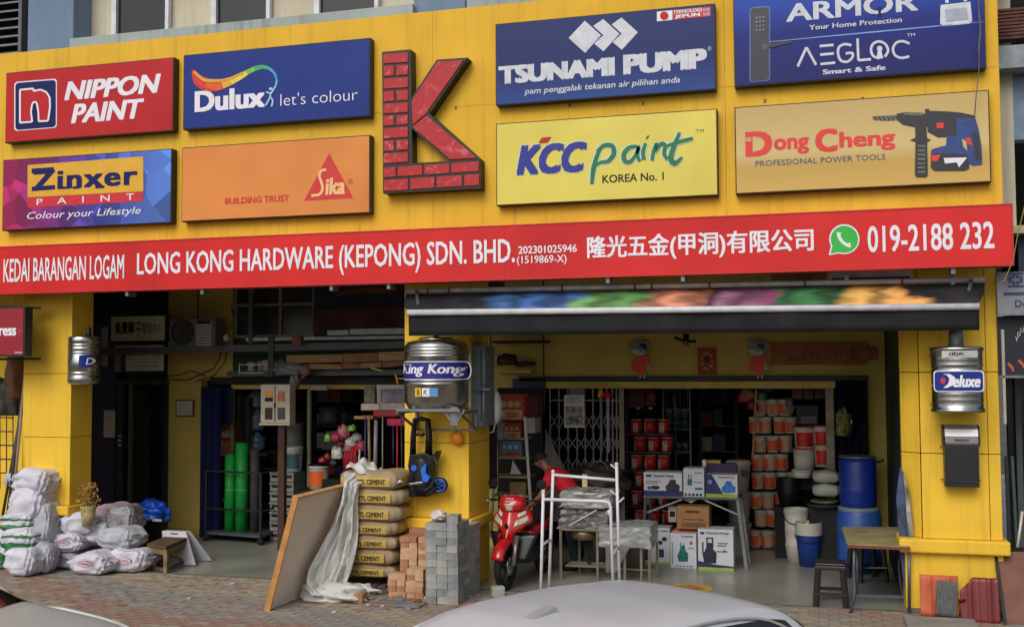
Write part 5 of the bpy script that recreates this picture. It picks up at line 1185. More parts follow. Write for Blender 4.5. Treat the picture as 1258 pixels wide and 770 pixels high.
# water bottles rack in the gap and blue barrels
for k, (px, y0, y1, col, lb) in enumerate(((314, 478, 500, (150, 156, 170), 'pale upright bottle high behind the electric box'), (315, 502, 528, (140, 160, 180), 'large clear blue water bottle behind the post of the electric box'), (316, 530, 552, (120, 150, 170), 'lower clear blue water bottle behind the post of the electric box'))):
    q = at(px, y1, Y=3.7); h_ = zat(px, y0, 3.7) - q.z
    t = thing('water_bottle', lb, 'water bottle', tuple(q))
    MB().lathe([(.1, 0), (.13, .02), (.13, h_ * .3), (.12, h_ * .33), (.13, h_ * .36), (.13, h_ * .7), (.05, h_ * .9), (.04, h_)], (0, 0, 0), 16).build('bottle', M('bottle_%d' % k, col, .15, var=.05, trans=.3), t, world=False)
o = MB().box(xat(304, 560, 3.58), 3.5, zat(315, 555, 3.58) - .06, xat(332, 560, 3.58), 3.95, zat(315, 555, 3.58)).build('bottle_shelf', darkm, None); tag(o, 'dark shelf board under the clear water bottles', 'shelf')
# crate stack
cz = 0; cx0, cx1 = xat(333, 620, 2.75), xat(362, 620, 2.75)
q = at(347, 655, Z=0); YC2 = 2.7
ztc = zat(347, 580, YC2); crm = M('crate_grey', (150, 150, 146), .6)
rk = ['lowest', 'second from the bottom', 'third from the bottom', 'fourth from the bottom', 'third from the top', 'second from the top', 'topmost']
for k in range(7):
    h_ = ztc / 7; z0 = k * h_
    t = thing('crate', 'light grey plastic crate beside the trolley, %s of its stack' % rk[k], 'crate', (cx0, YC2, z0), group='grey crates stacked beside the trolley')
    MB().box(cx0, YC2 + .012, z0 + .005, cx1, YC2 + .4, z0 + h_ - .004).build('body', crm, t, bevel=.006)
    for j in range(2): MB().box(cx0 + .03 + j * (cx1 - cx0) * .5, YC2 + .004, z0 + h_ * .45, cx0 + (cx1 - cx0) * (.42 + .5 * j), YC2 + .0115, z0 + h_ * .68).build('slot', dark, t)
    MB().box(cx0 - .005, YC2, z0 + h_ * .8, cx1 + .005, YC2 + .011, z0 + h_ - .006).build('rim', crm, t)
# pails
def pail(name, label, x, y, z, r, h, body, lid=None, band=None, group=None, handle=False, tp_=.9, n=18, bw=.5, cat='pail'):
    t = thing(name, label, cat, (x, y, z), group=group)
    MB().lathe([(.02, 0), (r * tp_, 0), (r * (tp_ * .45 + .55), h * .5), (r, h * .88), (r * 1.05, h * .89), (r * 1.05, h * .93), (r, h * .935), (r, h)], (0, 0, 0), n, caps=True).build('bucket', body, t, world=False)
    if lid is not None: MB().lathe([(r * 1.06, h * .96), (r * 1.07, h * .97), (r * 1.07, h * 1.01), (r * .98, h * 1.02), (r * .9, h * 1.005), (.01, h * 1.005)], (0, 0, 0), n).build('lid', lid, t, world=False)
    if band is not None:
        mb = MB(); nn = 8
        mb.grid(lambda u, v: ((r * (tp_ + (1 - tp_) * (.15 + .6 * v)) + .003) * cos(pi * (1.5 - bw / 2 + bw * u)), (r * (tp_ + (1 - tp_) * (.15 + .6 * v)) + .003) * sin(pi * (1.5 - bw / 2 + bw * u)), h * (.12 + .62 * v)), nn, 2); mb.build('label_band', band, t, world=False)
    if handle: MB().tube([(r * 1.06 * cos(a), -.0 - r * .75 * abs(sin(a)) - .01, h * .9 - r * .55 * abs(sin(a))) for a in [pi * k / 10 for k in range(11)]], .006, 5).build('handle', rubber, t, world=False)
    return t
flw = M('flower_label', (70, 120, 90), .5, var=.5, scale=30, rgb2=(30, 60, 120))
pw_ = M('pail_white', (205, 203, 195), .45, var=.05)
q = at(357, 580, Y=2.8); pail('pail', 'white pail with a green flowery label on top of the grey crates', q.x, YC2 + .2, ztc + .002, .135, zat(357, 549, 2.9) - ztc, pw_, pw_, flw, bw=.75)
orl = M('orange_label', (226, 96, 40), .5, var=.05)
q = at(388, 601, Y=2.3); pail('pail', 'white pail with an orange label and black lid behind the plywood board', q.x, 2.4, q.z, .145, zat(388, 570, 2.4) - q.z, pw_, black, orl, bw=.6)
o = MB().box(q.x - .25, 2.15, 0, q.x + .35, 2.75, q.z - .001).build('low_bench', dark, None); tag(o, 'low dark bench behind the plywood board carrying a pail', 'bench')
# big dim bucket left of it and grey drums
for k, (px, py, yt, rr, col, Yd, lb) in enumerate(((360, 552, 520, .17, (120, 122, 120), 3.6, 'dusty grey drum behind the flowery pail'), (405, 520, 500, .18, (60, 70, 84), 4.2, 'dim blue grey drum deep in the left room'))):
    q = at(px, py, Y=Yd); o = MB().lathe([(.02, 0), (rr * .95, 0), (rr, .05), (rr, zat(px, yt, Yd) - q.z), (.02, zat(px, yt, Yd) - q.z + .01)], tuple(q), 16).build('drum', M('drum_%d' % k, col, .5, var=.15), None); tag(o, lb, 'drum')
    o = MB().box(q.x - .3, Yd - .2, q.z - .05, q.x + .3, Yd + .4, q.z - .001).build('shelf_board', dark, None); tag(o, 'dark shelf board under the ' + lb.split(' drum')[0] + ' drum', 'shelf')
# pink and red bundle of toys / bags
cols = [((170, 50, 84), 'pink'), ((200, 200, 196), 'white'), ((150, 34, 42), 'red'), ((120, 180, 60), 'green'), ((190, 110, 126), 'pale pink'), ((60, 70, 90), 'dark blue')]
bag_spots = [(413, 538, .07, 0), (421, 534, .075, 4), (431, 545, .075, 1), (438, 538, .06, 1), (443, 551, .06, 0), (427, 552, .05, 4), (418, 545, .05, 2), (403, 540, .045, 3), (432, 527, .05, 3), (396, 566, .045, 2), (414, 560, .07, 1), (409, 568, .05, 5), (424, 585, .06, 5), (402, 562, .035, 2)]
for k, (px, py, s_, c) in enumerate(bag_spots):
    Yd = 1.9 + .05 * (k % 4)
    crumple('hanging_packet', tuple(at(px, py, Y=Yd) - Vector((0, 0, s_ * .5))), s_, M('packet_' + cols[c][1].replace(' ', '_'), cols[c][0], .35, var=.3, scale=30), 60 + k,
            '%s crumpled packet in the hanging bundle left of the brooms, %s' % (cols[c][1], ['upper left', 'top', 'middle', 'upper right', 'right end', 'centre', 'left side', 'outer left', 'very top', 'far lower left', 'bottom', 'lower left', 'lowest', 'lower left edge'][k]), 'packet', (1, .7, .95 + .4 * (k % 3 == 1)), nu=16, nv=10, rough=.3)
rs = thing('red_strands', 'bunch of red plastic strands hanging under the colourful packets', 'strands', at(430, 575, Y=1.95))
for k in range(9): MB().tube([at(424 + k * 1.6, 548, Y=1.95), at(422.5 + k * 1.9, 566, Y=1.95), at(423 + k * 1.7, 578 - (k % 3), Y=1.95)], .008, 5).build('strand', M('strand_red', (196, 34, 40), .5), rs)
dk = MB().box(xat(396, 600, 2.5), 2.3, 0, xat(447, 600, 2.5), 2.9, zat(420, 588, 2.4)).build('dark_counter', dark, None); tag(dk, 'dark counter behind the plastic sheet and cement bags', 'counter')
# brooms and mops
for k, (x0, y0, x1, y1, r_, col, lb) in enumerate(((449, 512, 448, 580, .012, (60, 60, 110), 'navy broom stick at the left of the broom row'), (453, 514, 454, 572, .02, (150, 130, 100), 'wooden broom stick with twisted wire in the broom row'), (462, 516, 461, 572, .028, (150, 146, 150), 'thick whitish roll standing in the broom row'), (470, 512, 470, 575, .008, (170, 168, 160), 'thin pale stick in the broom row'), (488, 520, 488, 592, .012, (190, 30, 40), 'red broom stick beside the middle column'), (483, 522, 483, 570, .008, (40, 60, 120), 'thin blue stick beside the red broom stick'), (442, 552, 440.5, 574, .014, (200, 200, 195), 'short white stick under the packets'), (493, 515, 494, 590, .01, (60, 60, 60), 'dark stick nearest the middle column'))):
    o = MB().tube([at(x0, y0, Y=1.7), at(x1, y1, Y=1.6)], r_, 8).build('broom_stick', M('stick_%d' % k, col, .5, var=.15, scale=30), None); tag(o, lb, 'stick', 'sticks and brooms by the middle column')
for k, (a, b, c, d, col, lb) in enumerate(((443, 495.5, 466, 504, (200, 190, 180), 'white carton with a red mark on the display shelf'), (466.5, 495, 497, 504, (170, 166, 160), 'plain grey white carton on the display shelf'), (458, 503.5, 488, 512, (150, 24, 34), 'dark red package on the display shelf'), (475, 514, 497, 523, (196, 30, 84), 'magenta package under the red one on the display shelf'))):
    q = rect(a, b, c, d, 1.9 - .1 * (k > 1)); o = MB().box(q[0], 1.9 - .1 * (k > 1), q[1], q[2], 2.2, q[3]).build('package', M('pack_%d' % k, col, .55, var=.15, scale=10), None, bevel=.012); tag(o, lb, 'package')
q = rect(435, 511, 458, 514.5, 1.75); o = MB().box(q[0], 1.75, q[1], q[2], 2.1, q[3]).build('wooden_shelf_board', wood, None); tag(o, 'short pale wooden board at the left end of the display shelf', 'board')
wc = thing('window_panel', 'white framed blue picture panel behind the middle column', 'window', at(475, 480, Y=2.6))
q = rect(463, 472.5, 500, 496, 2.6)
MB().box(q[0], 2.6, q[1], q[0] + .06, 2.66, q[3]).build('frame', offw, wc); MB().box(q[0] + .061, 2.6, q[3] - .06, q[2] + .2, 2.66, q[3]).build('frame', offw, wc)
MB().box(q[0] + .062, 2.62, q[1], q[2] + .2, 2.65, q[3] - .061).build('picture', M('picture_blue', (60, 76, 110), .4, var=.5, scale=5, rgb2=(170, 150, 160)), wc)
q = rect(448, 473, 461, 494, 2.62); MB().box(q[0], 2.6, q[1], q[2], 2.64, q[3]).build('frame', M('panel_cream', (150, 144, 124), .6, var=.3, scale=12), wc)
q = rect(382, 473, 401, 479, 2.8); o = MB().box(q[0], 2.8, q[1], q[2], 2.85, q[3]).build('small_lamp', offw, None); tag(o, 'small white lamp box under the lintel of the left opening', 'lamp')
# stocked shelf deep in the left room
def rack(name, label, x0, x1, y, z0, levels, lh, depth=.5, cols_=None, seed=1, wire=True, fill=True):
    t = thing(name, label, 'shelf', ((x0 + x1) / 2, y, z0)); rnd = random.Random(seed)
    for x in (x0, x1):
        for yy in (y, y + depth): MB().bar((x, yy, 0), (x, yy, z0 + levels * lh), .035).build('post', darkm, t)
    for l in range(levels + 1): MB().box(x0, y, z0 + l * lh - .015, x1, y + depth, z0 + l * lh).build('board', greym, t)
    if fill:
        for l in range(levels):
            x = x0 + .03
            while x < x1 - .12:
                w_ = rnd.uniform(.1, .26); h_ = rnd.uniform(.35, .8) * lh
                if x + w_ > x1: break
                c = rnd.choice(cols_); nm = 'good_%02x%02x%02x' % c
                o = MB().box(x, y + .03, z0 + l * lh + .001, x + w_ - .015, y + depth - .05, z0 + l * lh + h_).build('packed_goods', M(nm, c, .6, var=.2, scale=20), None); tag(o, None, 'box')
                o['label'] = GOODLAB(c, l, levels, (x - x0) / (x1 - x0), label); x += w_
    return t
CN = {(150, 40, 40): 'dark red', (60, 80, 120): 'steel blue', (150, 140, 120): 'beige', (40, 60, 60): 'dark teal', (170, 120, 60): 'tan', (100, 100, 104): 'grey', (180, 176, 168): 'off white', (60, 110, 70): 'green', (190, 100, 40): 'orange'}
_seen = {}
def GOODLAB(c, l, L, f, lab):
    r_ = GOODLAB0(c, l, L, f, lab); _seen[r_] = _seen.get(r_, 0) + 1
    return r_ if _seen[r_] == 1 else r_ + (', next one' if _seen[r_] == 2 else ', the one after that')
def GOODLAB0(c, l, L, f, lab):
    lv = ['bottom', 'second', 'third', 'fourth', 'fifth', 'sixth'][l]; pos = ['left end', 'left part', 'middle', 'right part', 'right end'][min(4, int(f * 5))]
    return '%s box on the %s level of the %s, %s' % (CN[c], lv, {'tall': 'tall left shelf', 'wide': 'wide left shelf'}.get(lab.split()[0], 'right room rack'), pos)
CC = list(CN)
rack('stock_shelf', 'tall dim stock shelf deep inside the left room', xat(386, 560, 5.5), xat(446, 560, 5.5), 5.5, .3, 5, .42, .4, CC, 3)
rack('stock_shelf', 'wide dim stock shelf along the back of the left room', xat(290, 560, 6.5), xat(375, 560, 6.5), 6.5, .3, 5, .42, .4, CC, 4)
# bin with blue bag, stool, small plastic step stool
q = at(186, 668, Z=0); bx_, by_ = q.x, q.y
q = at(186, 668, Z=0); Yb = 1.6
bx_ = xat(186, 650, Yb); zt = zat(186, 634, Yb)
bn_ = thing('rubbish_bin', 'black round rubbish bin with a blue bag on top beside the sacks', 'bin', (bx_, Yb, 0))
rb_ = .235
MB().lathe([(.02, 0), (rb_ * .8, 0), (rb_, zt - .04), (rb_ * 1.08, zt - .04), (rb_ * 1.08, zt), (rb_ * .98, zt), (rb_ * .95, zt - .1), (.02, zt - .12)], (bx_, Yb, 0), 26).build('bin', M('bin_black', (30, 31, 34), .45), bn_)
w_ = rect(188, 637, 199, 640, Yb - .25); MB().box(w_[0], Yb - .262, w_[1], w_[2], Yb - .255, w_[3]).build('label', offw, bn_)
crumple('blue_bag', (bx_, Yb, zt - .06), .21, M('blue_bag', (20, 80, 200), .35, var=.15, bump=.3, bscale=14), 8, 'bright blue plastic bag heaped on top of the black bin', 'plastic bag', (1.15, .9, .8), rough=.18, nu=48, nv=24)
st = thing('wooden_stool', 'small old wooden stool in front of the white plastic step', 'stool', (-7.75, .15, 0))
wd_ = M('stool_wood', (134, 112, 72), .8, var=.3, scale=6); wd2 = M('stool_dark', (96, 76, 54), .8, var=.3, scale=6)
zs = zat(200, 671, -.05)
P0 = at(183, 700, Z=0); P1 = at(204, 704, Z=0); P2 = at(229, 692, Z=0); P3 = P0 + (P2 - P1)
for p_ in (P0, P1, P2, P3): MB().bar(p_ + Vector((0, 0, .0)), (p_.x, p_.y, zs - .04), .05).build('leg', wd_, st, bevel=.003)
ctr = (P0 + P2) / 2
def ex(p, k=1.12): return ctr + (p - ctr) * k
MB().add([tuple(ex(p) + Vector((0, 0, z))) for z in (zs - .035, zs) for p in (P0, P1, P2, P3)], [(3, 2, 1, 0), (4, 5, 6, 7), (0, 1, 5, 4), (1, 2, 6, 5), (2, 3, 7, 6), (3, 0, 4, 7)]).build('seat', wd2, st, bevel=.005)
for a, b in ((P0, P1), (P1, P2), (P2, P3), (P3, P0)):
    MB().bar(a + Vector((0, 0, zs - .08)), b + Vector((0, 0, zs - .08)), .02, .07).build('apron', wd_, st); MB().bar(a + Vector((0, 0, .04)), b + Vector((0, 0, .04)), .03, .04).build('stretcher', wd2, st)
MB().bar(P1.lerp(P2, .15) + Vector((0, 0, zs - .1)), P1.lerp(P2, .75) + Vector((0, 0, .08)), .03).build('brace', wd_, st)
q0 = at(199, 696, Z=0)
ps = thing('plastic_step', 'white plastic folding step stool with a handle slot behind the wooden stool', 'step stool', (xat(217, 680, .75), .75, 0))
pp = [at(198.5, 651.5, Y=.7), at(228, 652.5, Y=.7), at(240, 694, Y=.55), at(201, 694, Y=.55)]
mb = MB(); mb.add([tuple(p) for p in pp] + [tuple(p + Vector((0, .03, 0))) for p in pp], [(0, 3, 2, 1), (4, 5, 6, 7), (0, 1, 5, 4), (1, 2, 6, 5), (2, 3, 7, 6), (3, 0, 4, 7)]); mb.build('front_panel', M('step_white', (190, 190, 196), .45, var=.06), ps, bevel=.008)
mb = MB(); q2 = [p + Vector((.02, .06, 0)) for p in pp]; q2[2] += Vector((0, .3, 0)); q2[3] += Vector((0, .3, 0)); mb.add([tuple(p) for p in q2] + [tuple(p + Vector((0, .02, 0))) for p in q2], [(0, 3, 2, 1), (4, 5, 6, 7), (0, 1, 5, 4), (1, 2, 6, 5), (2, 3, 7, 6), (3, 0, 4, 7)]); mb.build('rear_panel', M('step_white', (190, 190, 196), .45), ps)
w_ = rect(210, 654.5, 219, 657.5, .69); MB().box(w_[0], .685, w_[1], w_[2], .697, w_[3]).build('handle_slot', dark, ps, bevel=.004)
q = at(190, 695, Z=0); o = MB().lathe([(.035, 0), (.035, .1), (.02, .13), (.015, .15)], (q.x, q.y, 0), 10).build('white_bottle', white, None); tag(o, 'small white bottle standing under the wooden stool', 'bottle')
# ---- sacks
sackw = M('sack_white', (206, 204, 218), .5, var=.12, scale=4, bump=.5, bscale=14)
sackd = M('sack_dirty', (176, 178, 186), .65, var=.16, scale=5, bump=.5, bscale=10)
def mat_g(t, H):
    k = 'sack_green_band_%d' % int(H * 100)
    if k not in MATS:
        m = M(k, (206, 204, 218), .5, var=.12, scale=4, bump=.5, bscale=14); n = m.node_tree; b = n.nodes['Principled BSDF']; src = b.inputs['Base Color'].links[0].from_socket
        tc = n.nodes.new('ShaderNodeTexCoord'); sp = n.nodes.new('ShaderNodeSeparateXYZ'); n.links.new(tc.outputs['Object'], sp.inputs[0])
        nz = n.nodes.new('ShaderNodeTexNoise'); nz.inputs['Scale'].default_value = 9; n.links.new(tc.outputs['Object'], nz.inputs['Vector'])
        ad = n.nodes.new('ShaderNodeMath'); ad.operation = 'MULTIPLY_ADD'; ad.inputs[1].default_value = .06; n.links.new(nz.outputs['Fac'], ad.inputs[0]); n.links.new(sp.outputs['Z'], ad.inputs[2])
        cr = n.nodes.new('ShaderNodeValToRGB'); cr.color_ramp.interpolation = 'CONSTANT'; mr = n.nodes.new('ShaderNodeMapRange'); mr.inputs['From Min'].default_value = .03; mr.inputs['From Max'].default_value = H + .03
        n.links.new(ad.outputs[0], mr.inputs[0]); n.links.new(mr.outputs[0], cr.inputs[0]); e = cr.color_ramp.elements
        while len(e) < 5: e.new(.5)
        for x_, (p_, c_) in zip(e, ((0, 0), (.12, 1), (.42, 0), (.62, 1), (.72, 0))): x_.position = p_; x_.color = (c_, c_, c_, 1)
        mx = n.nodes.new('ShaderNodeMix'); mx.data_type = 'RGBA'; mx.inputs[7].default_value = (*lin((34, 110, 62)), 1); n.links.new(cr.outputs[0], mx.inputs[0]); n.links.new(src, mx.inputs[6]); n.links.new(mx.outputs[2], b.inputs['Base Color'])
    for c in t.children:
        if c.name.startswith('sack_body'): c.data.materials[0] = MATS[k]
def sack(label, px, py, L, W, H, rz, mat, marks=None, yoff=None, seed=1, tilt=0, zb=None, group='white sacks heaped against the left column', cat='sack', sc=1):
    q = at(px, py, Z=0) if zb is None else at(px, py, Y=zb[1])
    x, y, z = (q.x, q.y + W / 2, 0) if zb is None else (q.x, zb[1] + W / 2, zb[0])
    t = thing('sack', label, cat, (x, y, z), group=group); t.rotation_euler = (0, tilt, rz)
    o = bag_mb(L, W, H, seed, .3, nu=36, nv=30, sq=.40, wr=1.0).build('sack_body', mat, t, world=False, smooth=True)
    rnd = random.Random(seed)
    # tied ear
    ear = MB().grid(lambda u, v: (L / 2 * (.82 + .3 * v), (u - .5) * W * (.3 + .35 * v) + .02 * sin(u * 14) * v, H * (.45 + .15 * v + .05 * sin(u * 9 + 1))), 10, 4).build('tied_end', mat, t, world=False, solid=.004)
    if marks:
        mc_ = {'red': M('mark_red', (196, 70, 96), .6, var=.2), 'green': M('mark_green', (40, 120, 70), .6, var=.15), 'dark': M('mark_dark', (50, 90, 80), .6)}[marks]
        # printed oval band: ring lying just above the sack surface on its front
        dep = bpy.data.objects.new('x', None)
        mb = MB()
        def surf(a, e):
            # project onto the squircle-ish shell from the front/top
            xx = a * L * .5; zz = H * (.5 + e * .45); k = max(0, 1 - abs(a) ** 2.6 - abs(e) ** 2.6 * .9)
            return (xx, -W / 2 * (k ** .42) * 1.05 - .012, zz)
        if marks == 'green': mat_g(t, H)
        elif marks == 'red':
            for (r0_, r1_) in ((.42, .36),):
                n_ = 28; vs = []
                for i in range(n_ + 1):
                    an = 2 * pi * i / n_
                    for rr in (r0_, r1_): vs.append(surf(.05 + rr * cos(an), .1 + rr * .75 * sin(an)))
                mb.add(vs, [(2 * i, 2 * i + 1, 2 * i + 3, 2 * i + 2) for i in range(n_)])
            for i in range(4):
                vs = []
                for j in range(3): a = -.18 + .12 * i + .04 * j; vs += [surf(a, .02 + .05 * (j % 2)), surf(a, .2 - .04 * (i % 2))]
                mb.add(vs, [(0, 2, 3, 1), (2, 4, 5, 3)])
        else:
            vs = []
            for i in range(13):
                a = -.85 + 1.7 * i / 12; vs += [surf(a, -.6), surf(a, .35 + .12 * sin(i * .5))]
            mb.add(vs, [(2 * i, 2 * i + 1, 2 * i + 3, 2 * i + 2) for i in range(12)])
        bpy.data.objects.remove(dep)
        if marks == 'red': mb.build('printed_mark', mc_, t, world=False)
    return t
# front row then those on top
sack('plump white sack with a red printed oval, right end of the front row', 150, 704, .54, .42, .29, .06, sackw, 'red', seed=3)
sack('white sack with a faint red print, second from the right in the front row', 105, 707, .54, .42, .27, -.05, sackw, 'red', seed=4)
sack('white sack with a red oval print lying left in the middle heap', 75, 678, .44, .4, .24, .1, sackw, 'red', seed=5, zb=(.22, -.15))
sack('flattened bluish sack under the one with the red oval at the heap\'s left', 76, 700, .42, .4, .22, .0, sackd, None, seed=6, zb=(.0, -.1))
sack('grey white sack lying on top of the front row at the right', 138, 674, .56, .4, .28, -.12, sackd, None, seed=7, zb=(.25, .0))
sack('lilac white sack lying in the middle of the heap', 108, 668, .56, .45, .3, .2, sackw, None, seed=8, zb=(.27, .1))
sack('crumpled grey sack at the back right of the heap by the bin', 143, 655, .36, .4, .40, .1, M('sack_clear', (150, 148, 152), .4, var=.3, scale=8, bump=.5, bscale=16), None, seed=9, zb=(.38, .2))
sack('pinkish grey sack high at the back of the heap', 130, 641, .5, .4, .25, -.1, M('sack_pink', (176, 156, 168), .6, var=.15, bump=.4, bscale=10), None, seed=10, zb=(.52, .35))
sack('small lilac sack leaning on the column above the red oval one', 88, 650, .42, .34, .28, .5, sackw, None, seed=12, zb=(.43, -.05))
sack('low white sack at the very front of the tall left pile', 20, 709, .4, .36, .34, .0, sackw, None, seed=13)
sack('green banded white sack at mid height of the tall left pile', 18, 676, .48, .4, .30, .0, sackw, 'green', seed=14, zb=(.26, -.5))
sack('green printed white sack above the green banded one in the tall pile', 14, 655, .46, .42, .26, .1, sackw, 'green', seed=15, zb=(.48, -.4))
sack('bluish sack standing to the right of the low front sack', 45, 703, .25, .34, .38, .3, sackd, None, seed=16, zb=(0, -.45))
sack('upright pale sack on the right flank of the tall left pile', 47, 680, .26, .36, .55, .0, sackd, None, seed=17, zb=(.3, -.3))
sack('broad white sack in the upper part of the tall left pile', 26, 634, .46, .44, .42, .05, sackw, None, seed=18, zb=(.62, -.35))
sack('white sack crowning the tall left pile with its corner sticking out', 33, 612, .5, .44, .34, .0, sackw, None, seed=19, zb=(.93, -.3))
sack('small greyish sack on the left shoulder of the tall pile', 15, 606, .3, .3, .24, .0, sackd, None, seed=20, zb=(.98, -.1))
sack('dark green and white sack cut by the left picture edge', -6, 690, .4, .4, .5, .0, M('sack_green', (70, 100, 84), .6, var=.3, scale=4), 'green', seed=21, zb=(.0, -.3))
# dry flower pot on the sacks
fp = thing('dried_plant', 'dried yellow and red plant in a paper pot standing on the white sacks', 'plant', (xat(108, 640, .0), .0, zat(108, 645, .0)))
q = at(108, 646, Y=0)
MB().lathe([(.07, 0), (.1, .26), (.09, .26), (.06, .02)], tuple(q), 14).build('pot', M('pot_paper', (176, 160, 110), .7, var=.3, scale=12), fp)
lf = MB(); rnd = random.Random(5)
for k in range(230):
    a = rnd.uniform(0, 2 * pi); r_ = rnd.uniform(0, .17) ; z = q.z + .2 + rnd.uniform(0, .36) ; s_ = rnd.uniform(.012, .03)
    r_ *= 1 - abs((z - q.z - .36)) * 1.7; c = Vector((q.x + r_ * cos(a), r_ * sin(a), z)); d = Vector((rnd.gauss(0, 1), rnd.gauss(0, 1), rnd.gauss(0, 1))).normalized(); e = d.orthogonal().normalized()
    lf.add([tuple(c - d * s_), tuple(c + e * s_ * .5), tuple(c + d * s_), tuple(c - e * s_ * .5)], [(0, 1, 2, 3)])
o = lf.build('foliage', M('dry_leaf', (190, 150, 70), .8, var=.4, scale=9, rgb2=(130, 90, 60)), fp); o['kind'] = 'stuff'
for k in range(8):
    a = k * .8; MB().tube([(q.x, 0, q.z + .05), (q.x + .06 * cos(a), .06 * sin(a), q.z + .3), (q.x + .11 * cos(a), .11 * sin(a), q.z + .45)], .004, 4).build('stem', M('dry_stem', (120, 96, 50), .8), fp)
# left neighbour: red sign, yellow wall, baskets, brown sack
q = rect(-70, 378, 30.5, 438, -.5)
ns = thing('neighbour_sign', 'dark red hanging sign ending in ress at the left picture edge', 'sign', (q[2], -.5, q[1]))
MB().box(q[0], -.5, q[1], q[2], -.36, q[3]).build('frame', M('sign_frame_dark', (40, 46, 44), .6), ns); MB().box(q[0] + .02, -.507, q[1] + .02, q[2] - .02, -.5005, q[3] - .02).build('face', M('maroon_vinyl', (150, 16, 38), .5, var=.06), ns)
lettering(ns, 'ress', (-1.5, 412.5), (20, 402.5), wprint, -.511, bold=.05); lettering(ns, 'ooo', (18, 434), (27.5, 431.8), wprint, -.511)
lettering(ns, 'TM', (21.5, 412), (26.5, 404), M('maroon_pale', (200, 90, 100), .5), -.511)
MB().bar(at(-10, 376.5, Y=-.43), at(50, 378.5, Y=-.2), .03).build('arm', black, ns); MB().bar(at(-10, 441, Y=-.43), at(50, 440.5, Y=-.2), .03).build('arm', black, ns)
nb_ = thing('neighbour_shop', 'yellow side wall and goods wall of the left neighbour shop at the picture edge', 'building', (-12, 2, 0))
MB().box(-16, 1.6, 0, xat(-4, 500, 1.6), 1.8, 3.86).build('wall', yel, nb_)
MB().box(xat(-4, 500, 1.6), 1.2, 0, XL0 + .02, 1.3, 3.86).build('side_wall', yel, nb_)
q = rect(2, 440, 26, 490, .5)
crumple('brown_sack', (xat(20, 480, .5), .5, zat(20, 490, .5)), .14, M('brown_paper', (120, 80, 54), .7, bump=.3), 41, 'brown paper sack hanging above the wire baskets at the left edge', 'bag', (.8, .8, 3.4))
crumple('grey_bundle', (xat(6, 495, .5), .5, zat(6, 510, .5)), .2, M('dark_bundle', (74, 80, 70), .7, var=.3), 42, 'dark grey green bundle hanging at the far left edge', 'bundle', (1, .8, 1.4))
wb_ = thing('wire_basket_rack', 'red wire basket rack with poles at the left picture edge', 'rack', (xat(8, 580, .3), .3, 0))
for k in range(5):
    y = 512 + k * 17; MB().tube([at(-12, y, Y=.3), at(16, y + 1, Y=.3)], .01, 5).build('wire', M('wire_red', (130, 50, 50), .5) if k < 2 else darkm, wb_)
for k in range(4): MB().tube([at(-8 + k * 8, 508, Y=.3), at(-8 + k * 8, 600, Y=.3)], .008, 5).build('wire', darkm, wb_)
for k, (a, b, c, d, col, lb) in enumerate(((28, 480, 8, 640, (70, 50, 40), 'brown pole leaning left of the yellow column'), (25, 510, 2, 640, (40, 60, 44), 'dark green pole leaning behind the brown one'), (31, 455, 14, 640, (140, 130, 120), 'pale thin pole leaning nearest the yellow column'))):
    o = MB().tube([at(a, b, Y=.1), at(c, d, Y=-.2)], .018, 6).build('leaning_pole', M('lpole_%d' % k, col, .6), None); tag(o, lb, 'pole')
# ================================================================ RIGHT BAY
# spotlight, lions, poster, pink banner on the beam
def lion(px, label):
    c = lambda x, y: (px + x, y); Yl = 2.93
    t = thing('lion_cutout', label, 'decoration', at(px, 440, Y=Yl), group='lion dance cutouts on the beam')
    def sh(pts, nm, mat, d=0, th=.02): 
        pp = [at(px + x, y, Y=Yl) for x, y in pts]; return MB().prism([(a.x, a.z) for a in pp], Yl - d, Yl - d + th).build(nm, mat, t)
    foil = M('lion_silver', (150, 156, 150), .3, metal=.3, var=.4, scale=30, rgb2=(60, 84, 80)); lr = M('lion_red', (240, 84, 60), .6, var=.1)
    sh([(-13, 424), (-10, 419), (-5, 420), (-2, 417), (3, 419), (8, 418), (11, 422), (10, 431), (7, 436), (0, 438), (-7, 434), (-13, 434)], 'head', foil, 0)
    sh([(-13, 430), (-6, 428), (0, 432), (6, 431), (5, 436), (-2, 437), (-9, 434)], 'jaw', M('lion_white', (200, 196, 188), .6), .006, .005)
    sh([(0, 421), (7, 423), (8, 430), (3, 428), (-1, 425)], 'eye', M('lion_dark', (30, 50, 50), .5), .008, .005)
    sh([(-6, 437), (2, 437), (5, 434), (9, 436), (11, 440), (9, 446), (7, 454), (5, 460), (1, 461), (-4, 457), (-10, 455), (-12, 450), (-9, 446)], 'body', lr, 0)
    sh([(9, 446), (13, 450), (14, 454), (10, 455), (7, 454)], 'tail', foil, .0)
    for x in (-1, 4): sh([(x, 460), (x + 1.6, 460), (x + 2, 464), (x - .8, 464)], 'foot', M('lion_white', (200, 196, 188), .6), .002)
    return t
lion(787, 'red and silver lion dance cutout on the yellow beam left of the poster')
lion(931.5, 'red and silver lion dance cutout on the yellow beam beside the pink banner')
t = thing('beam_spotlight', 'small dark spotlight with two arms under the awning valance', 'spotlight', at(843, 420, Y=2.6))
MB().tube([at(828, 414.5, Y=2.6), at(843, 419, Y=2.6), at(855, 419, Y=2.6)], .018, 8).build('arm', black, t); MB().tube([at(843, 410, Y=2.6), at(843, 420, Y=2.6)], .04, 8).build('stem', black, t)
q = at(843, 422, Y=2.55); MB().lathe([(.01, -.04), (.04, -.03), (.045, 0), (.02, .03)], tuple(q), 12, 'y').build('lamp_head', M('lamp_face', (130, 120, 120), .4), t)
q = rect(857, 427, 880, 460, 2.97)
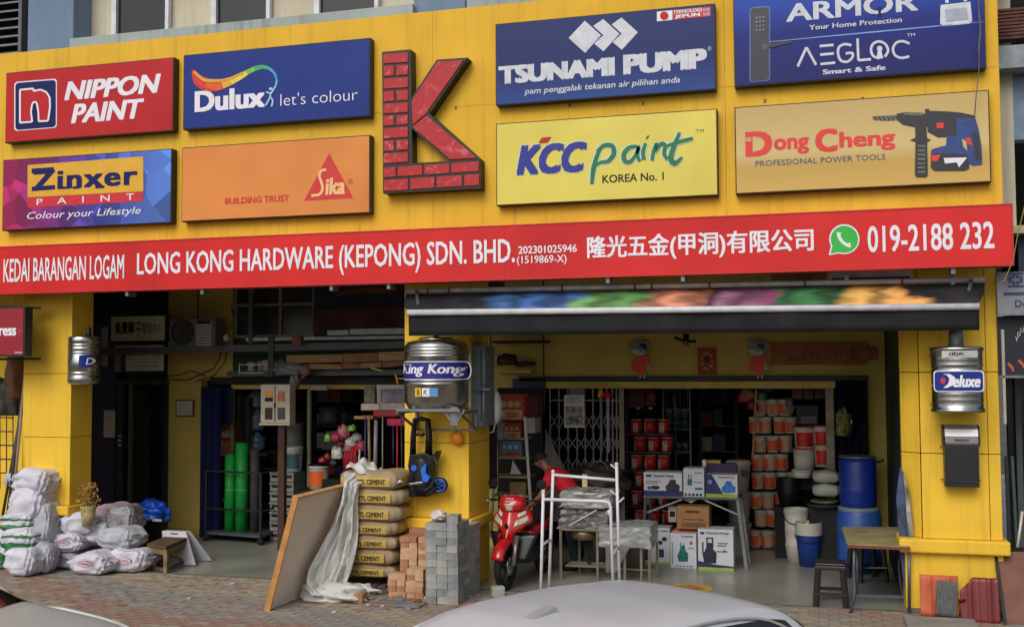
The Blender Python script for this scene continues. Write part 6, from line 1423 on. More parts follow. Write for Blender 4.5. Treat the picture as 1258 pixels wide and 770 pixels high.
t = thing('wall_poster', 'small patterned red and orange poster between the two lion cutouts', 'poster', (q[0], 2.97, q[1]))
MB().box(q[0], 2.975, q[1], q[2], 2.99, q[3]).build('sheet', M('poster_red', (190, 70, 40), .6, var=.5, scale=26, rgb2=(110, 50, 30)), t)
for k in range(9):
    a = k * 2 * pi / 9; MB().box((q[0] + q[2]) / 2 + .07 * cos(a) - .016, 2.972, (q[1] + q[3]) / 2 + .11 * sin(a) - .016, (q[0] + q[2]) / 2 + .07 * cos(a) + .016, 2.9748, (q[1] + q[3]) / 2 + .11 * sin(a) + .016).build('motif', M('motif_gold', (210, 160, 60), .5), t)
MB().lathe([(.0, 0), (.05, 0)], ((q[0] + q[2]) / 2, 2.971, (q[1] + q[3]) / 2 + .03), 12, 'y', caps=False).build('motif', M('motif_dark', (60, 40, 60), .5), t)
q = rect(946, 421, 1066, 448, 2.96)
t = thing('cloth_banner', 'faded orange cloth banner with pink lettering marks on the beam at right', 'banner', (q[0], 2.96, q[1]))
MB().box(q[0], 2.965, q[1], q[2], 2.98, q[3]).build('cloth', M('cloth_orange', (160, 104, 56), .8, var=.12, scale=3), t)
pk = M('pink_marks', (170, 92, 84), .8, var=.3, scale=8)
for k in range(6): MB().box(q[0] + .22 + k * .2, 2.962, q[1] + .06, q[0] + .36 + k * .2, 2.9645, q[3] - .07).build('blurred_mark', pk, t)

# tools shelf high left
t = thing('high_shelf', 'narrow high yellow shelf behind the blue grey cabinet', 'shelf', at(625, 455, Y=2.7))
w_ = rect(602, 454.5, 652, 458, 2.6); MB().box(w_[0], 2.6, w_[1], w_[2], 2.98, w_[3]).build('board', yeli, t)
w_ = rect(602, 418, 668, 421, 2.6); MB().box(w_[0], 2.7, w_[1], w_[2], 2.98, w_[3]).build('board', M('dark_red_edge', (50, 20, 16), .7), t)
for k, (a, b, c, d, r_, col, lb) in enumerate(((603, 436, 618, 435.5, .018, (150, 146, 140), 'upper silver tool end on the high shelf'), (602, 445, 614, 445, .018, (170, 166, 158), 'lower silver tool end on the high shelf'), (612, 443, 634, 443, .07, (60, 24, 24), 'dark red power tool lying on the high shelf'), (634, 447, 658, 446, .035, (24, 34, 50), 'dark blue tool nose on the high shelf'), (618, 438, 634, 439, .05, (24, 20, 22), 'black tool body on the high shelf'))):
    o = MB().tube([at(a, b, Y=2.65), at((a + c) / 2, (b + d) / 2, Y=2.65), at(c, d, Y=2.65)], [r_, r_ * .9, r_ * .7], 8).build('shelf_tool', M('stool_%d' % k, col, .4), None); tag(o, lb, 'tool')
# dark wide panel behind
w_ = rect(630, 463, 670, 480, 2.94); o = MB().box(w_[0], 2.93, w_[1] - .3, w_[2], 2.96, w_[3] - .02).build('shutter_box', navy, None); tag(o, 'dark navy shutter housing at the left end of the right opening', 'shutter box')
# white ladder shelf with carton boxes
YL = 1.7
ls = thing('ladder_shelf', 'white metal ladder shelf stacked with cartons left of the crouching man', 'shelf', (xat(630, 640, YL), YL, 0))
for a, b, c, d in ((611, 515, 603, 660), (645, 512, 655, 660)): MB().bar(at(a, b, Y=YL), at(c, d, Y=YL), .035).build('side_rail', offw, ls)
for (a, b, y) in ((612, 646, 538.5), (609, 648, 562), (606, 650, 585.5), (605, 651.5, 609)):
    MB().box(xat(a, y, YL), YL - .02, zat(628, y + 1.2, YL), xat(b, y, YL), YL + .35, zat(628, y - 1.2, YL)).build('tread', M('tread_olive', (150, 144, 112), .6), ls)
cart = [(611, 484, 644, 516.5, (176, 70, 50), 'large red and cream printed carton on top of the ladder shelf', 1.75), (645, 486, 660, 515, (90, 34, 30), 'dark red carton beside the large printed one', 1.9), (616, 519, 641, 538, (160, 66, 50), 'red and cream printed carton on the upper tread', 1.75), (613, 541, 641, 561, (90, 120, 140), 'blue carton with red fruit print on the second tread', 1.75), (626, 592, 646, 608, (140, 112, 70), 'plain tan carton on the lowest tread', 1.75), (647, 513, 657, 532, (160, 156, 150), 'small white box hung right of the ladder shelf', 1.7)]
for k, (a, b, c, d, col, lb, Yd) in enumerate(cart):
    w_ = rect(a, b, c, d, Yd); t = thing('carton', lb, 'carton', (w_[0], Yd, w_[1]))
    MB().box(w_[0], Yd, w_[1], w_[2], Yd + .3, w_[3]).build('box', M('cart_%d' % k, col, .7, var=.1, scale=8), t, bevel=.004)
    if k in (0, 2, 3):
        W, Hh_ = w_[2] - w_[0], w_[3] - w_[1]; cr_m = M('print_cream', (206, 170, 120), .7, var=.2, scale=20)
        MB().box(w_[0] + W * .08, Yd - .003, w_[1] + Hh_ * .06, w_[0] + W * .92, Yd - .0005, w_[1] + Hh_ * (.42 if k != 3 else .3)).build('print_field', cr_m if k != 3 else M('print_fruit', (190, 80, 60), .7, var=.3, scale=25), t)
        for j in range(3): MB().lathe([(0, 0), (Hh_ * .13, 0)], (w_[0] + W * (.25 + .25 * j), Yd - .004, w_[1] + Hh_ * .62), 10, 'y', caps=False).build('print_spot', cr_m if k != 3 else M('print_sky', (150, 180, 200), .7), t)
        for j in range(2): MB().box(w_[0] + W * .3, Yd - .005, w_[1] + Hh_ * (.14 + .1 * j), w_[0] + W * .75, Yd - .0032, w_[1] + Hh_ * (.19 + .1 * j)).build('print_bar', M('print_maroon', (140, 40, 36), .7), t)
crumple('grey_rag', tuple(at(612, 540, Y=1.6)), .09, M('rag_grey', (140, 150, 156), .6), 71, 'grey blue plastic rag tied to the left rail of the ladder shelf', 'rag', (.7, .6, 1.9))
w_ = rect(627, 565, 640, 582, 1.75); o = MB().prism([(w_[0], w_[1]), (w_[2], w_[1]), (w_[0] + .03, w_[3])], 1.75, 1.78).build('white_set_square', offw, None); tag(o, 'white triangular offcut on the third tread', 'offcut')
w_ = rect(601, 520, 608, 600, 1.2); o = MB().box(w_[0], 1.2, w_[1], w_[2], 1.3, w_[3]).build('hanging_strips', M('strips_dark', (60, 40, 44), .7, var=.4, scale=30), None); tag(o, 'dark reddish strips hanging on the side of the middle column', 'strips')
# folding grille gate
gtm = M('grille_metal', (120, 116, 116), .45, metal=.4, var=.1); YG = 2.85
gg = thing('grille_gate', 'folding metal lattice gate across the left part of the right opening', 'gate', (xat(720, 640, YG), YG, 0))
xs = [xat(p, 560, YG) for p in (676, 687, 698, 709, 719, 729, 738, 746, 753, 758, 762, 766)]
ztg_ = zr
for i, x in enumerate(xs): MB().box(x - .009, YG, .04, x + .009, YG + .02, ztg_).build('upright', gtm, gg)
nb2 = 5; zs_ = [zat(700, y, YG) for y in (503, 532, 556, 588, 620, 650)]
for i in range(len(xs) - 1):
    for za, zb2 in zip(zs_[:-1], zs_[1:]):
        if za < .1: continue
        d_ = (za - zb2) * .18
        MB().bar((xs[i], YG - .012, za - d_), (xs[i + 1], YG - .012, zb2 + d_), .006, .014).build('lattice_bar', gtm, gg); MB().bar((xs[i], YG - .02, zb2 + d_), (xs[i + 1], YG - .02, za - d_), .006, .014).build('lattice_bar', gtm, gg)
MB().box(xs[0], YG - .03, zs_[0] + .12, xs[-1], YG - .022, zs_[0] + .14).build('cross_rail', gtm, gg)
for i, (a, b, m_) in enumerate(((745.5, 748.5, M('tube_white', (150, 146, 150), .5)), (737, 740, M('tube_grey', (110, 108, 114), .5)), (762, 767, M('jamb_olive', (128, 118, 92), .6, var=.2)))):
    w_ = rect(a, 478 if i == 2 else 488, b, 640 if i == 2 else 555, YG - .08); o = MB().box(w_[0], YG - .08, w_[1] if i < 2 else 0, w_[2], YG - .05, w_[3]).build('upright_strip', m_, None)
    tag(o, ('white fluorescent tube hanging on the grille gate', 'greyer narrow tube left of the white tube on the grille gate', 'olive door jamb at the right end of the grille gate')[i], 'strip')
w_ = rect(736, 481, 742, 492, YG - .15); 
crumple('flower', tuple(at(745, 488, Y=YG - .15)), .06, M('flower_red', (200, 30, 40), .6), 77, 'small red ribbon flower tied near the top of the grille gate', 'ribbon'); crumple('flower', tuple(at(738, 488, Y=YG - .15)), .05, M('flower_yellow', (220, 150, 30), .6), 78, 'small yellow ribbon flower beside the red one on the grille gate', 'ribbon', (.7, .7, 1.3))
w_ = rect(693, 485, 718, 525, YG - .06)
t = thing('gate_poster', 'white poster with a black picture hung on the grille gate', 'poster', (w_[0], YG - .06, w_[1]))
MB().box(w_[0], YG - .06, w_[1], w_[2], YG - .05, w_[3]).build('sheet', offw, t)
MB().box(w_[0] + .02, YG - .064, w_[1] + .03, w_[2] - .02, YG - .0605, w_[1] + .29).build('picture', M('bw_picture', (20, 20, 22), .6, var=.5, scale=14, rgb2=(180, 180, 176)), t)
for k in range(3): MB().box(w_[0] + .03, YG - .064, w_[3] - .04 - k * .03, w_[2] - .03, YG - .0605, w_[3] - .032 - k * .03).build('text_line', M('print_grey', (120, 120, 118), .7), t)
w_ = rect(700, 477, 718, 485, YG - .05); o = MB().box(w_[0], YG - .05, w_[1], w_[2], YG - .04, w_[3]).build('paper_scrap', M('paper_grey', (110, 110, 110), .7), None); tag(o, 'grey paper scrap above the black and white poster', 'paper')
# leaning grey board
o = MB().add([tuple(at(x, y, Y=2.3)) for x, y in ((670, 525), (699, 590), (703, 640), (668, 640))] + [tuple(at(x, y, Y=2.33)) for x, y in ((670, 525), (699, 590), (703, 640), (668, 640))], [(3, 2, 1, 0), (4, 5, 6, 7), (0, 1, 5, 4), (1, 2, 6, 5), (2, 3, 7, 6), (3, 0, 4, 7)]).build('leaning_sheet', M('panel_grey', (110, 110, 108), .6), None)
tag(o, 'grey triangular topped panel leaning behind the man in red', 'panel')
# ---- rows of red cans
rc_ = M('can_red', (208, 52, 38), .4, var=.3, scale=9); rl = M('can_lid', (150, 40, 40), .4); rw = M('can_print_white', (196, 190, 184), .5, var=.3, scale=30)
YR3 = 3.7
rx0 = xat(774, 600, YR3)
shl = thing('can_rack', 'dark rack carrying the rows of red cans', 'rack', (xat(795, 600, YR3), YR3, 0))
lev = [zat(793, y, YR3) for y in (668, 643, 620, 597, 576, 554, 532)]
for z in lev: MB().box(rx0 - .1, YR3 - .12, z - .02, rx0 + .62, YR3 + .35, z - .001).build('board', M('rack_red_edge', (90, 34, 34), .5), shl)
for x in (rx0 - .1, rx0 + .62): MB().bar((x, YR3 + .36, 0), (x, YR3 + .36, 2.15), .03).build('post', darkm, shl)
n_ = 0; ordw = ['bottom', 'second', 'third', 'fourth', 'fifth', 'sixth', 'top']
cpro = None
for l, z in enumerate(lev):
    for k in range(3):
        h_ = .205; x = rx0 + .1 + k * .195 + (.05 if l % 2 else 0)
        lb = 'red paint can on the %s row of the can rack, %s' % (ordw[l], ['left', 'middle', 'right'][k])
        if cpro is None:
            t = cpro = thing('paint_can', lb, 'paint can', (x, YR3, z), group='red paint cans on the rack')
            MB().lathe([(.02, 0), (.082, 0), (.088, h_ * .95), (.02, h_ * .95)], (0, 0, 0), 14).build('can', rc_, t, world=False); MB().lathe([(.091, h_ * .95), (.091, h_), (.02, h_)], (0, 0, 0), 14).build('lid', rw, t, world=False)
            MB().grid(lambda u, v: (.0865 * cos(pi * (1.15 + .25 * u)), .0865 * sin(pi * (1.15 + .25 * u)), .02 + v * .13), 4, 1).build('print', rw, t, world=False)
        else:
            t = copy_tree(cpro); t.location = (x, YR3, z); t['label'] = lb
        t.rotation_euler = (0, 0, random.uniform(-.5, .9))
for k, px in enumerate((784, 799)):
    t = thing('spray_bottle', '%s small bottle with a white cap above the red cans' % ['left', 'right'][k], 'bottle', (xat(px, 505, YR3), YR3, zat(px, 511, YR3)))
    MB().lathe([(.03, 0), (.03, .08), (.012, .1)], (0, 0, 0), 10).build('body', black, t, world=False); MB().lathe([(.03, .1), (.035, .12), (.02, .13)], (0, 0, 0), 10).build('cap', rw, t, world=False)
w_ = rect(772, 475, 792, 500, YR3); o = MB().box(w_[0], YR3, w_[1], w_[2], YR3 + .2, w_[3]).build('dark_red_box', M('box_maroon', (70, 20, 24), .6), None); tag(o, 'dark maroon box at the top left above the red cans', 'box')
crumple('string_of_packs', tuple(at(799, 498, Y=YR3)), .09, M('packs_mixed', (120, 50, 40), .5, var=.5, scale=30), 88, 'string of small red and orange packs hanging above the red cans', 'packs', (.8, .6, 1.8))
# dim tool rack right of the cans
YT = 4.2
tk_ = thing('tool_rack', 'dim grey wire tool rack between the red cans and the dark doorway', 'rack', (xat(832, 600, YT), YT, 0))
x0, x1 = xat(815, 520, YT), xat(848, 520, YT)
for y in (478, 502, 527, 555): MB().box(x0, YT, zat(830, y, YT) - .012, x1, YT + .3, zat(830, y, YT)).build('board', M('rack_grey', (120, 120, 118), .5), tk_)
for x in (x0, x1): MB().bar((x, YT, 0), (x, YT, zat(830, 476, YT)), .02).build('post', M('rack_grey', (120, 120, 118), .5), tk_)
for k in range(7): MB().tube([(x0 + .04 + k * (x1 - x0 - .08) / 6, YT, zat(830, 479, YT)), (x0 + .04 + k * (x1 - x0 - .08) / 6, YT, zat(830, 499, YT))], .008, 5).build('hook_rod', M('rod_red', (110, 60, 56), .5) if k % 2 else M('rack_grey', (120, 120, 118), .5), tk_)
for l, (y, col, nm) in enumerate(((527, (60, 100, 110), 'teal'), (555, (110, 108, 104), 'grey'), (514, (80, 110, 116), 'pale teal'))):
    for k in range(3):
        x = x0 + .08 + k * (x1 - x0 - .1) / 2.6; z = zat(830, y, YT)
        o = MB().lathe([(.02, 0), (.055, 0), (.055, .07), (.06, .07), (.06, .09), (.055, .1), (.055, .13), (.02, .14)], (x, YT + .1, z), 10).build('small_tin', M('tin_' + nm.replace(' ', '_'), col, .4, var=.3, scale=20), None)
        tag(o, '%s tin on the dim tool rack, %s of its row' % (nm, ['left', 'middle', 'right'][k]), 'tin', 'tins on the dim tool rack')
# ---- orange and white pails wall
YP = 3.75
opr = M('pail_orange', (226, 92, 44), .5, var=.1); opw = M('pail_cream', (206, 196, 178), .5, var=.06); pic = M('pail_picture', (190, 110, 80), .5, var=.5, scale=25, rgb2=(210, 190, 170))
prow = [(668, [928, 943, 958, 973]), (646, [935, 949, 966]), (624, [929, 944, 960, 975]), (600, [931, 946, 962, 976]), (577.5, [931, 946, 961]), (555, [934, 950, 966]), (532, [928, 940, 958, 972]), (510.5, [934, 950, 965])]
prt = [None]
def pw_copy(x, y, z, lb, grp, proto, **kw): pass
protoA = protoB = None
for l, (y, xs_) in enumerate(prow):
    for k, px in enumerate(xs_):
        z = zat(px, y, YP); z = max(z, .02) if l else 0.02; x = xat(px, y, YP)
        lb = 'orange and cream pail in the %s row of the pail wall, %s' % (['bottom', 'second', 'third', 'fourth', 'fifth', 'sixth', 'seventh', 'topmost'][l], ['left end', 'second from left', 'third from left', 'right end'][k])
        alt = (l + k) % 2
        src = protoB if alt else protoA
        if src is None:
            t = pail('paint_pail', lb, x, YP, z, .088, .225, opw, opw if True else None, pic if alt else opr, group='orange and cream pails stacked in a wall', bw=.95 if alt else .75, n=14)
            MB().grid(lambda u, v: (.0905 * cos(pi * (1.5 + .32 * (u - .5) + (.42 if not alt else -.3))), .0905 * sin(pi * (1.5 + .32 * (u - .5) + (.42 if not alt else -.3))), .03 + v * .13), 5, 1).build('print_patch', opr if alt else pic, t, world=False)
            if alt: protoB = t
            else: protoA = t
        else: t = copy_tree(src); t.location = (x, YP, z); t['label'] = lb
        t.rotation_euler = (0, 0, random.uniform(-.7, .7))
q = at(951, 508, Y=YP); pail('paint_pail', 'single white pail with a small picture standing on top of the pail wall', xat(949, 500, YP), YP, zat(950, 509, YP), .085, .2, opw, opw, pic, bw=.9)
# larger white and red pails
rdl = M('pail_red_label', (206, 40, 36), .45, var=.35, scale=7); lidr = M('lid_red', (190, 40, 44), .45)
YQ = 3.2
for k, (px, yb, lb) in enumerate(((989, 551, 'large white pail with a red picture label, upper left of the big pails'), (1011, 550, 'large white pail with a red label, upper right of the big pails'), (988, 578, 'large white pail with a red rim in the middle of the big pails'), (1012, 573, 'large white pail with a red label below the upper right one'))):
    x, z = xat(px, yb, YQ), zat(px, yb, YQ); pail('large_pail', lb, x, YQ, z, .14 if k % 2 == 0 else .12, .30, pw_, lidr, rdl if k != 2 else None, bw=.6)
o = MB().box(xat(974, 600, YQ) + 0, YQ - .1, .9, xat(1024, 600, YQ), YQ + .35, zat(990, 579, YQ)).build('dark_shelf', dark, None); tag(o, 'dark shelf under the large white pails', 'shelf')
pail('large_pail', 'large white pail with a black mark at the left below the red rimmed ones', xat(985, 583, 2.9), 2.9, zat(985, 586, 2.9), .13, .1, pw_, None, None)
w_ = rect(978, 497, 1006, 522, 3.4)
t = thing('tool_case', 'black case with a grey clasp panel above the large pails', 'tool case', (w_[0], 3.4, w_[1])); MB().box(w_[0], 3.4, w_[1], w_[2], 3.7, w_[3]).build('case', black, t, bevel=.015); MB().box(w_[0] + .06, 3.39, w_[1] + .02, w_[2] - .03, 3.3995, w_[1] + .12).build('clasp_panel', M('clasp_grey', (90, 92, 92), .5), t)
for k in range(3):
    w_ = rect(973 + k * 14, 473, 985 + k * 14, 490, 3.6); o = MB().box(w_[0], 3.6, w_[1], w_[2], 3.8, w_[3]).build('brown_carton', M('bcart_%d' % k, (110 - k * 10, 70, 50), .7), None); tag(o, 'dim brown carton in the top row of the right stock, ' + ['left', 'middle', 'right'][k], 'carton', 'cartons at the top of the right stock')
w_ = rect(1015, 478, 1025, 600, 3.0)
t = thing('pale_post', 'pale strip covered door post beside the folded navy shutter', 'post', (w_[0], 3.0, 0)); MB().box(w_[0], 2.94, 0, w_[2], 2.99, zr).build('post', M('strip_post', (150, 140, 116), .6, var=.2, scale=7), t)
crumple('green_bundle', tuple(at(1036, 535, Y=2.6)), .13, M('bundle_olive', (120, 120, 60), .6, var=.4, scale=18), 90, 'olive green string bundle hanging on the navy shutter', 'bundle', (.6, .5, 1.5))
# goods hung around the top of the pail wall
for k, (px, py, s_, col, lb) in enumerate(((918, 490, .09, (150, 110, 50), 'tan'), (914, 494, .08, (170, 40, 60), 'red'), (924, 503, .07, (120, 24, 50), 'crimson'), (945, 482, .13, (20, 30, 90), 'navy'), (936, 491, .06, (60, 110, 50), 'green'), (934, 489, .04, (210, 90, 40), 'orange'), (962, 478, .06, (130, 110, 96), 'buff'), (970, 498, .05, (110, 110, 120), 'grey'))):
    crumple('hanging_goods', tuple(at(px, py, Y=3.55)), s_, M('hg_' + lb, col, .5, var=.3, scale=20), 100 + k, '%s packet hanging above the pail wall' % lb, 'packet', (1, .5, 1.2), nu=14, nv=8)
for k in range(4): o = MB().bar(at(963 + k * 3, 508, Y=3.6), at(968 + k * 3, 498, Y=3.6), .015).build('wood_handle', wood, None); tag(o, 'wooden tool handle sticking up beside the top pail, %s' % ['leftmost', 'second from left', 'third from left', 'rightmost'][k], 'handle', 'wooden handles by the top pail')
o = MB().bar(at(929, 478, Y=3.5), at(925, 560, Y=3.5), .03).build('brown_stick', wood, None); tag(o, 'long brown stick at the left edge of the pail wall', 'stick')
# black basins, wrapped white things
def bucket_stack(name, label, x, y, z, r, h, n_, mats, group=None, step=.03, hand=False):
    t = thing(name, label, 'buckets', (x, y, z), group=group)
    MB().lathe([(.02, 0), (r * .74, 0), (r * .97, h)], (0, 0, 0), 24, caps=False).build('lowest_bucket', mats[0], t, world=False)
    for i in range(n_):
        zz = h + i * step; m_ = mats[1] if len(mats) > 1 else mats[0]
        MB().lathe([(r * .96, zz - .008), (r * 1.03, zz - .004), (r * 1.03, zz + step * .5), (r * .98, zz + step * .55), (r * .97, zz + step - .006)], (0, 0, 0), 24, caps=False).build('rim', m_, t, world=False)
    MB().lathe([(r * .97, h + n_ * step - .01), (r * .75, h * .35 + n_ * step), (.01, h * .35 + n_ * step)], (0, 0, 0), 24, caps=False).build('inside', mats[-1], t, world=False)
    if hand: MB().tube([(r * 1.05 * cos(a), -r * .9 * abs(sin(a)) - .02, h * .97 - r * .5 * sin(a)) for a in [pi * k / 12 for k in range(13)]], .006, 5).build('handle', rubber, t, world=False)
    return t
wbk = M('bucket_white', (204, 200, 188), .45, var=.05); bbk = M('bucket_blue', (26, 62, 140), .4, var=.05); kbk = M('bucket_black', (24, 25, 28), .4)
q = at(979, 692, Z=0); x, y = q.x, q.y + .16
t = thing('bucket_stack', 'tall stack of nested white buckets with a black handle behind the blue one', 'buckets', (x, y, 0))
z = 0; zt = zat(979, 624, y); r = .155
MB().lathe([(.02, 0), (r * .8, 0), (r * .96, zt * .32), (r * .98, zt * .33), (r * .9, zt * .34), (r * .99, zt * .6), (r * 1.02, zt * .61), (r * .95, zt * .62), (r * 1.0, zt * .95)], (0, 0, 0), 24, caps=False).build('bucket', wbk, t, world=False)
for i in range(3): MB().lathe([(r * .99, zt * .9 + i * .02), (r * 1.06, zt * .905 + i * .02), (r * 1.06, zt * .92 + i * .02), (r * .99, zt * .925 + i * .02)], (0, 0, 0), 24, caps=False).build('rim', wbk, t, world=False)
MB().lathe([(r, zt), (r * .8, zt * .75), (.01, zt * .75)], (0, 0, 0), 24, caps=False).build('inside', wbk, t, world=False)
MB().tube([(r * 1.06 * cos(a), -r * sin(a) - .02, zt * .9 - r * .75 * sin(a)) for a in [pi * k / 12 for k in range(13)]], .006, 5).build('handle', rubber, t, world=False)
q = at(994, 697, Z=0); bucket_stack('bucket_stack', 'blue bucket with a stack of white bucket rims inside it', q.x, q.y + .14, 0, .165, zat(993, 656, q.y + .1), 6, [bbk, wbk], step=.026, hand=True)
q = at(967, 640, Z=.4); bucket_stack('bucket_stack', 'stack of black buckets in front of the pail wall', xat(969, 600, 3.1), 3.1, zat(969, 621, 3.1), .16, .2, 5, [kbk], step=.035, hand=True)
o = MB().box(xat(952, 640, 3.1), 3.0, 0, xat(986, 640, 3.1), 3.35, zat(969, 622, 3.1)).build('dark_block', dark, None); tag(o, 'dark stand under the stack of black buckets', 'stand')
q = at(905, 665, Z=0); x, y = xat(908, 640, 3.3), 3.3
t = thing('bucket_stack', 'tall stack of white and greyish buckets behind the display table', 'buckets', (x, y, 0)); zt = zat(908, 565, y)
for i in range(3): MB().lathe([(.13, zt * i / 3), (.165, zt * (i + .86) / 3), (.175, zt * (i + .87) / 3), (.175, zt * (i + .93) / 3), (.165, zt * (i + .94) / 3), (.16, zt * (i + 1) / 3)], (0, 0, 0), 24, caps=i == 2).build('bucket', M('bucket_dull_%d' % i, [(130, 132, 140), (150, 150, 150), (200, 196, 180)][i], .45), t, world=False)
w_ = rect(911, 577, 921, 585, y - .17); MB().box(w_[0] - x, -.19, w_[1], w_[2] - x, -.172, w_[3]).build('label', M('lbl_green_dark', (40, 60, 50), .5), t, world=False)
YB2 = 2.7
for k, (a, b, c, d, lb) in enumerate(((998, 577, 1032, 592, 'upper wrapped white package beside the blue barrel'), (998, 593, 1032, 609, 'lower wrapped white package beside the blue barrel'))):
    q = at((a + c) / 2, d, Y=YB2); t = thing('wrapped_package', lb, 'package', tuple(q)); bag_mb(xat(c, d, YB2) - xat(a, d, YB2), .3, zat(1010, b, YB2) - zat(1010, d, YB2), 200 + k, .1, sq=.3).build('wrapping', M('wrap_pale', (170, 172, 164), .4, var=.1), t, world=False, smooth=True)
q = at(1013, 616, Y=2.65); o = MB().lathe([(.05, -.04), (.17, .0), (.18, .02), (.16, .02), (.04, -.02)], tuple(q), 22).build('green_tray', M('tray_green', (120, 150, 100), .4, var=.3, scale=12), None); tag(o, 'round pale green tray under the wrapped packages', 'tray')
q = at(1012, 640, Y=2.6); o = MB().box(xat(994, 640, 2.6), 2.55, 0, xat(1032, 640, 2.6), 3.0, zat(1013, 619, 2.6)).build('black_stand', M('stand_black', (18, 19, 21), .7), None, bevel=.02); tag(o, 'black covered stand left of the blue barrels', 'stand')
t = thing('round_basin', 'dark round basin rim on the black stand beside the barrels', 'basin', tuple(at(1012, 621, Y=2.6))); q = at(1012, 621, Y=2.6)
MB().lathe([(.12, -.03), (.215, .01), (.225, .02), (.21, .02), (.13, -.015)], tuple(q), 24).build('basin', M('basin_dark', (70, 74, 74), .4), t)
# ---- blue barrels
brl = M('barrel_blue', (22, 52, 150), .38, var=.08); brl2 = M('barrel_blue_light', (50, 90, 170), .38, var=.15)
x, y = xat(1056, 690, 2.3), 2.3; zt = zat(1056, 622, y)
t = thing('barrel', 'lighter blue lower barrel wrapped in plastic behind the folding table', 'barrel', (x, y, 0)); r = .27
MB().lathe([(.02, 0), (r * .9, 0), (r, .06), (r, zt * .33), (r * 1.02, zt * .35), (r, zt * .37), (r, zt * .63), (r * 1.02, zt * .65), (r, zt * .67), (r, zt * .86), (r * .9, zt * .95), (r * .85, zt)], (x, y, 0), 30).build('drum_body', brl2, t)
MB().lathe([(r * .88, zt * .93), (r * .92, zt * .95), (r * .92, zt), (r * .1, zt + .005)], (x, y, 0), 30).build('lid', M('lid_plastic', (120, 140, 150), .3), t)
z0 = zt + .008; z1 = zat(1056, 560, y); hh = z1 - z0; r = .222
t = thing('barrel', 'dark blue upper barrel with a pale rim standing on the lower barrel', 'barrel', (x, y, z0))
MB().lathe([(.02, z0), (r * .9, z0), (r, z0 + .05), (r * 1.0, z0 + hh * .3), (r * 1.015, z0 + hh * .33), (r, z0 + hh * .36), (r, z0 + hh * .85), (r * .94, z0 + hh * .97)], (x, y, 0), 30).build('drum_body', brl, t)
MB().lathe([(r * .95, z1 - .02), (r * 1.0, z1 - .015), (r * 1.0, z1 + .005), (r * .93, z1 + .006), (.02, z1 - .03)], (x, y, 0), 30).build('rim', galv, t)
MB().tube([(x + r * .9, y, z1 - .06), (x + r * 1.15, y, z1 - .07), (x + r * 1.35, y - .02, z1 - .04), (x + r * 1.4, y - .02, z1 - .03)], .014, 6).build('clamp_lever', darkm, t)
# ---- display table with boxes
YD = 2.15; zt = zat(850, 610, YD)
dt = thing('display_table', 'grey folding table with crossed struts carrying three product boxes', 'table', (xat(850, 610, YD), YD, 0))
x0, x1 = xat(790, 608, YD), xat(909, 612, YD)
MB().box(x0, YD, zt - .03, x1, YD + .5, zt).build('top', M('table_grey', (90, 94, 98), .5), dt, bevel=.004)
MB().bar((x1 - .03, YD + .02, zt - .03), at(917, 699, Z=0), .03).build('leg', M('leg_pale', (150, 152, 150), .4), dt); MB().bar((x1 - .02, YD + .47, zt - .03), at(921, 690, Z=0), .025).build('leg', M('leg_pale', (150, 152, 150), .4), dt)
MB().bar((x0 + .03, YD + .02, zt - .03), (x0 - .0, YD - .05, 0), .03).build('leg', greym, dt); MB().bar((x0 + .03, YD + .47, zt - .03), (x0, YD + .5, 0), .025).build('leg', greym, dt)
MB().bar(at(838, 613, Y=YD + .02), at(795, 629, Y=YD + .02), .02).build('strut', M('leg_pale', (150, 152, 150), .4), dt); MB().bar(at(866, 614, Y=YD + .02), at(907, 632, Y=YD + .02), .02).build('strut', M('leg_pale', (150, 152, 150), .4), dt)
bw_ = M('box_white', (200, 202, 208), .55, var=.04); bnv = M('box_navy', (26, 40, 104), .55); blm = M('box_lime', (150, 180, 50), .55); btl = M('box_teal', (20, 110, 110), .5, var=.3, scale=20); bdk = M('box_dark_print', (30, 40, 66), .5, var=.4, scale=22); bpp = M('box_purple', (56, 34, 84), .55); bsk = M('box_sky', (50, 120, 200), .5, var=.25, scale=20)
def pbox(label, a, b, c, d, Yd, parts, main=None, dep=.3, ztop=None, zbot=None, rz=0):
    w_ = rect(a, b, c, d, Yd); z0 = w_[1] if zbot is None else zbot
    t = thing('product_box', label, 'box', (w_[0], Yd, z0)); MB().box(w_[0], Yd, z0, w_[2], Yd + dep, w_[3]).build('box', main or bw_, t, bevel=.003)
    W, Hh_ = w_[2] - w_[0], w_[3] - z0
    for i, (nm, m_, pts) in enumerate(parts):
        o_ = .002 + .0012 * i
        if isinstance(pts, str): lettering_w(t, pts.split('|')[0], *[(w_[0] + float(v) * W if j % 2 == 0 else z0 + float(v) * Hh_) for j, v in enumerate(pts.split('|')[1].split(','))], m_, Yd - o_, bold=.03)
        else: MB().prism([(w_[0] + u * W, z0 + v * Hh_) for u, v in pts], Yd - o_, Yd - .0004).build(nm, m_, t)
    return t
R = lambda a, b, c, d: [(a, b), (c, b), (c, d), (a, d)]
E8 = lambda cx, cy, rx, ry: [(cx + rx * cos(k * pi / 5), cy + ry * sin(k * pi / 5)) for k in range(10)]
def washer(cx, cy, w, h): return [(cx - w * .15, cy + h * .5), (cx + w * .2, cy + h * .5), (cx + w * .25, cy + h * .2), (cx + w * .5, cy), (cx + w * .45, cy - h * .5), (cx - w * .4, cy - h * .5), (cx - w * .5, cy - h * .1), (cx - w * .3, cy + h * .15)]
